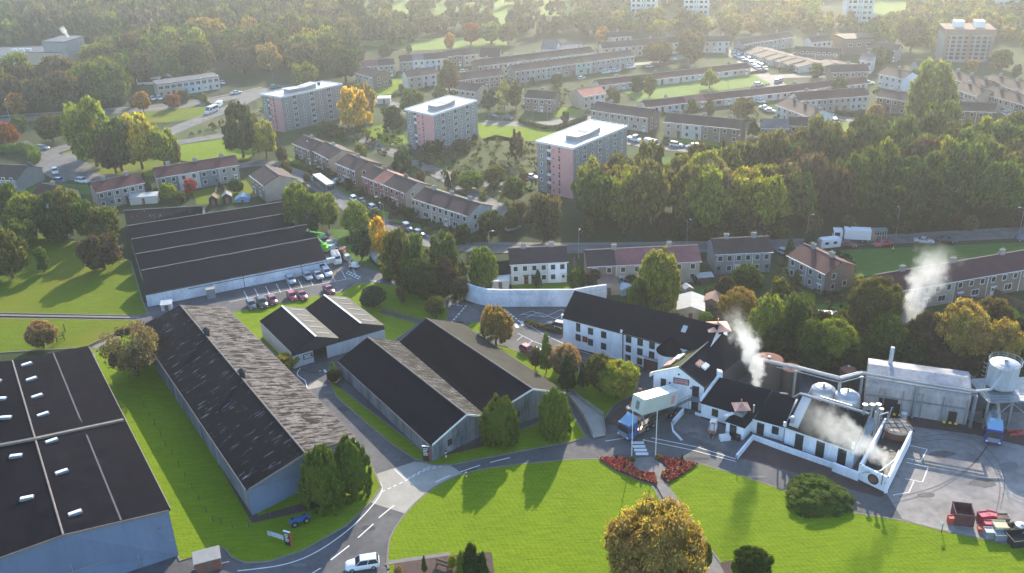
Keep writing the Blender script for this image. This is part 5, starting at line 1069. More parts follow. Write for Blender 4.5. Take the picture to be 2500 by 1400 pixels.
# pipe bridge
def pipes():
    up = Vector((0, 0, 1)); t = empty('pipe_bridge', G(2100, 960), 'grey steel pipe bridge running past the grey shed to the silo', 'pipe bridge')
    pt = [G(1838, 886, 6.2), G(1943, 908, 6.2), G(2052, 936, 6.2), G(2106, 922, 6.2), G(2240, 945, 6.2), G(2385, 968, 6.2)]
    b = MB()
    for a, c in zip(pt[:-1], pt[1:]):
        d = (c-a).normalized(); n = Vector((-d.y, d.x, 0))*.9
        for s in (0, 1):
            for z in (0, .5): b.obox(a+n*s+up*z, c-a, n.normalized()*.14, up*.16)
    b.build('truss', MA['steel'], t)
    for k, rr in enumerate((.16, .12, .12)):
        b = MB(); q = [p+Vector((0, .2+.25*k, .75)) for p in pt]; b.tube(q, rr, 8); b.build('pipe', MA['galv'] if k == 0 else MA['steel'], t)
    for p in (pt[1], pt[2], pt[3], pt[4], pt[5]):
        b = MB(); b.obox(Vector((p.x-.15, p.y, 0)), (.35, 0, 0), (0, .5, 0), up*6.2); b.build('post', MA['steel'], t)
    k = empty('bent_pipe', G(1975, 985), 'bent white steam pipes between the roof and the tanks', 'pipework')
    for pts in ([(1905, 960, 5), (1905, 960, 7.5), (1922, 962, 7.5), (1922, 962, 5)], [(1930, 975, 5.5), (1950, 962, 7), (1965, 965, 7), (1965, 965, 4)], [(1965, 975, 6), (1982, 950, 7.2), (2000, 955, 7.2)]):
        b = MB(); q = [Vector((*G(x, y, z).xy, z)) for x, y, z in pts]; b.tube(q, .12, 8); b.build('pipe', MA['galv'], k)
pipes()
def greyshed():
    up = Vector((0, 0, 1)); f0 = lambda p: Vector((p.x, p.y, 0)); t = empty('grey_shed', G(2230, 990), 'long grey profiled shed with curved eaves and dark doorway behind the pipe bridge', 'shed')
    A, B = G(2107, 1000), G(2358, 1038); h = 5.6; u = (B-A).normalized(); n = Vector((-u.y, u.x, 0)); L = (B-A).length; dep = 8.5
    prof = [(0, 0), (0, h-1.0), (.25, h-.4), (.9, h), (dep/2, h+1.1), (dep-.5, h+.2), (dep, h-.5), (dep, 0)]
    w = MB(); r = MB()
    for i, ((a, za), (b, zb)) in enumerate(zip(prof[:-1], prof[1:])):
        q = [A+n*a+up*za, B+n*a+up*za, B+n*b+up*zb, A+n*b+up*zb]; (w if i in (0, 6) else r).poly(q)
    for P in (A, B): w.poly([P+n*a+up*z for a, z in prof])
    w.build('wall', MA['shedgrey'], t); r.build('roof', MA['shedgrey'], t)
    for x in (.0, .18, .36, .55, .75, .97): b = MB(); b.obox(A+u*L*x-n*.35, u*.15, n*.2, up*(h-.6)); b.build('post', MA['steel'], t)
    b = MB(); b.obox(A-n*.4+up*3.1, u*L, n*.12, up*.15); b.build('rail', MA['steel'], t)
    for x, w_, hh in ((.14, 3.0, 3.0), (.3, .9, 2.1), (.82, 1.3, 2.2)): b = MB(); b.obox(A+u*L*x-n*.06, u*w_, n*.04, up*hh); b.build('door', MA['black'], t)
    b = MB(); p = A+u*L*.22+n*6.0; b.cyl(p+up*2, p+up*9.6, .35, .35, 12); b.build('flue', MA['palesheet'], t)
    for x0, x1, zz, lb in ((.29, .45, 0, 'yellow and black striped barrier by the small shed door'), (.77, .93, 0, 'yellow and black striped barrier at the right end of the shed')):
        k = empty('safety_barrier', A+u*L*x0, lb, 'barrier', 'striped barriers in front of the grey shed'); b = MB(); m = int((x1-x0)*L/.45)
        for i in range(m): b.obox(A+u*(L*x0+.45*i)-n*1.3+up*.5, u*.45, n*.15, up*.35, i % 2)
        b.build('rail', [MA['yel'], MA['black']], k); b = MB()
        for i in range(0, m, 3): b.obox(A+u*(L*x0+.45*i)-n*1.27, u*.1, n*.1, up*.5)
        b.build('post', MA['black'], k)
MA['shedgrey'] = mat('faded_grey_profiled_sheet', (.3, .31, .33), .75, .3, .3, c2=(.4, .37, .36), st=(1, 1, .3)); MA['yel'] = mat('safety_yellow', (.7, .55, .03), .6, .05, 1)
greyshed()
def silo():
    up = Vector((0, 0, 1)); p = G(2440, 1035); p = Vector((p.x, p.y, 0))+Vector((.6, 3, 0)); zd = 5.2; t = empty('silo', p, 'tall grey silo with railed top on a steel platform over the tanker bay', 'silo')
    R0 = 2.35; b = MB(); b.lathe(p, [(R0*.6, zd), (R0, zd+.6), (R0, zd+4.6)], 28); b.build('silo_body', MA['palesheet'], t, smooth=True)
    b = MB(); b.lathe(p, [(R0, zd+4.6), (R0*.5, zd+5.0), (.3, zd+5.2)], 28); b.cyl(p+up*(zd+5.1), p+up*(zd+5.5), .35, .35, 10); b.build('silo_top', MA['stainless'], t, smooth=False)
    b = MB()
    for z in (5.2, 5.7): b.tube([p+Vector((math.cos(a)*(R0+.15), math.sin(a)*(R0+.15), zd+z-.3)) for a in [2*math.pi*k/24 for k in range(25)]], .05, 4)
    for k in range(12): a = 2*math.pi*k/12; q = p+Vector((math.cos(a)*(R0+.15), math.sin(a)*(R0+.15), zd+4.5)); b.tube([q, q+up*.95], .04, 4); b.tube([q, p+up*(zd+5.2)], .03, 4)
    b.build('top_railing', MA['galv'], t)
    pf = MB(); x0, x1, y0, y1 = -4.0, 5.5, -4.2, 3.2; pf.obox(p+Vector((x0, y0, zd-.35)), (x1-x0, 0, 0), (0, y1-y0, 0), up*.3)
    for x in (x0, 0, x1-.3):
        for y in (y0, y1-.3): pf.obox(p+Vector((x, y, -0)), (.3, 0, 0), (0, .3, 0), up*(zd-.35))
    for a, c in (((x0, y0, .2), (0, y0, zd-.4)), ((x1, y0, .2), (0, y0, zd-.4))): pf.tube([p+Vector(a), p+Vector(c)], .09, 5)
    pf.build('platform', MA['steel'], t)
    b = MB()
    for z in (.55, 1.1):
        b.tube([p+Vector(q)+up*(zd+z) for q in ((x0, y1, 0), (x0, y0, 0), (x1, y0, 0), (x1, y1, 0))], .045, 4)
    for k in range(9): b.tube([p+Vector((x0+(x1-x0)*k/8, y0, zd)), p+Vector((x0+(x1-x0)*k/8, y0, zd+1.1))], .04, 4)
    b.build('platform_railing', MA['galv'], t)
    b = MB(); q = p+Vector((-R0-.5, -.4, zd))
    for s in (0, .5): b.tube([q+Vector((0, s, 0)), q+Vector((0, s, 5.8))], .04, 4)
    for k in range(14): b.tube([q+up*(.4*k), q+Vector((0, .5, .4*k))], .03, 4)
    for k in range(6): b.tube([q+Vector((-.7, 0, 1+.8*k)), q+Vector((-.7, .5, 1+.8*k))], .03, 4); b.tube([q+Vector((0, 0, 1+.8*k)), q+Vector((-.7, 0, 1+.8*k))], .03, 4)
    b.build('caged_ladder', MA['galv'], t)
    b = MB(); q = p+Vector((x1+.4, -3, 0))
    for k in range(20): b.obox(q+Vector((.0, -.28*k+2, zd-.26*k)), (1.1, 0, 0), (0, .3, 0), up*.05)
    for s in (0, 1.1): b.tube([q+Vector((s, 2, zd+1)), q+Vector((s, -3.6, 1.0))], .04, 4)
    b.build('stair', MA['steel'], t)
    b = MB(); q = G(2385, 968, 6.2); b.tube([q+Vector((0, .4, .7)), q+Vector((2.4, .5, .9)), q+Vector((4.6, 1.6, 3.2))], .2, 8); b.build('feed_pipe', MA['stainless'], t)
silo()
# ------------------------------------------------------------ vehicles (local x forward)
def loft(mb, rings, mi=0, caps=True):
    i0 = len(mb.v); n = len(rings[0])
    for r in rings: mb.v += [tuple(p) for p in r]
    for k in range(len(rings)-1):
        for j in range(n): j2 = (j+1) % n; mb.f.append((i0+k*n+j, i0+k*n+j2, i0+(k+1)*n+j2, i0+(k+1)*n+j)); mb.m.append(mi); mb.uv.append(None)
    if caps:
        mb.f.append(tuple(i0+j for j in reversed(range(n)))); mb.f.append(tuple(i0+(len(rings)-1)*n+j for j in range(n))); mb.m += [mi, mi]; mb.uv += [None, None]
def ringb(x, w, z0, z1): return [(x, -w*.92, z0), (x, -w, z0+.15), (x, -w, z1-.18), (x, -w*.86, z1), (x, w*.86, z1), (x, w, z1-.18), (x, w, z0+.15), (x, w*.92, z0)]
CARS = {}
def carmeshes(ty):
    if ty in CARS: return CARS[ty]
    L, w, belt, roof, hood = {'hatch': (3.9, .86, .92, 1.47, .86), 'saloon': (4.6, .9, .92, 1.42, .88), 'suv': (4.7, .95, 1.05, 1.68, 1.0), 'estate': (4.6, .9, .95, 1.5, .9)}[ty]
    h = L/2; tail = {'hatch': -h+.1, 'saloon': -h+.95, 'suv': -h+.1, 'estate': -h+.1}[ty]
    b = MB(); loft(b, [ringb(-h, w*.86, .38, belt-.1), ringb(-h+.15, w*.97, .25, belt), ringb(-h*.4, w, .22, belt), ringb(h*.35, w, .22, belt), ringb(h*.45, w, .22, hood+.03), ringb(h-.35, w*.95, .25, hood-.12), ringb(h, w*.8, .35, hood-.28)])
    g = MB(); x0, x1 = tail, h*.42; c0, c1 = tail+(.35 if ty != 'saloon' else .7), h*.1; wb, wt = w*.93, w*.76; zb, zt = belt-.03, roof-.06
    g.hexa([(x0, -wb, zb), (x1, -wb, zb), (x1, wb, zb), (x0, wb, zb), (c0, -wt, zt), (c1, -wt, zt), (c1, wt, zt), (c0, wt, zt)], 0)
    r = MB(); r.hexa([(c0-.06, -wt-.02, zt-.02), (c1+.05, -wt-.02, zt-.02), (c1+.05, wt+.02, zt-.02), (c0-.06, wt+.02, zt-.02), (c0+.05, -wt+.1, roof), (c1-.1, -wt+.1, roof), (c1-.1, wt-.1, roof), (c0+.05, wt-.1, roof)])
    for s in (-1, 1):
        for (xa, xb) in ((x0, c0), (x1, c1), ((x0+x1)/2-.05, (c0+c1)/2-.05)):
            r.tube([(xa, s*(wb+.01), zb), (xb, s*(wt+.01), zt)], .04, 4)
    wh = MB(); wh.cyl((0, -.1, 0), (0, .1, 0), .33, .33, 14, 0); wh.cyl((0, -.11, 0), (0, .11, 0), .2, .2, 10, 1)
    hl = MB(); hl.box(-.06, .06, -.16, .16, -.07, .07)
    CARS[ty] = dict(body=meshof(b, 'body', MA['paintobj'], True), cabin=meshof(g, 'windows', MA['glass']), roof=meshof(r, 'roof', MA['paintobj']), wheel=meshof(wh, 'wheel', [MA['tyre'], MA['rim']]), hl=meshof(hl, 'headlight', MA['lamp']), tl=meshof(hl, 'tail_light', MA['rlamp']), L=L, w=w, hood=hood, belt=belt)
    return CARS[ty]
PC = {'w': (.75, .76, .78), 's': (.45, .47, .5), 'k': (.03, .03, .035), 'r': (.42, .03, .04), 'dr': (.22, .03, .04), 'b': (.04, .08, .22), 'g': (.12, .13, .15), 'gn': (.2, .42, .36), 'lb': (.3, .42, .5)}
def car(x, y, dx, dy, ty, c, label, group='cars parked along the streets', parts=True):
    a = G(x, y); e = G(x+dx, y+dy); rz = math.atan2(e.y-a.y, e.x-a.x); m = carmeshes(ty)
    t = empty('car', (a.x, a.y, .12), label, 'car', group, rz=rz)
    def ch(me, nm, loc):
        o = bpy.data.objects.new(nm, me); COL.objects.link(o); o.parent = t; o.location = loc; o.color = (*PC[c], 1); return o
    ch(m['body'], 'body', (0, 0, 0)); ch(m['cabin'], 'windows', (0, 0, 0)); ch(m['roof'], 'roof', (0, 0, 0))
    if parts:
        for sx in (-1, 1):
            for sy in (-1, 1): ch(m['wheel'], 'wheel', (sx*m['L']*.31, sy*(m['w']-.08), .33))
        for sy in (-1, 1): ch(m['hl'], 'headlight', (m['L']/2-.05, sy*m['w']*.6, m['hood']-.38)); ch(m['tl'], 'tail_light', (-m['L']/2+.04, sy*m['w']*.66, m['belt']-.28))
    return t
# near car park and works
for a in [(886, 1386, -40, 6, 'suv', 'w', 'white SUV driving on the road at the bottom edge', None), (711, 690, 10, 12, 'hatch', 's', 'silver hatchback parked alone by the long white wall'), (752, 681, 12, 13, 'hatch', 's', 'silver car, left one of the three by the end of the white wall'), (777, 678, 11, 13, 'saloon', 's', 'silver saloon, middle one of the three by the white wall end'), (799, 671, 10, 14, 'estate', 'w', 'pale car nearest the corner of the white wall'),
          (615, 751, 9, 14, 'hatch', 'g', 'dark grey car, leftmost beside the warehouse gable'), (641, 747, 9, 14, 'suv', 'k', 'black car between the grey and the dark red one'), (666, 740, 9, 14, 'hatch', 'dr', 'dark red car beside the black one'), (714, 730, 12, 15, 'hatch', 'r', 'bright red car, left of the red pair'), (738, 728, 12, 14, 'saloon', 'dr', 'dark red car, right of the red pair'), (804, 714, 12, 12, 'saloon', 'dr', 'dark red car alone at the far right of the lower parking row'),
          (1290, 862, 20, 10, 'hatch', 'r', 'red car half hidden by shrubs beside the white building'), (1318, 872, 20, 10, 'hatch', 's', 'silver car behind the pointed conifer'), (1358, 802, -22, -4, 'suv', 'k', 'black car parked at the end of the white building')]:
    car(*a[:7], *( (a[7],) if len(a) > 7 else ('cars parked at the works',)))
CL = [(825, 448, 20, -4, 'saloon', 'w', 'white saloon parked in the drive of the tan brick houses'), (783, 411, 14, 0, 'hatch', 'w', 'white car in the drive below the pale pinkish gable'), (768, 443, -12, -9, 'hatch', 'w', 'white car just behind the white-roofed bus'), (866, 492, 14, 9, 'hatch', 'w', 'white car at the kerb below the red brick terrace'), (884, 497, 14, 9, 'saloon', 'k', 'black car at the kerb below the red brick terrace'), (912, 514, 14, 9, 'estate', 's', 'silver estate at the kerb before the grey-beige terrace'), (995, 562, 12, 10, 'suv', 'g', 'grey-green SUV parked at the street kerb'), (1024, 576, 14, 6, 'hatch', 'b', 'blue car parked at the street kerb'),
      (1252, 562, 16, -5, 'saloon', 's', 'silver car under the trees by the lane'), (1298, 437, 20, 4, 'saloon', 'w', 'white car beside the nearest block of flats'), (1652, 359, 18, 2, 'suv', 'w', 'white SUV, left of the two in front of the cream and brown terrace'), (1690, 362, -18, 1, 'estate', 'w', 'white estate, right of the two in front of the cream and brown terrace'), (1204, 289, 18, 3, 'saloon', 'k', 'black car, left of the pair above the lawn'), (1240, 292, 18, 4, 'saloon', 'g', 'grey car, right of the pair above the lawn'),
      (106, 366, 26, 2, 'suv', 's', 'silver car on the road by the curved green hedge'), (136, 424, 3, 14, 'suv', 'w', 'white-roofed car in the road mouth'), (148, 446, 22, 2, 'hatch', 'b', 'dark blue car at the roadside near the corner'), (203, 447, 24, 3, 'suv', 'w', 'white SUV with black roof bars beside the green'), (63, 437, 18, -8, 'saloon', 'k', 'black car in the drive of the left-edge house'), (40, 447, 18, -8, 'hatch', 'b', 'navy car beside the left-edge house'),
      (374, 245, 8, 7, 'hatch', 'w', 'white car, left of two below the modern terrace'), (390, 244, 12, 5, 'hatch', 'w', 'white car, right of two below the modern terrace'), (543, 206, 11, 8, 'saloon', 's', 'silver car at the right end of the modern terrace'), (577, 230, 22, -4, 'saloon', 'w', 'white car driving through the junction'), (672, 215, 22, -6, 'estate', 'gn', 'pale green car above the first block of flats'),
      (2068, 603, 22, 3, 'saloon', 'dr', 'dark red car beside the caravan'), (2155, 601, -18, 3, 'saloon', 'r', 'red car in front of the bus shelter'), (2255, 594, 24, 2, 'saloon', 's', 'silver car on the road behind the thin young tree'), (2309, 592, 24, 2, 'saloon', 'k', 'black car on the road right of the silver one'), (2498, 589, 18, 0, 'hatch', 'b', 'blue car cut by the right edge'), (1917, 623, 16, 5, 'hatch', 's', 'pale car tucked behind the corner house'),
      (2040, 303, 14, 8, 'suv', 'w', 'white car below the white gable'), (2032, 290, 14, 6, 'hatch', 'w', 'white car close to the white gable'), (2128, 279, 16, 0, 'saloon', 's', 'silver car on the turning circle'), (1897, 202, 6, -14, 'suv', 'lb', 'blue car at the bend of the car-lined lane'), (1905, 199, 6, -14, 'suv', 'lb', 'second blue car at the bend of the car-lined lane'), (1852, 210, 16, -1, 'hatch', 'w', 'white car at the tip of the green'),
      (1856, 252, 14, 2, 'hatch', 'w', 'white car behind the bungalow row'), (1867, 268, 14, 2, 'saloon', 'w', 'white car in the small parking court, upper'), (1880, 275, 14, 2, 'saloon', 's', 'silver car in the small parking court, lower'), (2456, 283, 14, 5, 'hatch', 'w', 'white car by the road at the right edge above the wood'), (953, 184, 16, 0, 'saloon', 'w', 'white car beside the dark brick house'), (1133, 178, 12, -2, 'hatch', 'w', 'white car between the long rows and the brown terrace'),
      (1480, 180, 14, -3, 'suv', 'w', 'white car behind the bungalow row, left one'), (1504, 177, 14, -3, 'suv', 'w', 'white car behind the bungalow row, middle one'), (1540, 168, 16, -2, 'suv', 'w', 'white car behind the bungalow row, right one'), (1420, 195, 14, -3, 'hatch', 's', 'silver car left of the white bungalow row'), (1586, 166, 12, -2, 'hatch', 's', 'silver car under the big brown bush'), (1640, 148, 16, 0, 'saloon', 'w', 'white car in front of the tall brown tree'),
      (2310, 172, 14, 3, 'hatch', 'w', 'white car under the brown tower block'), (2120, 206, 20, 0, 'saloon', 'w', 'white car by the hedge right of the short bungalow row')]
for a in CL: car(*a)
for k in range(14):
    f = k/13; car(1795+f*62+(k % 2)*12, 138+f*36-(k % 2)*2, 8, 6, ('hatch', 'saloon', 'suv')[k % 3], 'wswwswkwswwgws'[k], 'small car in the line parked down the patio-house lane', 'cars parked down the patio-house lane', parts=False)
def rig(name, label, cat, x, y, dx, dy, group=None):
    a = G(x, y); e = G(x+dx, y+dy); return empty(name, (a.x, a.y, .12), label, cat, group, rz=math.atan2(e.y-a.y, e.x-a.x))
def lpart(t, b, nm, m, smooth=False): return b.build(nm, m, t, local=True, smooth=smooth)
def wheels(t, xs, w, r=.45):
    for x in xs:
        for s in (-1, 1): b = MB(); b.cyl((x, s*(w-.28), r), (x, s*w, r), r, r, 14, 0); b.cyl((x, s*(w-.27), r), (x, s*(w+.01), r), r*.5, r*.5, 10, 1); lpart(t, b, 'wheel', [MA['tyre'], MA['rim']])
def van(label, x, y, dx, dy, L=5.4, H=2.3, m='trim', wins=False, rack=False, group=None, pick=False):
    t = rig('van', label, 'van', x, y, dx, dy, group); h = L/2; w = .98; b = MB()
    rg = lambda X, W_, z1: [(X, -W_, .3), (X, -W_, z1-.2), (X, -W_*.88, z1), (X, W_*.88, z1), (X, W_, z1-.2), (X, W_, .3)]
    if pick: loft(b, [rg(-h, w*.95, 1.1), rg(-.2, w, 1.1)]); loft(b, [rg(-.15, w, H), rg(h*.35, w, H), rg(h*.62, w, 1.25), rg(h, w*.85, .95)])
    else: loft(b, [rg(-h, w*.95, H), rg(h*.42, w, H), rg(h*.72, w, 1.35), rg(h, w*.85, 1.0)])
    lpart(t, b, 'body', MA[m]); b = MB(); b.poly([(h*.455, -w*.8, H-.12), (h*.455+.01, w*.8, H-.12), (h*.72+.03, w*.85, 1.4), (h*.72+.03, -w*.85, 1.4)]); 
    for s in (-1, 1): b.poly([(h*.2, s*(w+.01), 1.3), (h*.66, s*(w+.01), 1.3), (h*.45, s*(w+.01), H-.35), (h*.2, s*(w+.01), H-.35)])
    lpart(t, b, 'windscreen', MA['glass'])
    if wins:
        for s in (-1, 1): b = MB(); b.box(-h+.4, h*.1, s*(w+.005)-.01, s*(w+.005)+.01, 1.35, H-.35); lpart(t, b, 'side_window', MA['glass'])
    if rack:
        b = MB()
        for k in range(5): b.box(-h+.5+k*.7, -h+.56+k*.7, -.8, .8, H+.05, H+.12)
        b.box(-h+.3, h*.4, -.5, -.35, H+.12, H+.2); b.box(-h+.3, h*.4, .3, .45, H+.12, H+.2); lpart(t, b, 'roof_rack', MA['galv'])
    wheels(t, (-h*.6, h*.62), w, .36); return t
van('white van with roof rack parked by the machinery beside the dark store', 822, 640, 6, 14, 5.0, 2.1, rack=True)
van('white long-wheelbase minibus on the slip road', 517, 276, -30, 12, 6.8, 2.6, wins=True)
van('small white van following the minibus', 534, 262, -10, 6, 4.6, 2.1)
van('white panel van parked above the nearest block of flats', 1592, 360, 22, 6, 5.8, 2.5, group=None)
van('white pickup van left of the panel van', 1548, 345, 16, 4, 5.2, 2.1, pick=True)
# buses and coach
def bus(label, x, y, dx, dy, L=11, dark=True):
    t = rig('bus', label, 'bus', x, y, dx, dy); h = L/2; w = 1.22; b = MB(); b.box(-h, h, -w, w, .35, 2.85); lpart(t, b, 'body', MA['doorg'] if dark else MA['trim'])
    b = MB(); b.box(-h+.05, h-.05, -w+.03, w-.03, 2.85, 3.1); lpart(t, b, 'roof', MA['trim'])
    for s in (-1, 1): b = MB(); b.box(-h+.4, h-.4, s*(w+.01)-.01, s*(w+.01)+.01, 1.5, 2.6); lpart(t, b, 'side_window', MA['glass'])
    b = MB(); b.box(h, h+.02, -w+.15, w-.15, 1.2, 2.7); lpart(t, b, 'windscreen', MA['glass']); b = MB(); b.box(h+.02, h+.04, -.6, .6, 2.45, 2.7); lpart(t, b, 'destination_sign', MA['yel']); wheels(t, (-h*.5, h*.6), w, .48)
bus('single-decker bus with long white roof parked in the street', 792, 462, 20, 15, 11.5)
bus('white coach parked left of the modern terrace', 366, 208, 24, -1, 10, False)
bus('second white coach behind the modern terrace', 412, 200, 24, 3, 9, False)
# refuse lorry
t = rig('refuse_lorry', 'white refuse lorry with dark cab windows beside the caravan', 'lorry', 2078, 590, -40, -2); b = MB(); b.box(-4.2, 1.9, -1.25, 1.25, .9, 3.3); lpart(t, b, 'body', MA['trim']); b = MB(); b.box(2.3, 4.4, -1.2, 1.2, .5, 2.9); lpart(t, b, 'cab', MA['trim']); b = MB(); b.box(4.4, 4.42, -1.05, 1.05, 1.6, 2.6); b.box(2.9, 4.1, -1.22, 1.22, 1.6, 2.5); lpart(t, b, 'windscreen', MA['glass'])
b = MB(); b.hexa([(-5.4, -1.2, .8), (-4.2, -1.25, .8), (-4.2, 1.25, .8), (-5.4, 1.2, .8), (-5.0, -1.2, 3.2), (-4.2, -1.25, 3.3), (-4.2, 1.25, 3.3), (-5.0, 1.2, 3.2)]); lpart(t, b, 'tailgate', MA['salmon_pot']); b = MB(); b.box(-4.5, 4, -.5, .5, .5, .9); lpart(t, b, 'chassis', MA['black']); wheels(t, (-3.6, -2.4, 3.2), 1.2, .5)
# caravan
t = rig('caravan', 'white touring caravan in front of the refuse lorry', 'caravan', 2022, 607, -20, 2); b = MB(); loft(b, [[(-2.5, -1.1, .5), (-2.6, -1.1, 2.3), (-2.3, -1.0, 2.6), (-2.3, 1.0, 2.6), (-2.6, 1.1, 2.3), (-2.5, 1.1, .5)], [(2.3, -1.1, .5), (2.5, -1.1, 1.9), (2.1, -1.0, 2.6), (2.1, 1.0, 2.6), (2.5, 1.1, 1.9), (2.3, 1.1, .5)]]); lpart(t, b, 'body', MA['trim'])
for x in (-1.5, .6): b = MB(); b.box(x, x+.9, 1.105, 1.12, 1.4, 2.0); b.box(x, x+.9, -1.12, -1.105, 1.4, 2.0); lpart(t, b, 'side_window', MA['glass'])
wheels(t, (0,), 1.08, .34); b = MB(); b.tube([(2.3, 0, .5), (3.6, 0, .5)], .06); lpart(t, b, 'tow_bar', MA['galv'])
# lorry cabs
def cab(t, m, x0=0, logo=True):
    b = MB(); b.hexa([(x0, -1.22, .6), (x0+2.1, -1.22, .5), (x0+2.1, 1.22, .5), (x0, 1.22, .6), (x0, -1.2, 3.0), (x0+1.9, -1.2, 2.9), (x0+1.9, 1.2, 2.9), (x0, 1.2, 3.0)]); c = lpart(t, b, 'cab', MA[m])
    b = MB(); b.hexa([(x0, -1.15, 3.0), (x0+1.8, -1.15, 2.9), (x0+1.8, 1.15, 2.9), (x0, 1.15, 3.0), (x0, -1.0, 3.9), (x0+.5, -.9, 3.7), (x0+.5, .9, 3.7), (x0, 1.0, 3.9)]); b.build('wind_deflector', MA['lbl'], c, local=True)
    b = MB(); b.hexa([(x0+2.08, -1.1, 1.65), (x0+2.12, -1.1, 1.65), (x0+2.12, 1.1, 1.65), (x0+2.08, 1.1, 1.65), (x0+1.93, -1.05, 2.6), (x0+1.97, -1.05, 2.6), (x0+1.97, 1.05, 2.6), (x0+1.93, 1.05, 2.6)]); b.box(x0+.9, x0+1.75, -1.23, 1.23, 1.6, 2.4); b.build('windscreen', MA['glass'], c, local=True)
    b = MB(); b.box(x0+2.1, x0+2.14, -.9, .9, .75, 1.5); b.build('grille', MA['steel'], c, local=True)
    for s in (-1, 1): b = MB(); b.box(x0+2.08, x0+2.15, s*.95-.15, s*.95+.15, .7, .95); lpart(t, b, 'headlight', MA['lamp']); b = MB(); b.box(x0+1.7, x0+1.8, s*1.35-.1, s*1.35+.1, 1.8, 2.4); lpart(t, b, 'mirror', MA['black'])
MA['tblue'] = mat('lorry_blue', (.035, .1, .3), .35, .1, 1, spec=.6); MA['dblue'] = mat('deep_lorry_blue', (.02, .035, .25), .35, .1, 1, spec=.6); MA['lbl'] = mat('pale_blue_paint', (.2, .36, .52), .35, .1, 1); MA['boxgreen'] = mat('pale_green_container', (.52, .56, .47), .6, .08, .5); MA['boxtop'] = mat('cream_container_top', (.72, .71, .64), .45, .06, .5)
t = rig('tipper_lorry', 'blue lorry with a raised pale container body, parked by the crossing', 'lorry', 1562, 1052, -26, 15); t.scale = (1.05,)*3
cab(t, 'tblue', 1.9); b = MB(); b.box(-6.5, 1.9, -.45, .45, .7, .95); lpart(t, b, 'chassis', MA['black']); wheels(t, (2.9, -.6, -1.9), 1.2, .5)
b = MB(); b.box(.2, 1.5, -1.2, -.6, .55, 1.15); b.box(.2, 1.5, .6, 1.2, .55, 1.15); lpart(t, b, 'fuel_tank', MA['rlampm'] if 'rlampm' in MA else MA['copper'])
# raised container: hinged at the rear, front end lifted
bx_ = MB(); ang_ = R_(12); o = Vector((-7.4, 0, 2.0)); ux = Vector((math.cos(ang_), 0, math.sin(ang_))); uz = Vector((-math.sin(ang_), 0, math.cos(ang_)))
bx_.obox(o+Vector((0, -1.25, 0)), ux*8.6, Vector((0, 2.5, 0)), uz*2.6, 0); bx_.obox(o+Vector((0, -1.22, 0))+uz*2.6, ux*8.55, Vector((0, 2.44, 0)), uz*.06, 1)
for k in (0,): bx_.obox(o+Vector((0, -.06, 0))+uz*2.66, ux*8.5, Vector((0, .12, 0)), uz*.05, 0)
ct = lpart(t, bx_, 'container', [MA['boxgreen'], MA['boxtop']])
b = MB(); b.obox(o+ux*8.61+Vector((0, -.3, .0))+uz*.6, ux*.04, Vector((0, .7, 0)), uz*1.4); b.build('end_door', MA['wgreen'], ct, local=True)
b = MB(); b.obox(o+ux*.8+Vector((0, -1.27, 0))+uz*.5, ux*.9, Vector((0, .02, 0)), uz*1.5); b.build('side_emblem', MA['wpink'], ct, local=True); b = MB(); b.obox(o+ux*.8+Vector((0, 1.25, 0))+uz*.5, ux*.9, Vector((0, .02, 0)), uz*1.5); b.build('side_emblem', MA['wpink'], ct, local=True)
b = MB(); b.tube([(-.6, -.4, 1), tuple(o+ux*7.2)], .14, 6); b.tube([(-.6, .4, 1), tuple(o+ux*7.2)], .14, 6); lpart(t, b, 'lifting_ram', MA['galv'])
b = MB(); b.obox(o+Vector((0, -.5, -.25)), ux*8, Vector((0, .12, 0)), uz*.25); b.obox(o+Vector((0, .4, -.25)), ux*8, Vector((0, .12, 0)), uz*.25); lpart(t, b, 'tipping_frame', MA['black']); wheels(t, (-7.4, -6.2), 1.2, .5)
t = rig('tanker_lorry', 'blue tanker lorry parked under the silo platform', 'lorry', 2420, 1062, 2, 30); cab(t, 'dblue', 1.5); b = MB(); b.cyl((-6, 0, 2.0), (1.2, 0, 2.0), 1.15, 1.15, 18); lpart(t, b, 'tank', MA['galv'], True)
b = MB(); [b.box(-5.6+k*2.2, -4.6+k*2.2, -.4, .4, 3.1, 3.3) for k in range(3)]; b.box(-6, 1.2, -.08, .08, 3.14, 3.2); lpart(t, b, 'walkway', MA['steel']); b = MB(); b.box(-6, 1.5, -.5, .5, .6, .9); lpart(t, b, 'chassis', MA['black']); wheels(t, (2.6, -.2, -4.8, -5.9), 1.2, .5)
# grey road tanker trailer half in the hedge
t = rig('tank_trailer', 'grey tank trailer half hidden in the hedge by the access road', 'trailer', 918, 640, 14, 20); b = MB(); b.cyl((-2.8, 0, 1.7), (2.8, 0, 1.7), 1.1, 1.1, 18); b.cyl((2.8, 0, 1.7), (3.1, 0, 1.7), 1.1, .7, 18); lpart(t, b, 'tank', MA['galv']); b = MB(); b.box(-2.6, 2.2, -.5, .5, .5, .8); b.box(-1.6, -.6, -.4, .4, 2.7, 3.0); lpart(t, b, 'chassis', MA['black']); wheels(t, (-2, -.9), 1.0, .42)
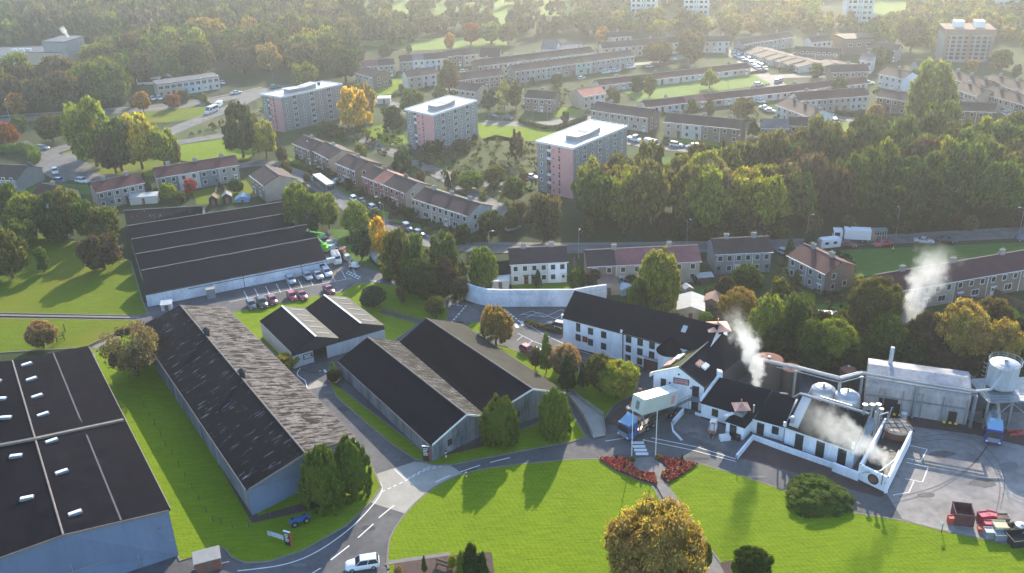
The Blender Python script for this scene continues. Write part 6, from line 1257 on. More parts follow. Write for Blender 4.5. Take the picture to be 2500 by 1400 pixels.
# forklift
t = rig('forklift', 'white and orange forklift in the yard by the pagoda hut', 'forklift', 1740, 1056, -6, 18); b = MB(); b.box(-1.1, .9, -.6, .6, .35, 1.1, 0); b.box(-1.2, -.6, -.6, .6, .3, 1.3, 1); b.box(.5, 1.0, -.6, .6, .3, .8, 1); lpart(t, b, 'body', [MA['trim'], MA['orange'] if 'orange' in MA else mat('machine_orange', (.6, .14, .03), .5, .1, 1)])
b = MB(); [b.tube([(x, y, 1.1), (x*.8, y*.9, 2.2)], .05, 4) for x in (-.6, .6) for y in (-.5, .5)]; b.box(-.6, .6, -.5, .5, 2.2, 2.28); lpart(t, b, 'cab', MA['trim']); b = MB(); [b.box(1.05, 1.15, y-.06, y+.06, .1, 2.4) for y in (-.35, .35)]; [b.box(1.15, 2.2, y-.06, y+.06, .12, .18) for y in (-.35, .35)]; lpart(t, b, 'mast', MA['steel']); wheels(t, (-.7, .6), .6, .3)
# boom lift
MA['lime'] = mat('lime_green_paint', (.2, .62, .06), .45, .08, 1)
t = empty('boom_lift', G(794, 615), 'lime green boom lift reaching up beside the dark store', 'boom lift'); g = G(794, 615); up = Vector((0, 0, 1)); b = MB(); b.obox(g+Vector((-1, -1.2, .4)), (2, 0, 0), (0, 2.4, 0), up*1.1); b.obox(g+Vector((-.7, -.8, 1.5)), (1.3, 0, 0), (0, 1.4, 0), up*.7); b.build('base', MA['lime'], t)
q1, q2, q3, q4 = g+Vector((-.2, 0, 2.2)), g+Vector((-1.6, .2, 3.6)), g+Vector((.3, .4, 4.6)), PY(757, 566, g.y+3.5); b = MB(); b.tube([q1, q2, q3], .22, 6); b.tube([q3, q4], .2, 6); b.build('boom', MA['lime'], t)
b = MB(); b.obox(q4+Vector((-1.1, -.4, -.9)), (1.1, 0, 0), (0, .8, 0), up*.1); [b.tube([q4+Vector((x, y, -.9)), q4+Vector((x, y, .2))], .04, 4) for x in (-1.1, 0) for y in (-.4, .4)]; b.tube([q4+Vector((x, y, .2)) for x, y in ((-1.1, -.4), (0, -.4), (0, .4), (-1.1, .4), (-1.1, -.4))], .04, 4); b.build('basket', MA['steel'], t)
for k, (x, y) in enumerate(((-.75, -.8), (.75, -.8), (-.75, .8), (.75, .8))): b = MB(); b.cyl(g+Vector((x-.15, y, .4)), g+Vector((x+.15, y, .4)), .4, .4, 12); b.build('wheel', MA['tyre'], t)
# person builder (skinned, one continuous body)
def person(x, y, label, top, legs='k', zz=.12, arms=.25, rz=0, stride=.18, lift=0):
    g = G(x, y); J = [(0, 0, .95), (0, 0, 1.2), (0, 0, 1.42), (0, 0, 1.53), (0, .02, 1.7), (.19, 0, 1.4), (.25+arms*.3, .08, 1.14), (.27+arms*.3, .28, .95), (-.19, 0, 1.4), (-.25-arms*.3, .04, 1.14), (-.27-arms*.3, .2, .93), (.1, 0, .9), (.12, stride, .5), (.12, stride*.7, .08), (.12, stride*.7+.16, .03), (-.1, 0, .9), (-.12, -stride*.6, .5), (-.12, -stride, .08), (-.12, -stride+.16, .03)]
    E = [(0, 1), (1, 2), (2, 3), (3, 4), (2, 5), (5, 6), (6, 7), (2, 8), (8, 9), (9, 10), (0, 11), (11, 12), (12, 13), (13, 14), (0, 15), (15, 16), (16, 17), (17, 18)]
    rr = [.17, .15, .16, .07, .11, .07, .05, .04, .07, .05, .04, .1, .075, .05, .04, .1, .075, .05, .04]
    me = bpy.data.meshes.new('body'); me.from_pydata(J, E, []); ob = bpy.data.objects.new('person', me); COL.objects.link(ob); md = ob.modifiers.new('s', 'SKIN'); sv = me.skin_vertices[0].data
    for i, r in enumerate(rr): sv[i].radius = (r, r*.8)
    sv[0].use_root = True; s2 = ob.modifiers.new('u', 'SUBSURF'); s2.levels = 1; s2.render_levels = 1
    dg = bpy.context.evaluated_depsgraph_get(); dg.update(); m2 = bpy.data.meshes.new_from_object(ob.evaluated_get(dg)); bpy.data.objects.remove(ob)
    m2.materials.clear(); [m2.materials.append(MA[m]) for m in (top, 'trouser', 'skin', 'hair')]
    for p in m2.polygons:
        c = p.center; p.material_index = 3 if c.z > 1.72 else 2 if c.z > 1.55 or (abs(c.x) > .28 and c.z < 1.0 and c.z > .85) else 0 if c.z > .93 else 1
        p.use_smooth = True
    o = bpy.data.objects.new('person', m2); COL.objects.link(o); o.location = (g.x, g.y, zz+lift); o.rotation_euler.z = rz; tag(o, label, 'person'); return o
MA['trouser'] = mat('dark_trousers', (.03, .03, .045), .9, .1, 2); MA['skin'] = mat('skin', (.45, .28, .2), .7, .05, 2); MA['hair'] = mat('hard_hat', (.5, .5, .45), .6, .05, 2); MA['hivis'] = mat('hi_vis_yellow', (.6, .68, .08), .8, .05, 2); MA['hiorange'] = mat('hi_vis_orange', (.75, .14, .05), .8, .05, 2)
person(2179, 619, 'person in yellow hi-vis jacket walking on the green below the road', 'hivis', rz=1)
person(1787, 1062, 'person in orange hi-vis standing at the pagoda hut door', 'hiorange', rz=.5, stride=.05)
pl = q4+Vector((-.55, 0, -.8)); o = person(757, 566, 'worker in yellow hi-vis standing in the boom lift basket', 'hivis', stride=.03); o.location = pl
# ------------------------------------------------------------ signs, flagpoles, lamps, posts
def totem(label, x, y, rz, w=1.1, h=3.0, writing=None):
    g = G(x, y); t = empty('sign_board', (g.x, g.y, .12), label, 'sign', rz=rz); b = MB(); b.box(-w/2, w/2, -.12, .12, 0, h, 0); b.box(-w/2-.05, w/2+.05, -.14, .14, h, h+.1, 1); b.box(w/2, w/2+.12, -.13, .13, 0, h, 2); lpart(t, b, 'panel', [MA['black'], MA['trim'], MA['redp']])
    b = MB(); [b.box(-w/2+.12, w/2-.15-.12*(k % 3), -.135, -.122, h-.45-.3*k, h-.33-.3*k) for k in range(5)]; lpart(t, b, 'lettering', MA['trim'])
MA['redp'] = mat('sign_red', (.5, .06, .05), .5, .05, 1)
totem('black and red direction board on the verge beside the white slab sign', 705, 1333, -.45, 1.0, 2.4); totem('tall black and red direction board at the corner of the junction verge', 1042, 1127, -.2, 1.1, 2.8)
g = G(674, 1318); t = empty('slab_sign', (g.x, g.y, .12), 'low white slab sign on short legs in the shaded grass', 'sign', rz=-.45); b = MB(); b.box(-1.4, 1.4, -.08, .08, .35, 1.05); lpart(t, b, 'panel', MA['palesheet'])
for x in (-1.2, 1.2): b = MB(); b.box(x-.05, x+.05, -.05, .05, 0, .35); lpart(t, b, 'leg', MA['galv'])
g = G(733, 1280); t = empty('display_still', (g.x, g.y, .12), 'blue old cart displayed in the planted bed near the warehouse gable', 'display', rz=.5); b = MB(); b.box(-1.5, 1.5, -.5, .5, .6, .95); b.box(-1.5, .2, -.5, -.42, .95, 1.3); lpart(t, b, 'cart_bed', MA['tblue']); wheels(t, (-.9, .9), .6, .5)
for x, y, lb in ((1089, 1118, 'white and red marker post on the verge by the dark warehouse'), (1139, 1166, 'white and red marker post at the lawn edge')):
    g = G(x, y); t = empty('marker_post', (g.x, g.y, .12), lb, 'post'); b = MB(); b.cyl(g+up*.12, g+up*.5, .12, .12, 8, 0); b.cyl(g+up*.5, g+up*.9, .12, .12, 8, 1); b.cyl(g+up*.9, g+up*1.2, .12, .1, 8, 0); b.build('post_shaft', [MA['trim'], MA['redp']], t); b = MB(); b.cyl(g+up*1.2, g+up*1.28, .16, .16, 8); b.build('post_cap', MA['black'], t)
for x, yb, yt, lb in ((1542, 1120, 1004, 'tall white flagpole beside the left flower bed'), (1600, 1121, 1006, 'tall white flagpole beside the right flower bed')):
    g = G(x, yb); h = hgt(g, yt); t = empty('flagpole', g, lb, 'flagpole', 'flagpoles at the flower beds'); b = MB(); b.cyl(g, g+up*h, .09, .05, 10); b.build('pole', MA['trim'], t); b = MB(); b.cyl(g+up*h, g+up*(h+.15), .09, .04, 8); b.build('finial', MA['trim'], t); b = MB(); b.cyl(g+up*.05, g+up*.4, .2, .16, 8); b.build('base_collar', MA['galv'], t)
_lm = {}
def lamp(x, yb, h, label, arm=1.0, rz=0):
    if not _lm:
        b = MB(); b.cyl((0, 0, 0), (0, 0, 1.2), .09, .08, 8); b.cyl((0, 0, 1.2), (0, 0, 7.4), .06, .045, 8); _lm['p'] = meshof(b, 'pole', MA['galv']); b = MB(); b.tube([(0, 0, 7.35), (.4, 0, 7.6), (1.0, 0, 7.65)], .04, 6); _lm['a'] = meshof(b, 'arm', MA['galv']); b = MB(); b.box(.85, 1.5, -.14, .14, 7.58, 7.72); _lm['l'] = meshof(b, 'lantern', MA['trim'])
    g = G(x, yb); t = empty('street_lamp', (g.x, g.y, .1), label, 'street lamp', 'street lamps', rz=rz); s = h/7.6; t.scale = (s,)*3
    for k, nm in (('p', 'pole'), ('a', 'arm'), ('l', 'lantern')): o = bpy.data.objects.new(nm, _lm[k]); COL.objects.link(o); o.parent = t
for i, (x, y, h, lb) in enumerate([(1195, 632, 7, 'street lamp left of the white terrace'), (1413, 632, 7, 'street lamp between the white terrace and the pink-roofed terrace'), (941, 560, 7, 'street lamp in the front gardens of the grey-beige terrace'), (932, 540, 7, 'street lamp at the kerb opposite the yellow tree'), (1676, 600, 7, 'street lamp in front of the wood, left'), (1968, 592, 7, 'street lamp behind the corner house'), (2187, 575, 7, 'street lamp at the edge of the wood'), (2487, 575, 7, 'street lamp at the right end of the road'), (504, 238, 8, 'tall street lamp in front of the modern terrace'), (26, 300, 9, 'tall street lamp on the main road near the left edge'), (346, 270, 7, 'street lamp beside the small orange tree'), (538, 235, 8, 'street lamp at the junction by the white car'), (668, 205, 8, 'street lamp above the first block of flats'), (1803, 375, 6, 'street lamp below the cream and brown terrace'), (1217, 510, 5, 'lamp on the path below the pink flats'), (1303, 310, 6, 'lamp at the bend above the lawn'), (1337, 295, 6, 'lamp above the street bend'), (782, 330, 6, 'lamp at the foot of the golden tree flats'), (953, 355, 6, 'lamp on the lawn right of the golden tree'), (1778, 222, 6, 'lamp on the green'), (600, 20, 9, 'lamp in the far trees'), (760, 400, 7, 'lamp beside the tan gable house')]):
    if i != 20: lamp(x, y, h, lb, rz=i*1.3)
# thin boundary stakes beside the long warehouse: each its own post
stk = MB(); stk.box(-.05, .05, -.05, .05, 0, 1.15); STK = meshof(stk, 'fence_post', MA['timber'])
for k, (x, y) in enumerate([(304, 912), (318, 930), (330, 950), (342, 975), (353, 997), (365, 1018), (379, 1041), (393, 1064), (406, 1090), (421, 1113), (437, 1140), (454, 1168), (470, 1196), (487, 1223), (504, 1253), (521, 1276), (540, 1282), (568, 1290), (608, 1288), (662, 1268), (718, 1250)]):
    g = G(x, y); o = bpy.data.objects.new('fence_post', STK); COL.objects.link(o); o.location = (g.x, g.y, .12); tag(o, 'slim dark post in the row along the long warehouse verge', 'post', 'slim posts along the warehouse verge')
# post and wire fences
def fence(label, pix, h=1.1, step=2.5, m='timber', rails=2, solid=False, cat='fence'):
    p = P2(pix); t = empty('fence', (p[0][0], p[0][1], 0), label, cat); r = MB(); q = MB(); q.box(-.06, .06, -.06, .06, .1, h+.15); pm_ = meshof(q, 'post', MA[m])
    for a, b_ in zip(p[:-1], p[1:]):
        a, b_ = Vector((*a, .1)), Vector((*b_, .1)); d = b_-a; L = d.length; d.normalize(); n = max(1, int(L/step))
        for k in range(n+1): c = a+d*L*k/n; inst(pm_, 'post', t, c-up*.1)
        if solid: w = Vector((-d.y, d.x, 0))*.03; r.obox(a-w, d*L, w*2, up*(h-.05))
        else:
            for k in range(rails): z = h*(k+1)/rails-.05; w = Vector((-d.y, d.x, 0))*.02; r.obox(a-w+up*z, d*L, w*2, up*.08)
    r.build('rail' if not solid else 'panel', MA[m], t)
fence('dark rail fence along the path behind the twin-gabled shed', [(905, 742), (960, 768), (1040, 790)], 1.0, 3)
fence('guard rail along the slip road', [(440, 352), (500, 334), (560, 318), (600, 300), (640, 268)], .8, 4, 'galv', 1)
fence('guard rail on the upper side of the slip road', [(440, 318), (500, 296), (560, 268), (600, 250)], .8, 4, 'galv', 1)
fence('small dark mesh fence beside the lone bush in the field', [(140, 838), (158, 832), (160, 812)], 1.8, 2, 'black', 3)
fence('white rail fence below the tank trailer', [(953, 655), (1030, 692)], .6, 4, 'trim', 1)
fence('white criss-cross rail at the end of the white building', [(1338, 802), (1370, 812)], .9, 1.2, 'trim', 2)
for i, (pp, hh) in enumerate([([(632, 480), (640, 455)], 1.6), ([(520, 500), (535, 455), (552, 470), (545, 500)], 1.5), ([(1400, 640), (1425, 705), (1440, 720)], 1.6), ([(1415, 700), (1400, 655)], 1.6), ([(1690, 735), (1705, 762), (1760, 790)], 1.5), ([(2480, 780), (2380, 745), (2330, 738)], 1.7), ([(2500, 760), (2420, 720)], 1.7), ([(1900, 650), (1925, 705), (1990, 800)], 1.5), ([(1985, 705), (2040, 735), (2085, 728)], 1.3), ([(1280, 665), (1395, 690), (1400, 700)], 1.2), ([(2060, 440), (2110, 470)], 1.5), ([(950, 545), (1010, 560), (1085, 585)], .7)]):
    fence(['timber garden fence beside the tan gable house', 'timber fences round the bright back garden', 'light timber fence between the white and pink-roofed terraces', 'timber fence along the white terrace garden', 'garden fence behind the round-roofed shed', 'dark garden fence at the right edge', 'garden fence under the brick terrace', 'long garden fence below the corner house', 'garden wall fence round the corner house', 'low fence behind the white boundary wall', 'fence inside the wood edge', 'low fence in the front gardens'][i], pp, hh, 2.4, 'timber', 2, True)
fence('stone balustrade, left side of the paved garden walk', [(1378, 965), (1400, 990), (1425, 1025), (1447, 1068)], 1.0, 2.2, 'wgrey', 2, True); fence('stone balustrade, right side of the paved garden walk', [(1388, 955), (1430, 990), (1472, 1018), (1478, 1062)], 1.0, 2.2, 'wgrey', 2, True)
sheet('paved_walk', P2([(1382, 965), (1392, 958), (1474, 1022), (1478, 1066), (1449, 1072), (1428, 1025)]), .2, MA['concrete'])
# hedges
def hedge(label, pix, w=1.0, h=1.4, c='dg', cat='hedge'):
    p = P2(pix); pts = smooth(p, 5); rg = np.random.RandomState(int(abs(p[0][0]*10)) % 9999); V, Fc, val = [], [], []; base = 0; o = Vector((p[0][0], p[0][1], 0)); iv, jf = ICO1
    for a, b_ in zip(pts[:-1], pts[1:]):
        a, b_ = np.array([*a, 0]), np.array([*b_, 0]); L = np.linalg.norm(b_-a); n = max(1, int(L/(w*.45)))
        for k in range(n):
            c0 = a+(b_-a)*(k+rg.rand())/n; c0[2] = h*.5
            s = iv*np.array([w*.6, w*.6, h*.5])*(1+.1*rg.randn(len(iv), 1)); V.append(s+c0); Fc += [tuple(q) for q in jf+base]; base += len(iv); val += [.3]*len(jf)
        m = int(L*w*26)+4; tt = rg.rand(m, 1); q = a+(b_-a)*tt+rg.uniform(-.62, .62, (m, 3))*np.array([w, w, 0]); q[:, 2] = h*np.clip(rg.rand(m)**.4+.05*rg.randn(m), .05, 1.08); d1, d2 = rg.randn(m, 3), rg.randn(m, 3); s = .16
        d1 /= np.linalg.norm(d1, axis=1)[:, None]; d2 /= np.linalg.norm(d2, axis=1)[:, None]; pp = np.stack([q-d1*s, q-d2*s, q+d1*s, q+d2*s], 1).reshape(-1, 3); V.append(pp); Fc += [tuple(x) for x in np.arange(m*4).reshape(-1, 4)+base]; base += 4*m; val += list(np.clip(.5+.25*rg.randn(m), 0, 1))
    me = bpy.data.meshes.new('hedge'); V = np.concatenate(V)-np.array(o[:]); me.from_pydata(V.tolist(), [], Fc); me.materials.append(MA['leaf']); at = me.attributes.new('v', 'FLOAT', 'FACE'); at.data.foreach_set('value', np.array(val, dtype=np.float32)); ob = bpy.data.objects.new('hedge', me); COL.objects.link(ob); ob.location = o; ob.color = (*CC[c], 1); tag(ob, label, cat)
for i, (pp, w_, h_, c) in enumerate([([(-40, 385), (10, 376), (60, 373), (85, 383), (90, 400)], 3, 3.4, 'bg'), ([(770, 432), (800, 425), (830, 412)], 1.2, 1.4, 'dg'), ([(840, 462), (880, 448), (890, 452)], 1.2, 1.4, 'dg'), ([(895, 510), (950, 490), (985, 500)], 1.5, 1.6, 'g'), ([(955, 530), (1000, 520), (1020, 530)], 1.2, 1.4, 'dg'), ([(1110, 600), (1175, 590), (1185, 575)], 1.3, 1.5, 'dg'), ([(1035, 575), (1080, 550), (1110, 555)], .9, 1.1, 'g'), ([(1270, 300), (1350, 318), (1430, 290)], 1.6, 1.6, 'dg'), ([(1620, 355), (1700, 362), (1790, 372)], 1.0, 1.2, 'dg'), ([(2040, 280), (2100, 285), (2150, 268)], 1.2, 1.5, 'dg'), ([(2120, 285), (2200, 310), (2230, 340)], 1.5, 1.8, 'dg'), ([(1285, 790), (1320, 802), (1372, 815)], 1.0, .9, 'ol'), ([(1925, 700), (1985, 765), (2005, 800)], 1.2, 1.6, 'ol'), ([(1905, 690), (1920, 660)], 2.0, 1.8, 'bl'), ([(2010, 645), (2055, 640), (2070, 660)], 2.5, 2.4, 'bl'), ([(2105, 700), (2100, 790)], 1.5, 1.8, 'dg'), ([(1905, 175), (1975, 172)], 2.0, 2.0, 'dg'), ([(1480, 212), (1650, 195), (1870, 178)], .8, 1.1, 'dg'), ([(870, 240), (960, 238), (1060, 215)], 1.0, 1.2, 'dg'), ([(700, 405), (750, 420), (770, 435)], 1.0, 1.2, 'dg'), ([(2040, 170), (2140, 168)], 1.2, 1.5, 'dg'), ([(1650, 380), (1850, 388)], .8, .9, 'dg'), ([(340, 158), (430, 172)], 2, 2.5, 'g'), ([(520, 262), (480, 240), (450, 240)], 1, 1, 'g')]):
    hedge(['tall clipped curved green hedge at the left edge', 'dark hedge below the brown houses', 'dark hedge between the tan and red brick houses', 'hedge in front of the red brick terrace', 'hedge at the left end of the grey-beige terrace', 'dark hedge at the street corner', 'low hedge dividing the front gardens', 'hedge above the street bend', 'hedge in front of the cream and brown terrace', 'hedge left of the turning circle', 'hedge right of the turning circle', 'low olive hedge by the hatched bays', 'hedge along the corner house garden', 'blue-green hedge left of the corner house', 'rounded dark hedge behind the corner house', 'dark hedge left of the long brick terrace', 'hedge at the head of the green lane', 'low hedge in front of the white bungalow row', 'hedge below the cream rendered houses', 'small hedge at the foot of the street', 'hedge under the far brown house pair', 'low hedge along the parked-car kerb', 'pale hedge above the modern terrace', 'small front hedge of the modern terrace'][i], pp, w_, h_, c)
# ------------------------------------------------------------ sheds, bins, yard clutter
def hut(label, x, y, w, d, h, m='wgrey', r='shed', rz=0, rise=.5, name='garden_shed', cat='shed', flat=False):
    g = G(x, y); t = empty(name, (g.x, g.y, .08), label, cat, rz=rz); b = MB(); b.box(-w/2, w/2, 0, d, 0, h); b.poly([(-w/2, 0, h), (w/2, 0, h), (0, 0, h+rise)]) if not flat else 0; b.poly([(w/2, d, h), (-w/2, d, h), (0, d, h+rise)]) if not flat else 0; lpart(t, b, 'wall', MA[m]); b = MB(); e = .15
    if flat: b.hexa([(-w/2-e, -e, h), (w/2+e, -e, h), (w/2+e, d+e, h+.25), (-w/2-e, d+e, h+.25), (-w/2-e, -e, h+.12), (w/2+e, -e, h+.12), (w/2+e, d+e, h+.37), (-w/2-e, d+e, h+.37)])
    else:
        for s in (-1, 1): b.hexa([(s*(w/2+e), -e, h-.1), (s*(w/2+e), d+e, h-.1), (0, d+e, h+rise), (0, -e, h+rise), (s*(w/2+e), -e, h), (s*(w/2+e), d+e, h), (0, d+e, h+rise+.1), (0, -e, h+rise+.1)])
    lpart(t, b, 'roof', MA[r]); b = MB(); b.box(-.4, .4, -.03, 0, 0, min(1.8, h-.1)); lpart(t, b, 'door', MA['timber']); return t
hut('white flat-roofed garage below the grey maroon-roofed terrace', 352, 500, 7.5, 3, 2.2, 'wlight', 'membrane', .13, flat=True, name='garage', cat='garage'); hut('cream flat-roofed hut behind the boundary wall', 1222, 708, 3.8, 2.5, 2.0, 'wlight', 'boxtop', .0, flat=True)
hut('garage with shallow brown roof below the pink-roofed terrace', 1487, 722, 4.5, 5, 2.2, 'wbeige', 'wbrown', .0, name='garage', cat='garage'); hut('pale blue-green shed with bright roof by the back garden', 1533, 722, 3.0, 2.2, 1.6, 'wmint', 'palesheet', .4); hut('long round-roofed shed beside the weeping tree', 1685, 785, 5.5, 7, 2.4, 'wbeige', 'shed', -.2, .9); hut('dark gabled shed behind the round-roofed one', 1735, 765, 3.5, 4, 2.4, 'wbrown', 'wbrown', -.4, .9)
hut('tall grey shed at the garden edge near the weeping tree', 1681, 728, 1.8, 2, 2.1, 'wgrey', 'shed', .2); hut('low shed with pale roof below the grey terrace', 1722, 695, 3.6, 2, 1.6, 'timber', 'shed', .1, flat=True); hut('dark shed with pale roof on the lawn by the trees', 2022, 795, 3.4, 2.6, 1.6, 'timber', 'boxtop', -.2, flat=True)
hut('dark pointed shed at the bright garden fence', 522, 503, 2.2, 2.2, 2.0, 'black', 'wbrown', .1, 1); hut('second dark shed at the bright garden fence', 556, 498, 2.6, 2.4, 2.0, 'black', 'wgrey', .2, 1); hut('pale blue dome-like tent beside the store', 592, 495, 4.0, 3.2, .8, 'lbl', 'lbl', .1, 1.0, name='tent', cat='tent')
hut('grey container-like shed beside the store trees', 408, 765-5, 2.2, 1.8, 1.4, 'palesheet', 'palesheet', .2, flat=True); hut('white hut behind the golden tree', 938, 255, 5, 3, 2.2, 'wlight', 'boxtop', .0, flat=True); hut('grey shed far left behind the modern terrace', 400, 172, 12, 5, 3, 'wlight', 'greyroof', .1, flat=True); hut('small pale shed left of the grey shed', 365, 176, 6, 4, 2.5, 'wlight', 'greyroof', .1, flat=True)
hut('brown kiosk with grey roof at the bottom edge', 512, 1398, 3.4, 2.2, 1.9, 'rust', 'wgrey', .35, flat=True, name='cabin', cat='cabin')
# yard clutter
def skip(label, x, y, w, d, h, m, rz, name='skip', openz=True):
    g = G(x, y); t = empty(name, (g.x, g.y, .05), label, name.replace('_', ' '), rz=rz); b = MB(); k = .12
    for q in ((-w/2, w/2, -d/2, -d/2+k), (-w/2, w/2, d/2-k, d/2), (-w/2, -w/2+k, -d/2+k, d/2-k), (w/2-k, w/2, -d/2+k, d/2-k)): b.box(*q, 0, h)
    lpart(t, b, 'side', MA[m]); b = MB(); b.box(-w/2+k, w/2-k, -d/2+k, d/2-k, .05, h*(.45 if openz else .97)); lpart(t, b, 'inside' if openz else 'lid', MA[m]); b = MB(); [b.box(-w/2-.05, w/2+.05, y-.04, y+.04, h, h+.08) for y in (-d/2, d/2)]; lpart(t, b, 'rim', MA[m])
MA['dred'] = mat('dark_red_skip_paint', (.11, .035, .045), .8, .2, 1); MA['crim'] = mat('crimson_plastic', (.45, .04, .09), .5, .1, 1); MA['paleyel'] = mat('pale_timber', (.6, .52, .33), .8, .12, 1)
skip('small white cart in front of the pagoda hut', 1769, 1074, 1.7, 1.0, .7, 'trim', .1, 'cart', False); skip('large open dark red skip in the yard', 2348, 1270, 2.6, 2.9, 1.9, 'dred', -.25); skip('small red box beside the dark red skip', 2321, 1277, .9, .8, 1.0, 'redp', 0, 'box', False); skip('crimson crate, left one of the pair at the back', 2400, 1275, 1.6, 1.2, 1.4, 'crim', .1, 'crate', False); skip('crimson crate, right one of the pair at the back', 2417, 1272, 1.4, 1.1, 1.3, 'crim', -.5, 'crate', False); skip('bright crimson crate in front of the others', 2414, 1293, 1.6, 1.0, 1.2, 'crim', -.1, 'crate', False)
skip('flat red bottle crate with white tops', 2401, 1302-5, 1.6, 1.0, .5, 'redp', -.3, 'crate', False); skip('grey lidded bin beside the crimson crates', 2412, 1312, 1.2, 1.2, 1.2, 'steel', -.1, 'bin', False); skip('stack of pale timber pallets, front one', 2438, 1300, 1.8, 1.6, 1.4, 'paleyel', -.1, 'pallet_stack', False); skip('stack of brown timber pallets, back one', 2443, 1278, 1.8, 1.2, 1.2, 'timber', -.1, 'pallet_stack', False); skip('dark grey box at the edge of the grass', 2440, 1317, 1.8, 1.2, 1.0, 'doorg', -.05, 'box', False)
skip('black skip at the right edge with rubbish', 2487, 1325, 3.2, 2.4, 1.2, 'black', .1); skip('olive cage beside the black skip', 2468, 1300, 1.4, 1.2, 1.1, 'timber', .3, 'cage')
g = G(2491, 1300); t = empty('dish', (g.x, g.y, .05), 'curved silver drum end standing by the black skip', 'drum'); b = MB(); b.lathe((g.x, g.y, .05), [(.9, 0), (1.0, .6), (.8, 1.2), (.1, 1.4)], 16); b.build('drum_shell', MA['stainless'], t, smooth=True); b = MB(); b.cyl((g.x, g.y, 1.4), (g.x, g.y, 1.5), .2, .2, 8); b.build('drum_cap', MA['galv'], t)
g = G(2375, 1300); t = empty('sign_post', (g.x, g.y, .05), 'small round sign on a dark post at the yard edge', 'sign'); g2 = G(2298, 1302); t.location = g2; WO[t.name] = g2.copy(); b = MB(); b.cyl(g2, g2+up*1.6, .06, .05, 6); b.build('post', MA['black'], t); b = MB(); b.cyl(g2+up*1.7+Vector((-.3, 0, 0)), g2+up*1.7+Vector((-.3, .05, 0)), .3, .3, 12); b.build('sign_face', MA['trim'], t)
g = G(2480, 1065); b = MB(); [b.tube([g+Vector((x, y, 0)), g+Vector((x, y, .9))], .05, 5) for x in (-1.2, 0, 1.2) for y in (-.5, .5)]; t = empty('barrier', g, 'red plastic barrier cluster at the foot of the silo stair', 'barrier'); b.build('barrier_post', MA['redp'], t); b = MB(); [b.obox(g+Vector((-1.3, y, .5)), (2.6, 0, 0), (0, .06, 0), up*.35) for y in (-.5, .5)]; b.build('barrier_rail', MA['redp'], t)
g = G(1994+117, 1060-5); t = empty('drum', G(2173, 1005), 'white drum outside the grey shed doorway', 'drum'); q = G(2205, 1025); t.location = q; WO[t.name] = q.copy(); b = MB(); b.cyl(q, q+up*1.3, .5, .5, 14); b.build('drum_shell', MA['palesheet'], t); b = MB(); b.cyl(q+up*1.3, q+up*1.38, .52, .4, 14); b.build('lid', MA['trim'], t)
# red-brown mechanical arm and copper relic in the bed by the lorry
g = G(1535, 1030); t = empty('mash_machine', g, 'rusty old screw conveyor displayed on the earth bank behind the lorry', 'machine'); b = MB(); b.cyl(g, g+up*2.8, .5, .5, 12); b.build('upright', MA['rust'], t); b = MB(); b.tube([g+up*2.4, g+Vector((2.0, 1.5, 5.4))], .38, 10); b.tube([g+Vector((2.0, 1.5, 5.6)), g+Vector((2.3, 1.6, 1.5))], .3, 10); b.build('arm', MA['rust'], t); b = MB(); b.cyl(g+up*2.8, g+up*3.0, .55, .5, 12); b.build('cap', MA['cream'], t)
# builders' machinery beside the store
for i, (x, y, s, lb) in enumerate([(807, 600, 1.1, 'pale wheeled mixer nearest the access lawn'), (812, 612, 1.0, 'row of white drums on a pallet beside the boom lift'), (838, 628, 1.3, 'orange-brown trailer frame with ladder behind the van'), (848, 636, 1.2, 'white flatbed trailer beside the lawn'), (866, 656, 1.0, 'small white site dumper at the lawn edge'), (788, 586, .9, 'pale generator box beside the boom')]):
    g = G(x, y); t = empty('site_machine', (g.x, g.y, .05), lb, 'machine', rz=i*.7); b = MB(); b.box(-1.2*s, 1.2*s, -.6*s, .6*s, .5, .7); b.box(-.8*s, .6*s, -.5*s, .5*s, .7, (1.2+.3*(i % 3))*s); lpart(t, b, 'body', MA[['palesheet', 'trim', 'rust', 'palesheet', 'trim', 'palesheet'][i]]); b = MB()
    for x_ in (-.8, .8):
        for y_ in (-.7, .5): b = MB(); b.cyl((x_*s, y_*s, .3), (x_*s, y_*s+.2, .3), .3, .3, 10); lpart(t, b, 'wheel', MA['tyre'])
    b = MB(); b.cyl((.9*s, 0, .7), (1.2*s, 0, 1.6*s), .2*s, .35*s, 10); b.tube([(-1.2*s, 0, .6), (-2.0*s, 0, .5)], .05, 4); lpart(t, b, 'drum', MA['wbeige'])
# bus shelter, bench, goal dishes
g = G(2145, 585); t = empty('bus_shelter', g, 'white framed bus shelter in front of the wood', 'bus shelter'); b = MB()
for x in (-1.8, -.6, .6, 1.8):
    for y in (0, 1.3): b.tube([g+Vector((x, y, .1)), g+Vector((x, y, 2.4))], .06, 4)
for z in (.5, 1.4, 2.3): b.tube([g+Vector((-1.8, 1.3, z)), g+Vector((1.8, 1.3, z))], .05, 4); b.tube([g+Vector((-1.8, 0, 2.3)), g+Vector((1.8, 0, 2.3))], .05, 4)
b.build('frame', MA['trim'], t); b = MB(); b.obox(g+Vector((-2, -.2, 2.42)), (4, 0, 0), (0, 1.7, 0), up*.08); b.build('roof', MA['steel'], t)
g = G(1128-30, 1395); t = empty('bench', G(1082, 1388), 'dark slatted bench in the soil bed at the bottom edge', 'bench'); q = G(1080, 1385); t.location = q; WO[t.name] = q.copy()
for nm, z0, y0, hh, dd in (('seat', .45, 0, .05, .45), ('backrest', .6, .45, .5, .05)): b = MB(); b.obox(q+Vector((-.9, y0, z0+.15)), (1.8, -.9, 0), (.2, dd, 0), up*hh); b.build(nm, MA['timber'], t)
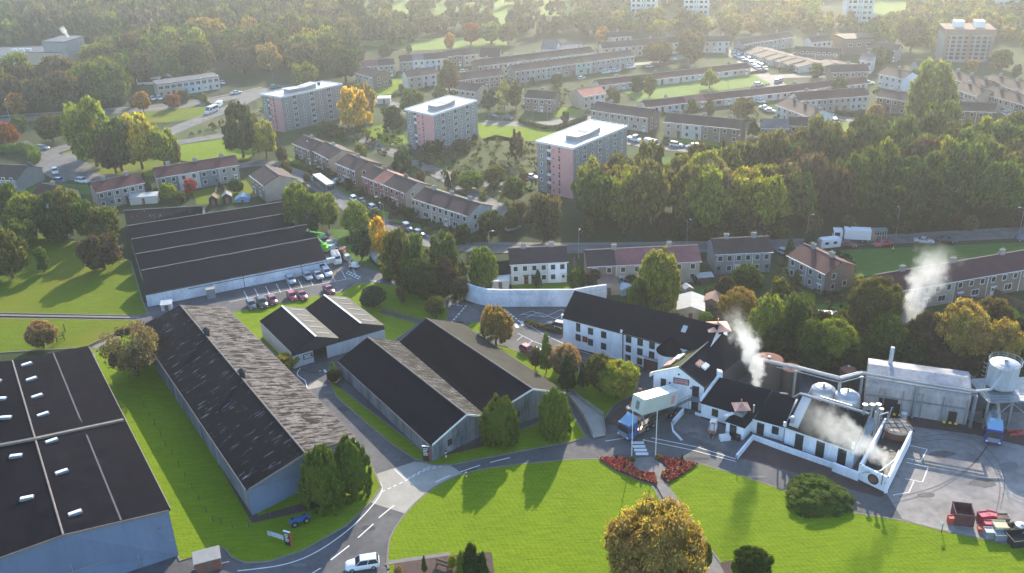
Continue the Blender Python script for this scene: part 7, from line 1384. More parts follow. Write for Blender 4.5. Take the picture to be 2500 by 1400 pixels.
for x in (0, 1): b = MB(); b.obox(q+Vector((-.9+1.6*x, -.8*x, .15)), (.1, 0, 0), (.2, .4, 0), up*.5); b.build('leg', MA['timber'], t)
# ------------------------------------------------------------ trees one by one
for a in [
 (1225, 966, 1092, 98, 'dome', 'cg', 'dense rounded conifer, left of the two by the dark warehouse gables'), (1357, 947, 1076, 88, 'dome', 'cg', 'dense rounded conifer, right of the two by the dark warehouse gables'),
 (800, 1088, 1252, 116, 'dome', 'cg', 'dense conifer in front of the long warehouse gable, left of the pair'), (866, 1066, 1222, 96, 'dome', 'cg', 'dense conifer in front of the long warehouse gable, right of the pair'),
 (1600, 1256, 1490, 244, 'broad', 'am', 'big amber autumn tree at the bottom edge by the lawn path'), (340, 800, 935, 150, 'sparse', 'gr', 'bare greyish tree with fine twigs at the corner of the long warehouse'),
 (110, 790, 858, 75, 'broad', 'pk', 'small pinkish-brown bush tree alone in the field'), (1212, 750, 855, 86, 'egg', 'lo', 'orange-brown round tree beside the junction crossing'),
 (1334, 820, 910, 44, 'cone', 'bg', 'slim pointed conifer by the silver car'), (1382, 850, 935, 80, 'broad', 'pk', 'pale pinkish shrub tree behind the dark cypress'), (1385, 872, 955, 52, 'cone', 'dg', 'short dark green cypress before the pinkish shrub'), (1424, 888, 950, 36, 'cone', 'bl', 'small blue-green conifer beside the cypress'), (1308, 850, 905, 34, 'broad', 'gr', 'greyish feathery shrub left of the pointed conifer'),
 (1465, 872, 968, 78, 'broad', 'ol', 'olive rounded tree, left of the yellow one before the white building'), (1508, 890, 985, 105, 'broad', 'ly', 'pale yellow bushy tree before the white building'),
 (1180, 608, 720, 78, 'egg', 'bg', 'light green tree left of the low annexe'), (1608, 612, 790, 104, 'egg', 'yg', 'tall yellow-green weeping tree in front of the pink-roofed terrace'),
 (1085, 572, 700, 90, 'egg', 'g', 'leafy green tree in the belt left of the light green one'), (1030, 640, 740, 90, 'broad', 'dg', 'dark tree overhanging the access road'), (930, 540, 640, 56, 'egg', 'y', 'bright yellow tree above the tank trailer'), (975, 570, 690, 80, 'broad', 'ol', 'olive tree right of the bright yellow one'), (1020, 580, 700, 70, 'broad', 'g', 'green tree in the middle of the roadside belt'), (885, 560, 640, 62, 'broad', 'bl', 'dark blue-green tree left of the bright yellow one'), (870, 500, 580, 85, 'broad', 'bg', 'light green tree at the kerb below the terrace'), (915, 515, 560, 50, 'broad', 'g', 'small green tree beside the light green one at the kerb'), (1125, 680, 740, 50, 'broad', 'br', 'brown bush at the foot of the light green tree'), (950, 620, 680, 50, 'broad', 'yg', 'yellow-green shrub beside the tank trailer'), (948, 665, 690, 34, 'broad', 'yg', 'small yellow bush on the roadside under the trailer'), (1000, 665, 720, 60, 'broad', 'dg', 'dark thicket along the access road, left'), (1060, 690, 745, 70, 'broad', 'dg', 'dark thicket along the access road, right'), (1090, 640, 730, 60, 'broad', 'pu', 'purple-brown tree behind the light green one'),
 (735, 455, 560, 70, 'broad', 'yg', 'yellow-green tree behind the store, left'), (770, 480, 560, 60, 'broad', 'bg', 'bright green tree behind the store, middle'), (805, 480, 565, 62, 'broad', 'yg', 'yellow-green tree behind the store, right'), (725, 490, 575, 60, 'broad', 'g', 'green tree touching the store roof edge'), (760, 530, 580, 60, 'broad', 'bl', 'dark shrub between the store and the lawn'),
 (265, 510, 605, 92, 'broad', 'ol', 'round olive tree at the left corner of the store'), (258, 582, 668, 104, 'broad', 'pu', 'round purple-brown tree on the bright field edge'), (35, 575, 690, 110, 'broad', 'ol', 'large olive tree at the left edge of the field'), (65, 540, 620, 80, 'broad', 'g', 'green tree above the large olive one'), (-5, 560, 700, 90, 'broad', 'br', 'brownish tree cut by the left edge'), (110, 610, 670, 40, 'broad', 'g', 'small bush beside the large olive tree'),
 (30, 460, 560, 100, 'broad', 'g', 'green tree in the hedge wood, first from the left edge'), (80, 480, 575, 90, 'broad', 'yg', 'yellow-green tree in the hedge wood before the white gable'), (135, 480, 580, 90, 'broad', 'dg', 'dark tree in the hedge wood before the white gable'), (180, 470, 580, 84, 'broad', 'ol', 'olive tree at the right end of the hedge wood'), (215, 490, 590, 70, 'broad', 'g', 'green tree between the hedge wood and the round olive tree'), (60, 520, 600, 90, 'broad', 'dg', 'dark low tree in the hedge wood'), (150, 520, 600, 90, 'broad', 'dg', 'dark low tree behind the bright field'),
 (913, 705, 760, 66, 'broad', 'bl', 'dark rounded bush on the lawn behind the twin-gabled shed'), (983, 700, 748, 26, 'sparse', 'br', 'thin bare sapling on the same lawn'), (1066, 728, 782, 54, 'broad', 'ol', 'olive thicket at the tip of the lawn'), (703, 868, 908, 60, 'broad', 'ly', 'yellow shrub at the front of the twin-gabled shed'), (815, 886, 920, 28, 'cone', 'bg', 'small palm-like shrub at the warehouse corner'), (818, 905, 938, 36, 'broad', 'dg', 'dark low bush under the palm-like shrub'),
 (1990, 1186, 1246, 176, 'mound', 'g', 'large olive mound of clipped yew on the lawn edge'), (1155, 1335, 1440, 84, 'cone', 'dg', 'dark fan-shaped conifer group at the bottom edge'), (1180, 1352, 1440, 50, 'cone', 'dg', 'dark conifer at the right of the bottom edge group'), (1130, 1352, 1440, 46, 'cone', 'bg', 'light-tipped conifer at the left of the bottom edge group'), (1037, 1358, 1400, 18, 'cone', 'g', 'tiny upright conifer beside the bench'), (975, 1385, 1410, 22, 'broad', 'pk', 'small twiggy shrub in the soil bed'), (1105, 1360, 1395, 22, 'broad', 'ly', 'small yellow shrub near the bench'), (1832, 1348, 1425, 90, 'broad', 'dg', 'dark green shrub at the bottom edge right of the path'), (1840, 1380, 1430, 50, 'broad', 'ly', 'pale yellow-green spiky shrub at the bottom edge'), (1800, 1365, 1415, 36, 'broad', 'bg', 'bright green shrub at the bottom edge beside the path'), (1718, 1330, 1400, 40, 'broad', 'yg', 'loose yellow-green shrub under the amber tree'),
 (1800, 712, 800, 90, 'broad', 'lo', 'amber-topped tree behind the copper pagoda'), (1870, 725, 860, 90, 'egg', 'bg', 'bright green tree right of the copper pagoda'), (1935, 720, 860, 74, 'egg', 'g', 'slim green tree below the corner house garden'), (2030, 790, 910, 110, 'broad', 'yg', 'yellow-green tree below the pale-roofed shed'), (1975, 790, 910, 80, 'broad', 'g', 'green tree left of the yellow-green one'), (2130, 690, 850, 130, 'broad', 'ol', 'tall olive tree left of the big steam plume'), (2150, 780, 900, 100, 'broad', 'g', 'green tree under the big steam plume'), (2250, 770, 900, 100, 'broad', 'pu', 'purple-brown tree right of the big steam plume'), (2330, 750, 920, 140, 'broad', 'am', 'broad amber tree above the grey shed'), (2400, 740, 880, 110, 'broad', 'br', 'brown tree above the silo'), (2430, 790, 930, 90, 'broad', 'lo', 'amber tree beside the silo'), (2487, 780, 880, 70, 'broad', 'bl', 'dark blue-green tree at the right edge'), (2450, 755, 800, 50, 'broad', 'bg', 'small bright green tree in the right-hand gardens'), (2080, 850, 930, 90, 'broad', 'dg', 'dark tree behind the pipe bridge, right'), (1990, 850, 925, 90, 'broad', 'dg', 'dark tree behind the pipe bridge, left'), (1900, 800, 890, 80, 'broad', 'dg', 'dark tree behind the steam'), (2200, 840, 905, 80, 'broad', 'dg', 'dark tree behind the grey shed, left'), (2290, 850, 935, 90, 'broad', 'pu', 'dark reddish tree behind the grey shed, right'), (2370, 860, 940, 80, 'broad', 'pu', 'dark reddish tree left of the silo'), (1720, 765, 800, 36, 'broad', 'bg', 'small green bush above the slate roof'), (1560, 690, 790, 60, 'broad', 'g', 'dark green bush left of the weeping tree'), (1500, 745, 790, 60, 'broad', 'g', 'green thicket behind the slate roof, left'), (1650, 770, 815, 50, 'broad', 'g', 'green thicket behind the slate roof, right'), (1770, 680, 740, 50, 'broad', 'pu', 'reddish bush below the grey terrace'), (1820, 650, 720, 70, 'broad', 'g', 'green bush in the garden of the grey terrace'), (1314, 660, 705, 26, 'cone', 'bl', 'small blue-green conifer in the white terrace garden'), (1925, 590-5, 640, 36, 'cone', 'bl', 'dark bush by the caravan'), (1978, 564, 612, 46, 'cone', 'bl', 'dark conifer behind the corner house'), (2230, 590, 616, 10, 'sparse', 'br', 'thin leaning sapling on the green'),
 # middle distance
 (872, 215, 322, 92, 'egg', 'y', 'golden yellow poplar beside the first block of flats'), (900, 205, 300, 50, 'egg', 'lo', 'amber tree behind the golden one'), (596, 262, 392, 98, 'egg', 'dg', 'tall dark green tree beside the pink flats, left'), (652, 298, 392, 66, 'egg', 'ly', 'bright yellow-green tree in front of the first flats'), (620, 270, 385, 60, 'egg', 'ol', 'olive tree between the dark and the bright one'),
 (240, 258, 415, 130, 'broad', 'yg', 'tall yellow-green tree on the roadside green, left'), (300, 300, 425, 100, 'broad', 'g', 'green tree on the roadside green, second'), (285, 330, 430, 80, 'broad', 'pu', 'purple-brown tree on the roadside green'), (350, 290, 420, 100, 'broad', 'ly', 'pale yellow tree on the roadside green'), (405, 315, 415, 80, 'broad', 'yg', 'yellow-green tree at the right end of the roadside green'), (430, 350, 410, 50, 'broad', 'br', 'brown low tree at the end of the roadside green'), (220, 290, 390, 70, 'broad', 'o', 'orange-tinged tree behind the roadside green'), (132, 286, 350, 70, 'broad', 'ol', 'round olive-yellow tree near the left edge'), (20, 305, 365, 70, 'broad', 'r', 'russet tree cut by the left edge'), (55, 284, 330, 44, 'broad', 'g', 'small green tree on the verge at the left'), (352, 228, 276, 40, 'broad', 'o', 'small orange tree on the verge, left'), (425, 232, 268, 44, 'broad', 'r', 'small russet tree on the verge, right'), (48, 232, 285, 54, 'broad', 'o', 'orange tree in the forest edge by the road'),
 (468, 440, 480, 32, 'broad', 'red', 'crimson shrub in the bright back garden'), (415, 450, 495, 46, 'broad', 'yg', 'yellow-green shrub between the two maroon-roofed terraces'), (440, 470, 500, 40, 'broad', 'g', 'green shrub beside the bright garden'), (360, 425, 480, 30, 'cone', 'dg', 'dark conifer between the maroon-roofed terraces'), (710, 470, 510, 46, 'broad', 'g', 'green shrub right of the tan gable house'), (580, 440, 475, 44, 'broad', 'dg', 'dark shrub left of the tan gable house'), (985, 365, 440, 54, 'egg', 'bl', 'dark tree behind the red brick terrace'), (1095, 425, 465, 22, 'cone', 'dg', 'small dark cypress above the grey-beige terrace'), (1262, 322, 400, 38, 'column', 'pu', 'narrow round-headed tree on the rough grass'), (1150, 425, 470, 80, 'broad', 'bg', 'silvery green shrubs above the grey-beige terrace'), (1210, 410, 460, 60, 'broad', 'ol', 'olive bush left of the nearest flats'), (1060, 345, 385, 60, 'broad', 'dg', 'dark bushes at the foot of the middle flats'), (1130, 345, 375, 60, 'broad', 'dg', 'dark bushes right of the middle flats'), (960, 265, 330, 60, 'broad', 'dg', 'round dark tree left of the middle flats'), (1010, 225, 290, 70, 'broad', 'g', 'green tree behind the middle flats'), (1098, 155, 232, 60, 'broad', 'br', 'round brown bare-topped tree by the cream houses'), (1232, 200, 270, 36, 'egg', 'ly', 'pale yellow tree right of the beige house'), (1260, 205, 272, 44, 'egg', 'ol', 'olive tree beside the dark-roofed pair'), (1195, 220, 275, 44, 'egg', 'bl', 'dark tree right of the beige gable'), (1075, 218-5, 250, 40, 'broad', 'yg', 'light bush before the beige house'), (1250, 510, 570, 44, 'broad', 'ol', 'olive tree at the end of the lane'), (1200, 520, 590, 70, 'broad', 'dg', 'dark tree right of the pale gable'), (1265, 500, 560, 60, 'broad', 'pu', 'reddish tree above the lane'), (1330, 480, 600, 100, 'broad', 'br', 'brown-gold tree at the left end of the wood'), (1255, 440, 500, 60, 'broad', 'g', 'green tree below the flats'), (880, 355, 400, 40, 'broad', 'yg', 'small light shrub above the houses'), (800, 300, 335, 60, 'broad', 'bl', 'dark shrubs under the first flats'), (830, 320, 345, 30, 'broad', 'g', 'small shrub under the golden tree'), (1732, 170, 218, 46, 'egg', 'yg', 'bright young tree on the far green'), (1585, 190, 240, 34, 'broad', 'ol', 'small olive tree at the end of the bungalow row'), (1495, 215, 250, 30, 'broad', 'ol', 'small tree by the salmon-roofed house'), (1760, 352, 470, 62, 'cone', 'dg', 'tall dark pointed conifer in the wood edge'), (1642, 390, 440, 34, 'cone', 'dg', 'small dark conifer left of the tall one'), (1838, 295, 335, 36, 'cone', 'dg', 'dark conifer beside the cream and brown terrace'), (1815, 245, 290, 60, 'broad', 'ol', 'bushy tree in the parking court'), (2255, 165, 340, 130, 'broad', 'yg', 'very large yellow-green tree above the wood'), (2310, 245, 320, 60, 'broad', 'ol', 'olive tree right of the very large one'), (2135, 258, 300, 40, 'broad', 'lo', 'thin amber tree on the turning circle'), (1938, 158, 172, 14, 'cone', 'dg', 'small dark conifer before the patio houses, left'), (1962, 154, 172, 16, 'cone', 'dg', 'small dark conifer before the patio houses, right'), (2400, 250, 285, 30, 'egg', 'bg', 'bright green small tree behind the wood'),
 (1685, 78, 160, 74, 'broad', 'br', 'tall round brown tree above the bungalow rows'), (1612, 108, 160, 90, 'broad', 'br', 'wide brown bush tree left of the tall brown one'), (1470, 68, 118, 42, 'egg', 'o', 'orange tree behind the far terrace'), (1100, 84, 126, 32, 'egg', 'o', 'orange tree at the park edge'), (1035, 140, 165, 34, 'broad', 'yg', 'small light tree among the far houses'), (2222, 45, 130, 80, 'broad', 'ol', 'large olive tree left of the brown tower block'), (2440, 125, 175, 60, 'broad', 'g', 'green tree right of the brown tower block'), (2370, 148, 182, 36, 'broad', 'lo', 'amber small tree at the foot of the tower block'), (2150, 120, 165, 60, 'broad', 'g', 'green tree left of the tower block'), (2040, 82, 108, 30, 'egg', 'o', 'orange tree beside the brick block'), (614, 45, 112, 58, 'egg', 'lo', 'tall golden tree in front of the park clearing'), (505, 50, 135, 110, 'broad', 'lo', 'golden-brown pair of crowns in the upper forest'), (430, 70, 150, 100, 'broad', 'yg', 'yellow-brown crown left of the golden pair'), (725, 45, 98, 60, 'broad', 'yg', 'yellow-green round tree in the far forest'), (800, 45, 80, 40, 'broad', 'bg', 'bright round tree in the far forest'), (1240, 60, 110, 50, 'broad', 'ol', 'olive tree beside the chapel'), (1150, 60, 112, 46, 'broad', 'r', 'russet tree in the park'), (1200, 58, 110, 60, 'broad', 'yg', 'yellow-green tree in the park'), (745, 160, 225, 70, 'broad', 'yg', 'light green tree behind the first flats'), (1800, 268-20, 300, 20, 'sparse', 'br', 'bare thin tree by the court'), (845, 120, 205, 90, 'broad', 'dg', 'dark tree left of the faded salmon roof')]:
    ptree(*a)
# clipped flower-bed cones and flowers
for i, (x, y) in enumerate([(1504, 1126), (1524, 1148), (1568, 1172), (1665, 1126), (1662, 1142), (1633, 1164), (1543, 1130), (1606, 1126)]):
    ptree(x, y-14, y, 11 if i < 6 else 16, 'cone' if i < 6 else 'broad', 'dg' if i < 6 else 'yg', ['dark clipped cone in the left flower bed, nearest the road', 'dark clipped cone in the left flower bed, middle', 'dark clipped cone in the left flower bed, nearest the lawn path', 'dark clipped cone in the right flower bed, upper', 'dark clipped cone in the right flower bed, middle', 'dark clipped cone in the right flower bed, nearest the lawn path', 'small round bush at the left flagpole foot', 'small round bush at the right flagpole foot'][i], near=False, bare=.02, nm='topiary' if i < 6 else 'bush', cat='topiary' if i < 6 else 'bush', trunk=False)
def flowers(label, pix, cols, n, seed):
    p = P2(pix); rg = np.random.RandomState(seed); A = np.array(p); lo, hi = A.min(0), A.max(0)
    def inside(q):
        c = False; j = len(p)-1
        for i in range(len(p)):
            if (p[i][1] > q[1]) != (p[j][1] > q[1]) and q[0] < (p[j][0]-p[i][0])*(q[1]-p[i][1])/(p[j][1]-p[i][1])+p[i][0]: c = not c
            j = i
        return c
    b = MB(); k = 0
    while k < n:
        q = lo+(hi-lo)*rg.rand(2)
        if not inside(q): continue
        k += 1; ci = rg.randint(len(cols)); z = .3+.25*rg.rand(); r = rg.uniform(.09, .2)
        for j in range(3):
            d = rg.randn(3); d /= np.linalg.norm(d); e = np.cross(d, rg.randn(3)); e /= np.linalg.norm(e); c = np.array([q[0]+rg.uniform(-.1, .1), q[1]+rg.uniform(-.1, .1), z]); b.poly([c-d*r, c-e*r, c+d*r, c+e*r], ci)
    tag(b.build('flower_bed', [MA[c] for c in cols]), label, 'flower bed', 'flower beds', 'stuff')
for nm, c in (('fl1', (.5, .03, .06)), ('fl2', (.62, .12, .07)), ('fl3', (.75, .35, .15)), ('fl4', (.28, .02, .05)), ('fl5', (.06, .1, .03))): MA[nm] = mat(nm, c, .8, .1, 3)
flowers('red and orange bedding flowers in the left bed', [(1465, 1122), (1530, 1122), (1545, 1140), (1560, 1158), (1598, 1160), (1604, 1184), (1560, 1172), (1500, 1148)], ['fl1', 'fl2', 'fl3', 'fl4', 'fl2'], 1500, 3); flowers('red and orange bedding flowers in the right bed', [(1612, 1118), (1702, 1137), (1632, 1182), (1613, 1161), (1633, 1150)], ['fl2', 'fl1', 'fl3', 'fl4', 'fl5'], 1300, 4)
# ------------------------------------------------------------ woods: every crown is a tree of its own, only the far mass is one object
def inpoly(p, x, y):
    c = False; j = len(p)-1
    for i in range(len(p)):
        if (p[i][1] > y) != (p[j][1] > y) and x < (p[j][0]-p[i][0])*(y-p[i][1])/(p[j][1]-p[i][1])+p[i][0]: c = not c
        j = i
    return c
def scatter(pix, gap, seed):
    p = P2(pix); rs = random.Random(seed); xs, ys = [q[0] for q in p], [q[1] for q in p]; out = []; y = min(ys); r = 0
    while y < max(ys):
        x = min(xs)+(gap/2 if r % 2 else 0)
        while x < max(xs):
            q = (x+rs.uniform(-.33, .33)*gap, y+rs.uniform(-.33, .33)*gap)
            if inpoly(p, *q): out.append(q)
            x += gap
        y += gap*.86; r += 1
    return out
def wood(pix, gap, hs, rad, cols, seed, place, group, shapes=('broad', 'egg', 'broad'), near=False, bare=.15):
    rs = random.Random(seed); n = 0
    for q in scatter(pix, gap, seed):
        c = rs.choice(cols); h = rs.uniform(*hs); r = rs.uniform(*rad); sh = rs.choice(shapes); n += 1
        tree((q[0], q[1], 0), h, r, sh, c, '%s %s tree %s' % (CW[c], {'broad': 'round', 'egg': 'upright', 'sparse': 'thin-leaved', 'cone': 'pointed'}[sh], place), group, near, bare)
    return n
nW = wood([(1395, 570), (1560, 575), (1920, 573), (1900, 452), (1760, 480), (1560, 480), (1440, 500), (1400, 520)], 8.4, (11, 17), (4.6, 6.6), ['ol', 'yg', 'ol', 'gr', 'br', 'ly', 'ol', 'yg', 'g'], 11, 'in the left half of the big wood behind the road', 'trees of the big wood, left half', ('broad', 'broad', 'egg', 'broad'), False, .2)
nW += wood([(1920, 573), (2550, 545), (2700, 430), (2250, 395), (2080, 425), (1900, 452)], 8.6, (12, 18), (4.8, 7), ['dg', 'g', 'ol', 'dg', 'pu', 'g', 'yg', 'ol'], 15, 'in the right half of the big wood behind the road', 'trees of the big wood, right half', ('broad', 'broad', 'egg', 'broad'), False, .2)
nU = wood([(1395, 585), (1950, 583), (2550, 556), (2560, 546), (1950, 573), (1395, 575)], 3.6, (3, 7.5), (1.8, 2.8), ['pu', 'br', 'dg', 'ol'], 12, 'in the dark undergrowth at the wood edge', 'undergrowth of the big wood', ('broad',), False, .02)
nL = wood([(-40, 290), (60, 285), (250, 268), (330, 255), (330, 222), (560, 178), (640, 190), (760, 195), (860, 180), (870, 135), (700, 120), (560, 130), (350, 135), (240, 140), (225, 205), (60, 218), (-40, 218)], 12.5, (11, 16), (6.2, 8.4), ['ol', 'g', 'ol', 'br', 'pu', 'ol', 'yg', 'g', 'ol', 'dg', 'br', 'ol', 'yg', 'g', 'lo'], 13, 'in the forest above the main road', 'trees of the forest above the road')
nV = wood([(1850, 868), (1960, 898), (2100, 900), (2390, 940), (2520, 960), (2520, 860), (2300, 840), (2000, 800), (1880, 810)], 4.6, (3, 6.5), (2.2, 3.2), ['dg', 'dg', 'pu', 'ol'], 17, 'in the dark thicket behind the works', 'thicket behind the works', ('broad',), False, .02)
print('WOOD', nV, nW, nU, nL)
def mass(name, label, pix, gap, hs, rad, cols, seed, kind='stuff', nc=16, nl=34, lf=.12, z0=.5):
    """far woodland that reads as one mass; real crowns, joined."""
    rs = np.random.RandomState(seed); pts = scatter(pix, gap, seed); groups = {}
    lib = [crown(60+i, 'broad', nc, nl, lf, core=.8) for i in range(3)]; arr = []
    for me in lib:
        v = np.empty(len(me.vertices)*3); me.vertices.foreach_get('co', v); v = v.reshape(-1, 3); f = [tuple(p.vertices) for p in me.polygons]; a = np.empty(len(f)); me.attributes['v'].data.foreach_get('value', a); arr.append((v, f, a))
    ccs = [CC[c] for c in cols]; V, F_, A_, C_ = [], [], [], []; base = 0
    for q in pts:
        v, f, a = arr[rs.randint(3)]; h = rs.uniform(*hs); r = rs.uniform(*rad); t = rs.uniform(0, 6.28); s = np.array([[math.cos(t), -math.sin(t)], [math.sin(t), math.cos(t)]])
        w = v.copy(); w[:, :2] = (w[:, :2]@s)*r; w[:, 2] = z0+w[:, 2]*(h-z0); w[:, 0] += q[0]; w[:, 1] += q[1]; V.append(w); F_ += [tuple(i+base for i in x) for x in f]; base += len(v); A_.append(a); ci = rs.randint(len(ccs)); C_.append(np.full(len(f), ci))
    me = bpy.data.meshes.new(name); me.from_pydata(np.concatenate(V).tolist(), [], F_)
    for c in cols: me.materials.append(massmat(c))
    me.polygons.foreach_set('material_index', np.concatenate(C_).astype(np.int32)); at = me.attributes.new('v', 'FLOAT', 'FACE'); at.data.foreach_set('value', np.concatenate(A_).astype(np.float32)); me.update()
    for m in lib: bpy.data.meshes.remove(m)
    o = bpy.data.objects.new(name, me); COL.objects.link(o); tag(o, label, 'woodland', None, kind); print(name, len(pts)); return o
def massmat(c):
    nm = 'far_leaves_'+c
    if nm in MATS: return MATS[nm]
    m, t, out = newmat(nm); at = nn(t, 'ShaderNodeAttribute', attribute_name='v'); mr = nn(t, 'ShaderNodeMapRange'); mr.inputs[3].default_value = .5; mr.inputs[4].default_value = 1.5; t.links.new(at.outputs['Fac'], mr.inputs[0])
    col = mixc(t, 1, CC[c], mr.outputs[0], 'MULTIPLY'); d = nn(t, 'ShaderNodeBsdfDiffuse'); tr = nn(t, 'ShaderNodeBsdfTranslucent'); mx = nn(t, 'ShaderNodeMixShader'); mx.inputs[0].default_value = .4; t.links.new(col, d.inputs[0]); t.links.new(mixc(t, 1, col, (1.5, 1.45, .6), 'MULTIPLY'), tr.inputs[0]); t.links.new(d.outputs[0], mx.inputs[1]); t.links.new(tr.outputs[0], mx.inputs[2]); t.links.new(mx.outputs[0], out.inputs[0]); MATS[nm] = m; return m
FC = ['ol', 'g', 'dg', 'br', 'yg', 'ol', 'gr', 'g']
mass('far_forest', 'far autumn forest fading into haze at the upper left', [(-100, 118), (60, 112), (240, 110), (540, 100), (560, 92), (680, 88), (720, 118), (870, 118), (880, 40), (700, 5), (560, 10), (300, -20), (-100, -20)], 13, (11, 18), (6.5, 9), FC, 31)
mass('far_park_trees', 'far park trees fading into haze at the top centre', [(880, 112), (1000, 118), (1090, 78), (1270, 80), (1280, 100), (1480, 94), (1480, 72), (1230, 66), (1010, 62), (900, 50), (880, 60)], 12, (7, 12), (5, 7.5), FC, 32)
mass('far_right_trees', 'far trees in the glare at the top right', [(1480, 92), (1560, 84), (1800, 92), (2030, 86), (2150, 105), (2290, 130), (2430, 110), (2600, 150), (2700, -20), (2320, -30), (2250, 20), (2180, 66), (2020, 66), (1990, 10), (1800, 0), (1760, 52), (1520, 50), (1480, 60)], 12, (4.5, 8.5), (4.5, 7), ['ol', 'yg', 'lo', 'bg', 'ly', 'ol'], 33)
mass('far_meadow_trees', 'scattered hazy trees on the bright meadows at the top centre', [(880, 10), (1100, -30), (1450, -30), (1480, 60), (1240, 62), (1000, 48), (880, 45)], 24, (7, 12), (5, 8), ['ol', 'g', 'dg', 'br'], 37)
mass('far_hill_trees', 'hazy trees along the top edge of the picture', [(-100, -20), (300, -20), (560, 5), (860, 20), (960, -30), (1350, -40), (1450, 40), (2600, -30), (2800, -90), (-100, -110)], 19, (10, 16), (8, 11), ['ol', 'g', 'dg', 'br'], 34)
for k_, (lb, pg, gp) in enumerate([('low shrubs and brambles on the slope around the blocks of flats', [(760, 330), (900, 300), (1000, 330), (1200, 345), (1320, 370), (1310, 470), (1240, 520), (1190, 470), (1000, 410), (850, 350)], 4.6), ('garden shrubs among the terraces of the upper estate', [(1100, 235), (1300, 215), (1450, 208), (1440, 240), (1560, 262), (1640, 300), (1850, 300), (2200, 290), (2450, 290), (2200, 250), (2140, 225), (1960, 245), (1880, 262), (1580, 268), (1420, 250), (1250, 290)], 7.5), ('garden shrubs behind the terraces above the works', [(1400, 690), (1700, 690), (2080, 730), (2120, 800), (1750, 800), (1600, 770), (1500, 740)], 4.6), ('roadside scrub between the street and the access road', [(850, 590), (900, 560), (1130, 640), (1180, 700), (1130, 735), (1020, 695), (930, 655)], 3.0), ('scrub on the bank below the slip road', [(400, 345), (560, 300), (640, 275), (640, 325), (540, 328)], 5.5), ('front garden shrubs along the street of brown houses', [(715, 385), (770, 395), (1000, 500), (1180, 580), (1160, 600), (980, 545), (860, 480)], 4.6)]):
    mass('shrubbery', lb, pg, gp, (.6, 2.4), (.7, 1.9), ['dg', 'ol', 'g', 'yg', 'br'], 50+k_, nc=7, nl=20, lf=.16, z0=.02)
# scattered estate trees and garden shrubs
eg = random.Random(5); k = 0
for x, y in [(1000, 130), (940, 140), (1300, 205), (1360, 210), (1240, 170), (1345, 250), (1500, 255), (1555, 225), (1640, 300), (1690, 275), (1730, 285), (1560, 300), (1880, 240), (1990, 190), (2050, 230), (2170, 215), (2230, 210), (2280, 210), (2290, 240), (2460, 250), (2440, 170), (2480, 190), (2370, 250), (2100, 160), (2010, 140), (1960, 135), (1900, 120), (1860, 112), (1780, 108), (1700, 112), (1530, 125), (1400, 140), (1420, 180), (1330, 185), (1075, 200), (950, 210), (980, 225), (1110, 250), (1380, 300), (1500, 310), (700, 430), (750, 445), (850, 465), (880, 480), (960, 510), (1000, 540), (1130, 590), (1030, 450), (1180, 490), (1230, 560), (1410, 705), (1450, 700), (1540, 700), (1850, 700), (1900, 720), (1950, 690), (2095, 720), (2120, 760), (2420, 800), (2380, 790), (2480, 840), (450, 250), (500, 250), (330, 262), (300, 255), (1560, 400), (1860, 360), (1900, 380), (1940, 340), (2020, 330), (2180, 340), (1570, 455), (930, 480), (800, 430), (830, 385), (690, 395), (1160, 345), (1040, 400), (1280, 445), (1110, 450), (1320, 400)]:
    k += 1; c = eg.choice(['ol', 'dg', 'yg', 'br', 'g', 'dg']); s = 1 if y < 300 else .75
    g = G(x, y); h = eg.uniform(2.5, 6)*s
    near_lab = min([(abs(x-a)+abs(y-b), l) for a, b, l in [(1000, 140, 'grey and white far terrace'), (1300, 150, 'very long far terraces'), (1400, 230, 'salmon-roofed house'), (1640, 290, 'lower bungalow row'), (1930, 250, 'white gable terrace'), (2250, 200, 'houses left of the tower block'), (2430, 210, 'houses on the right slope'), (2000, 130, 'brick block'), (1850, 130, 'patio houses'), (800, 420, 'street of brown houses'), (980, 500, 'red brick terrace'), (1130, 420, 'silvery shrubs above the grey-beige terrace'), (1430, 690, 'white terrace gardens'), (1900, 700, 'corner house garden'), (2420, 780, 'brick terrace gardens'), (480, 250, 'modern terrace'), (1600, 420, 'green above the wood'), (1950, 350, 'wood top'), (1300, 420, 'nearest flats')]])[1]
    tree((g.x, g.y, 0), h, h*eg.uniform(.38, .6), 'broad', c, '%s garden bush near the %s' % (CW[c], near_lab), 'garden bushes near the '+near_lab, False, .05, nm='bush', cat='bush', trunk=False)
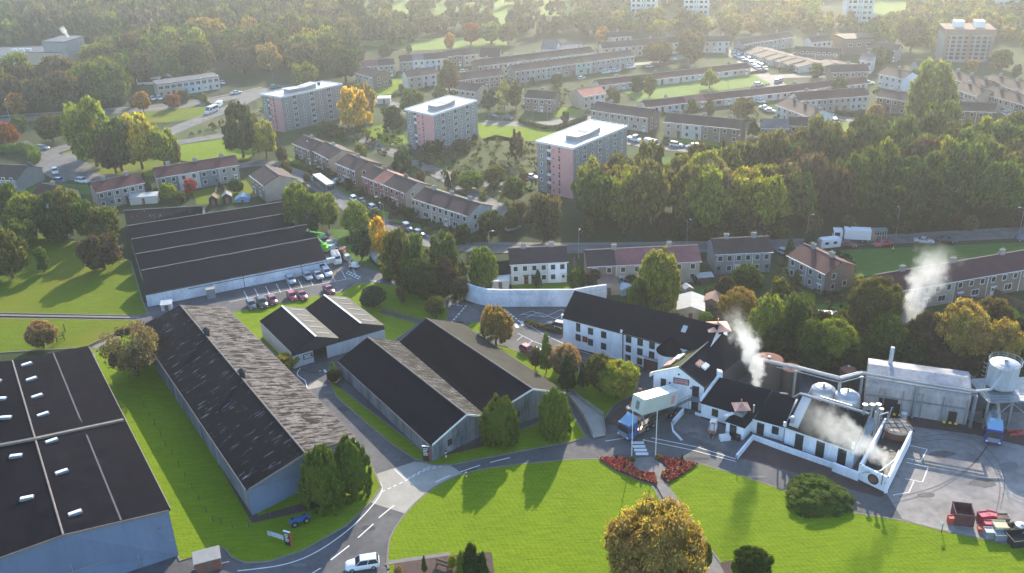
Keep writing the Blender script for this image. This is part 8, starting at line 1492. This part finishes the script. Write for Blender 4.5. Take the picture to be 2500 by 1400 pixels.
# ------------------------------------------------------------ steam
def steam(label, base, tip, Y, r0, r1, dens, seed, bend=0.0, name='steam_plume', thr=.42):
    p0, p1 = PY(*base, Y), PY(*tip, Y); ax = p1-p0; L = ax.length; q = ax.to_track_quat('Z', 'X')
    m, t, out = newmat('steam_'+str(seed)); tc = nn(t, 'ShaderNodeTexCoord'); sp = nn(t, 'ShaderNodeSeparateXYZ'); t.links.new(tc.outputs['Object'], sp.inputs[0])
    def mth(op, a, b=None, c=None):
        n = nn(t, 'ShaderNodeMath', operation=op)
        for i, v in enumerate((a, b, c)):
            if v is None: continue
            if isinstance(v, (int, float)): n.inputs[i].default_value = v
            else: t.links.new(v, n.inputs[i])
        return n.outputs[0]
    z = mth('DIVIDE', sp.outputs[2], L); nz = nn(t, 'ShaderNodeTexNoise'); nz.inputs['Scale'].default_value = .55/max(r1, .5)*1.6; nz.inputs['Detail'].default_value = 2; mp = nn(t, 'ShaderNodeMapping'); mp.inputs['Location'].default_value = (seed*7.3, seed, 0); t.links.new(tc.outputs['Object'], mp.inputs[0]); t.links.new(mp.outputs[0], nz.inputs[0])
    sp2 = nn(t, 'ShaderNodeSeparateXYZ'); t.links.new(nz.outputs['Color'], sp2.inputs[0])
    warp = mth('MULTIPLY', z, r1*1.7)
    R = mth('MULTIPLY_ADD', z, (r1-r0), r0)
    sn = mth('MULTIPLY', mth('SINE', mth('MULTIPLY', z, 3.1416)), bend)
    x = mth('SUBTRACT', mth('MULTIPLY_ADD', mth('SUBTRACT', sp2.outputs[0], .5), warp, sp.outputs[0]), sn); y = mth('MULTIPLY_ADD', mth('SUBTRACT', sp2.outputs[1], .5), warp, sp.outputs[1])
    d = mth('DIVIDE', mth('SQRT', mth('ADD', mth('MULTIPLY', x, x), mth('MULTIPLY', y, y))), R)
    n2 = nn(t, 'ShaderNodeTexNoise'); n2.inputs['Scale'].default_value = 1.5/max(r1*.5, .4); n2.inputs['Detail'].default_value = 5; n2.inputs['Roughness'].default_value = .62; t.links.new(mp.outputs[0], n2.inputs[0])
    f = mth('SUBTRACT', mth('SUBTRACT', mth('MULTIPLY_ADD', n2.outputs[0], 1.9, .12), mth('MULTIPLY', d, .95)), thr); mr = nn(t, 'ShaderNodeMapRange'); mr.inputs[1].default_value = 0; mr.inputs[2].default_value = .35; t.links.new(f, mr.inputs[0])
    fade = nn(t, 'ShaderNodeMapRange'); fade.inputs[1].default_value = 1.0; fade.inputs[2].default_value = .45; fade.inputs[3].default_value = 0; fade.inputs[4].default_value = 1; t.links.new(z, fade.inputs[0])
    up_ = nn(t, 'ShaderNodeMapRange'); up_.inputs[1].default_value = 0; up_.inputs[2].default_value = .04; t.links.new(z, up_.inputs[0])
    v = nn(t, 'ShaderNodeVolumePrincipled'); v.inputs['Color'].default_value = (.97, .97, .95, 1); v.inputs['Anisotropy'].default_value = .35
    t.links.new(mth('MULTIPLY', mth('MULTIPLY', mth('MULTIPLY', mr.outputs[0], fade.outputs[0]), up_.outputs[0]), dens), v.inputs['Density']); t.links.new(v.outputs[0], out.inputs['Volume'])
    b = MB(); k = 1.75; b.cyl((0, 0, 0), (bend*.9, 0, L*.5), r0*2.2, (r0+r1)*.5*k+abs(bend)*.5, 14); b2 = MB(); b2.cyl((0, 0, 0), (0, 0, L), r0*2.6+abs(bend)*.4, r1*k+abs(bend)*.4, 14)
    o = b2.build(name, m, local=True); o.location = p0; o.rotation_mode = 'QUATERNION'; o.rotation_quaternion = q; tag(o, label, 'steam', 'steam plumes over the works', 'stuff')
gS = G(1848, 1030); steam('thick white steam jet from the still house chimney', (1847, 995), (1800, 790), gS.y+2, .5, 3.6, .8, 1, 1.4, thr=.4)
gB = G(2185, 900); steam('large slanting white steam plume over the trees', (2193, 840), (2310, 600), gB.y+6, 1.5, 5.0, .32, 2, .8, thr=.36)
gP = G(1790, 860); steam('thin curling steam around the copper pagoda', (1870, 950), (1775, 755), gP.y-6, 1.2, 3.2, .3, 3, .8, thr=.45)
gT = G(2170, 1130); steam('low drifting steam over the tank enclosure', (2185, 1145), (1960, 1000), G(2140, 1195).y, 1.2, 3.8, .27, 4, .5, thr=.3)
gL = G(165, 160); steam('small far steam wisp above the school', (168, 92), (148, 66), gL.y+8, .7, 2.2, 1.0, 5, .2)
# ------------------------------------------------------------ haze, sky and sun
hz = MB(); hz.box(-1300, 1100, -260, 1700, -1.0, 112); m, t, out = newmat('haze_air'); v = nn(t, 'ShaderNodeVolumePrincipled'); v.inputs['Color'].default_value = (.95, .96, .97, 1); v.inputs['Density'].default_value = HAZE; v.inputs['Anisotropy'].default_value = .84; t.links.new(v.outputs[0], out.inputs['Volume']); tag(hz.build('haze', m), 'thin pale autumn haze filling the valley', 'haze', None, 'stuff')
w = bpy.data.worlds.new('World'); S.world = w; w.use_nodes = True; t = w.node_tree; t.nodes.clear(); sk = nn(t, 'ShaderNodeTexSky'); sk.sky_type = 'NISHITA'; sk.sun_disc = False
AZ, EL = R_(14.5), R_(25); sk.sun_elevation = EL; sk.sun_rotation = AZ; sk.air_density = 1.0; sk.dust_density = .4; sk.ozone_density = 3.0
bg = nn(t, 'ShaderNodeBackground'); bg.inputs[1].default_value = SKYS; wo = nn(t, 'ShaderNodeOutputWorld'); t.links.new(sk.outputs[0], bg.inputs[0]); t.links.new(bg.outputs[0], wo.inputs[0])
sl = bpy.data.lights.new('sun', 'SUN'); sl.energy = SUNE; sl.angle = R_(.5); sl.color = (1, .89, .7); so = bpy.data.objects.new('sun', sl); COL.objects.link(so)
D_ = Vector((math.sin(AZ)*math.cos(EL), math.cos(AZ)*math.cos(EL), math.sin(EL))); so.rotation_mode = 'QUATERNION'; so.rotation_quaternion = D_.to_track_quat('Z', 'Y'); so.location = (60, 120, 200)
S.view_settings.view_transform = 'Standard'; S.view_settings.look = 'None'; S.view_settings.exposure = EXPO; S.view_settings.gamma = 1; S.view_settings.use_curve_mapping = False
S.render.engine = 'CYCLES'; c = S.cycles; c.use_denoising = True; c.denoiser = 'OPENIMAGEDENOISE'; c.max_bounces = 5; c.diffuse_bounces = 2; c.glossy_bounces = 2; c.transmission_bounces = 2; c.transparent_max_bounces = 4; c.volume_bounces = 1; c.volume_step_rate = 1.0; c.volume_max_steps = 256; c.sample_clamp_indirect = 4; c.use_adaptive_sampling = True; c.adaptive_threshold = .02; c.caustics_reflective = False; c.caustics_refractive = False
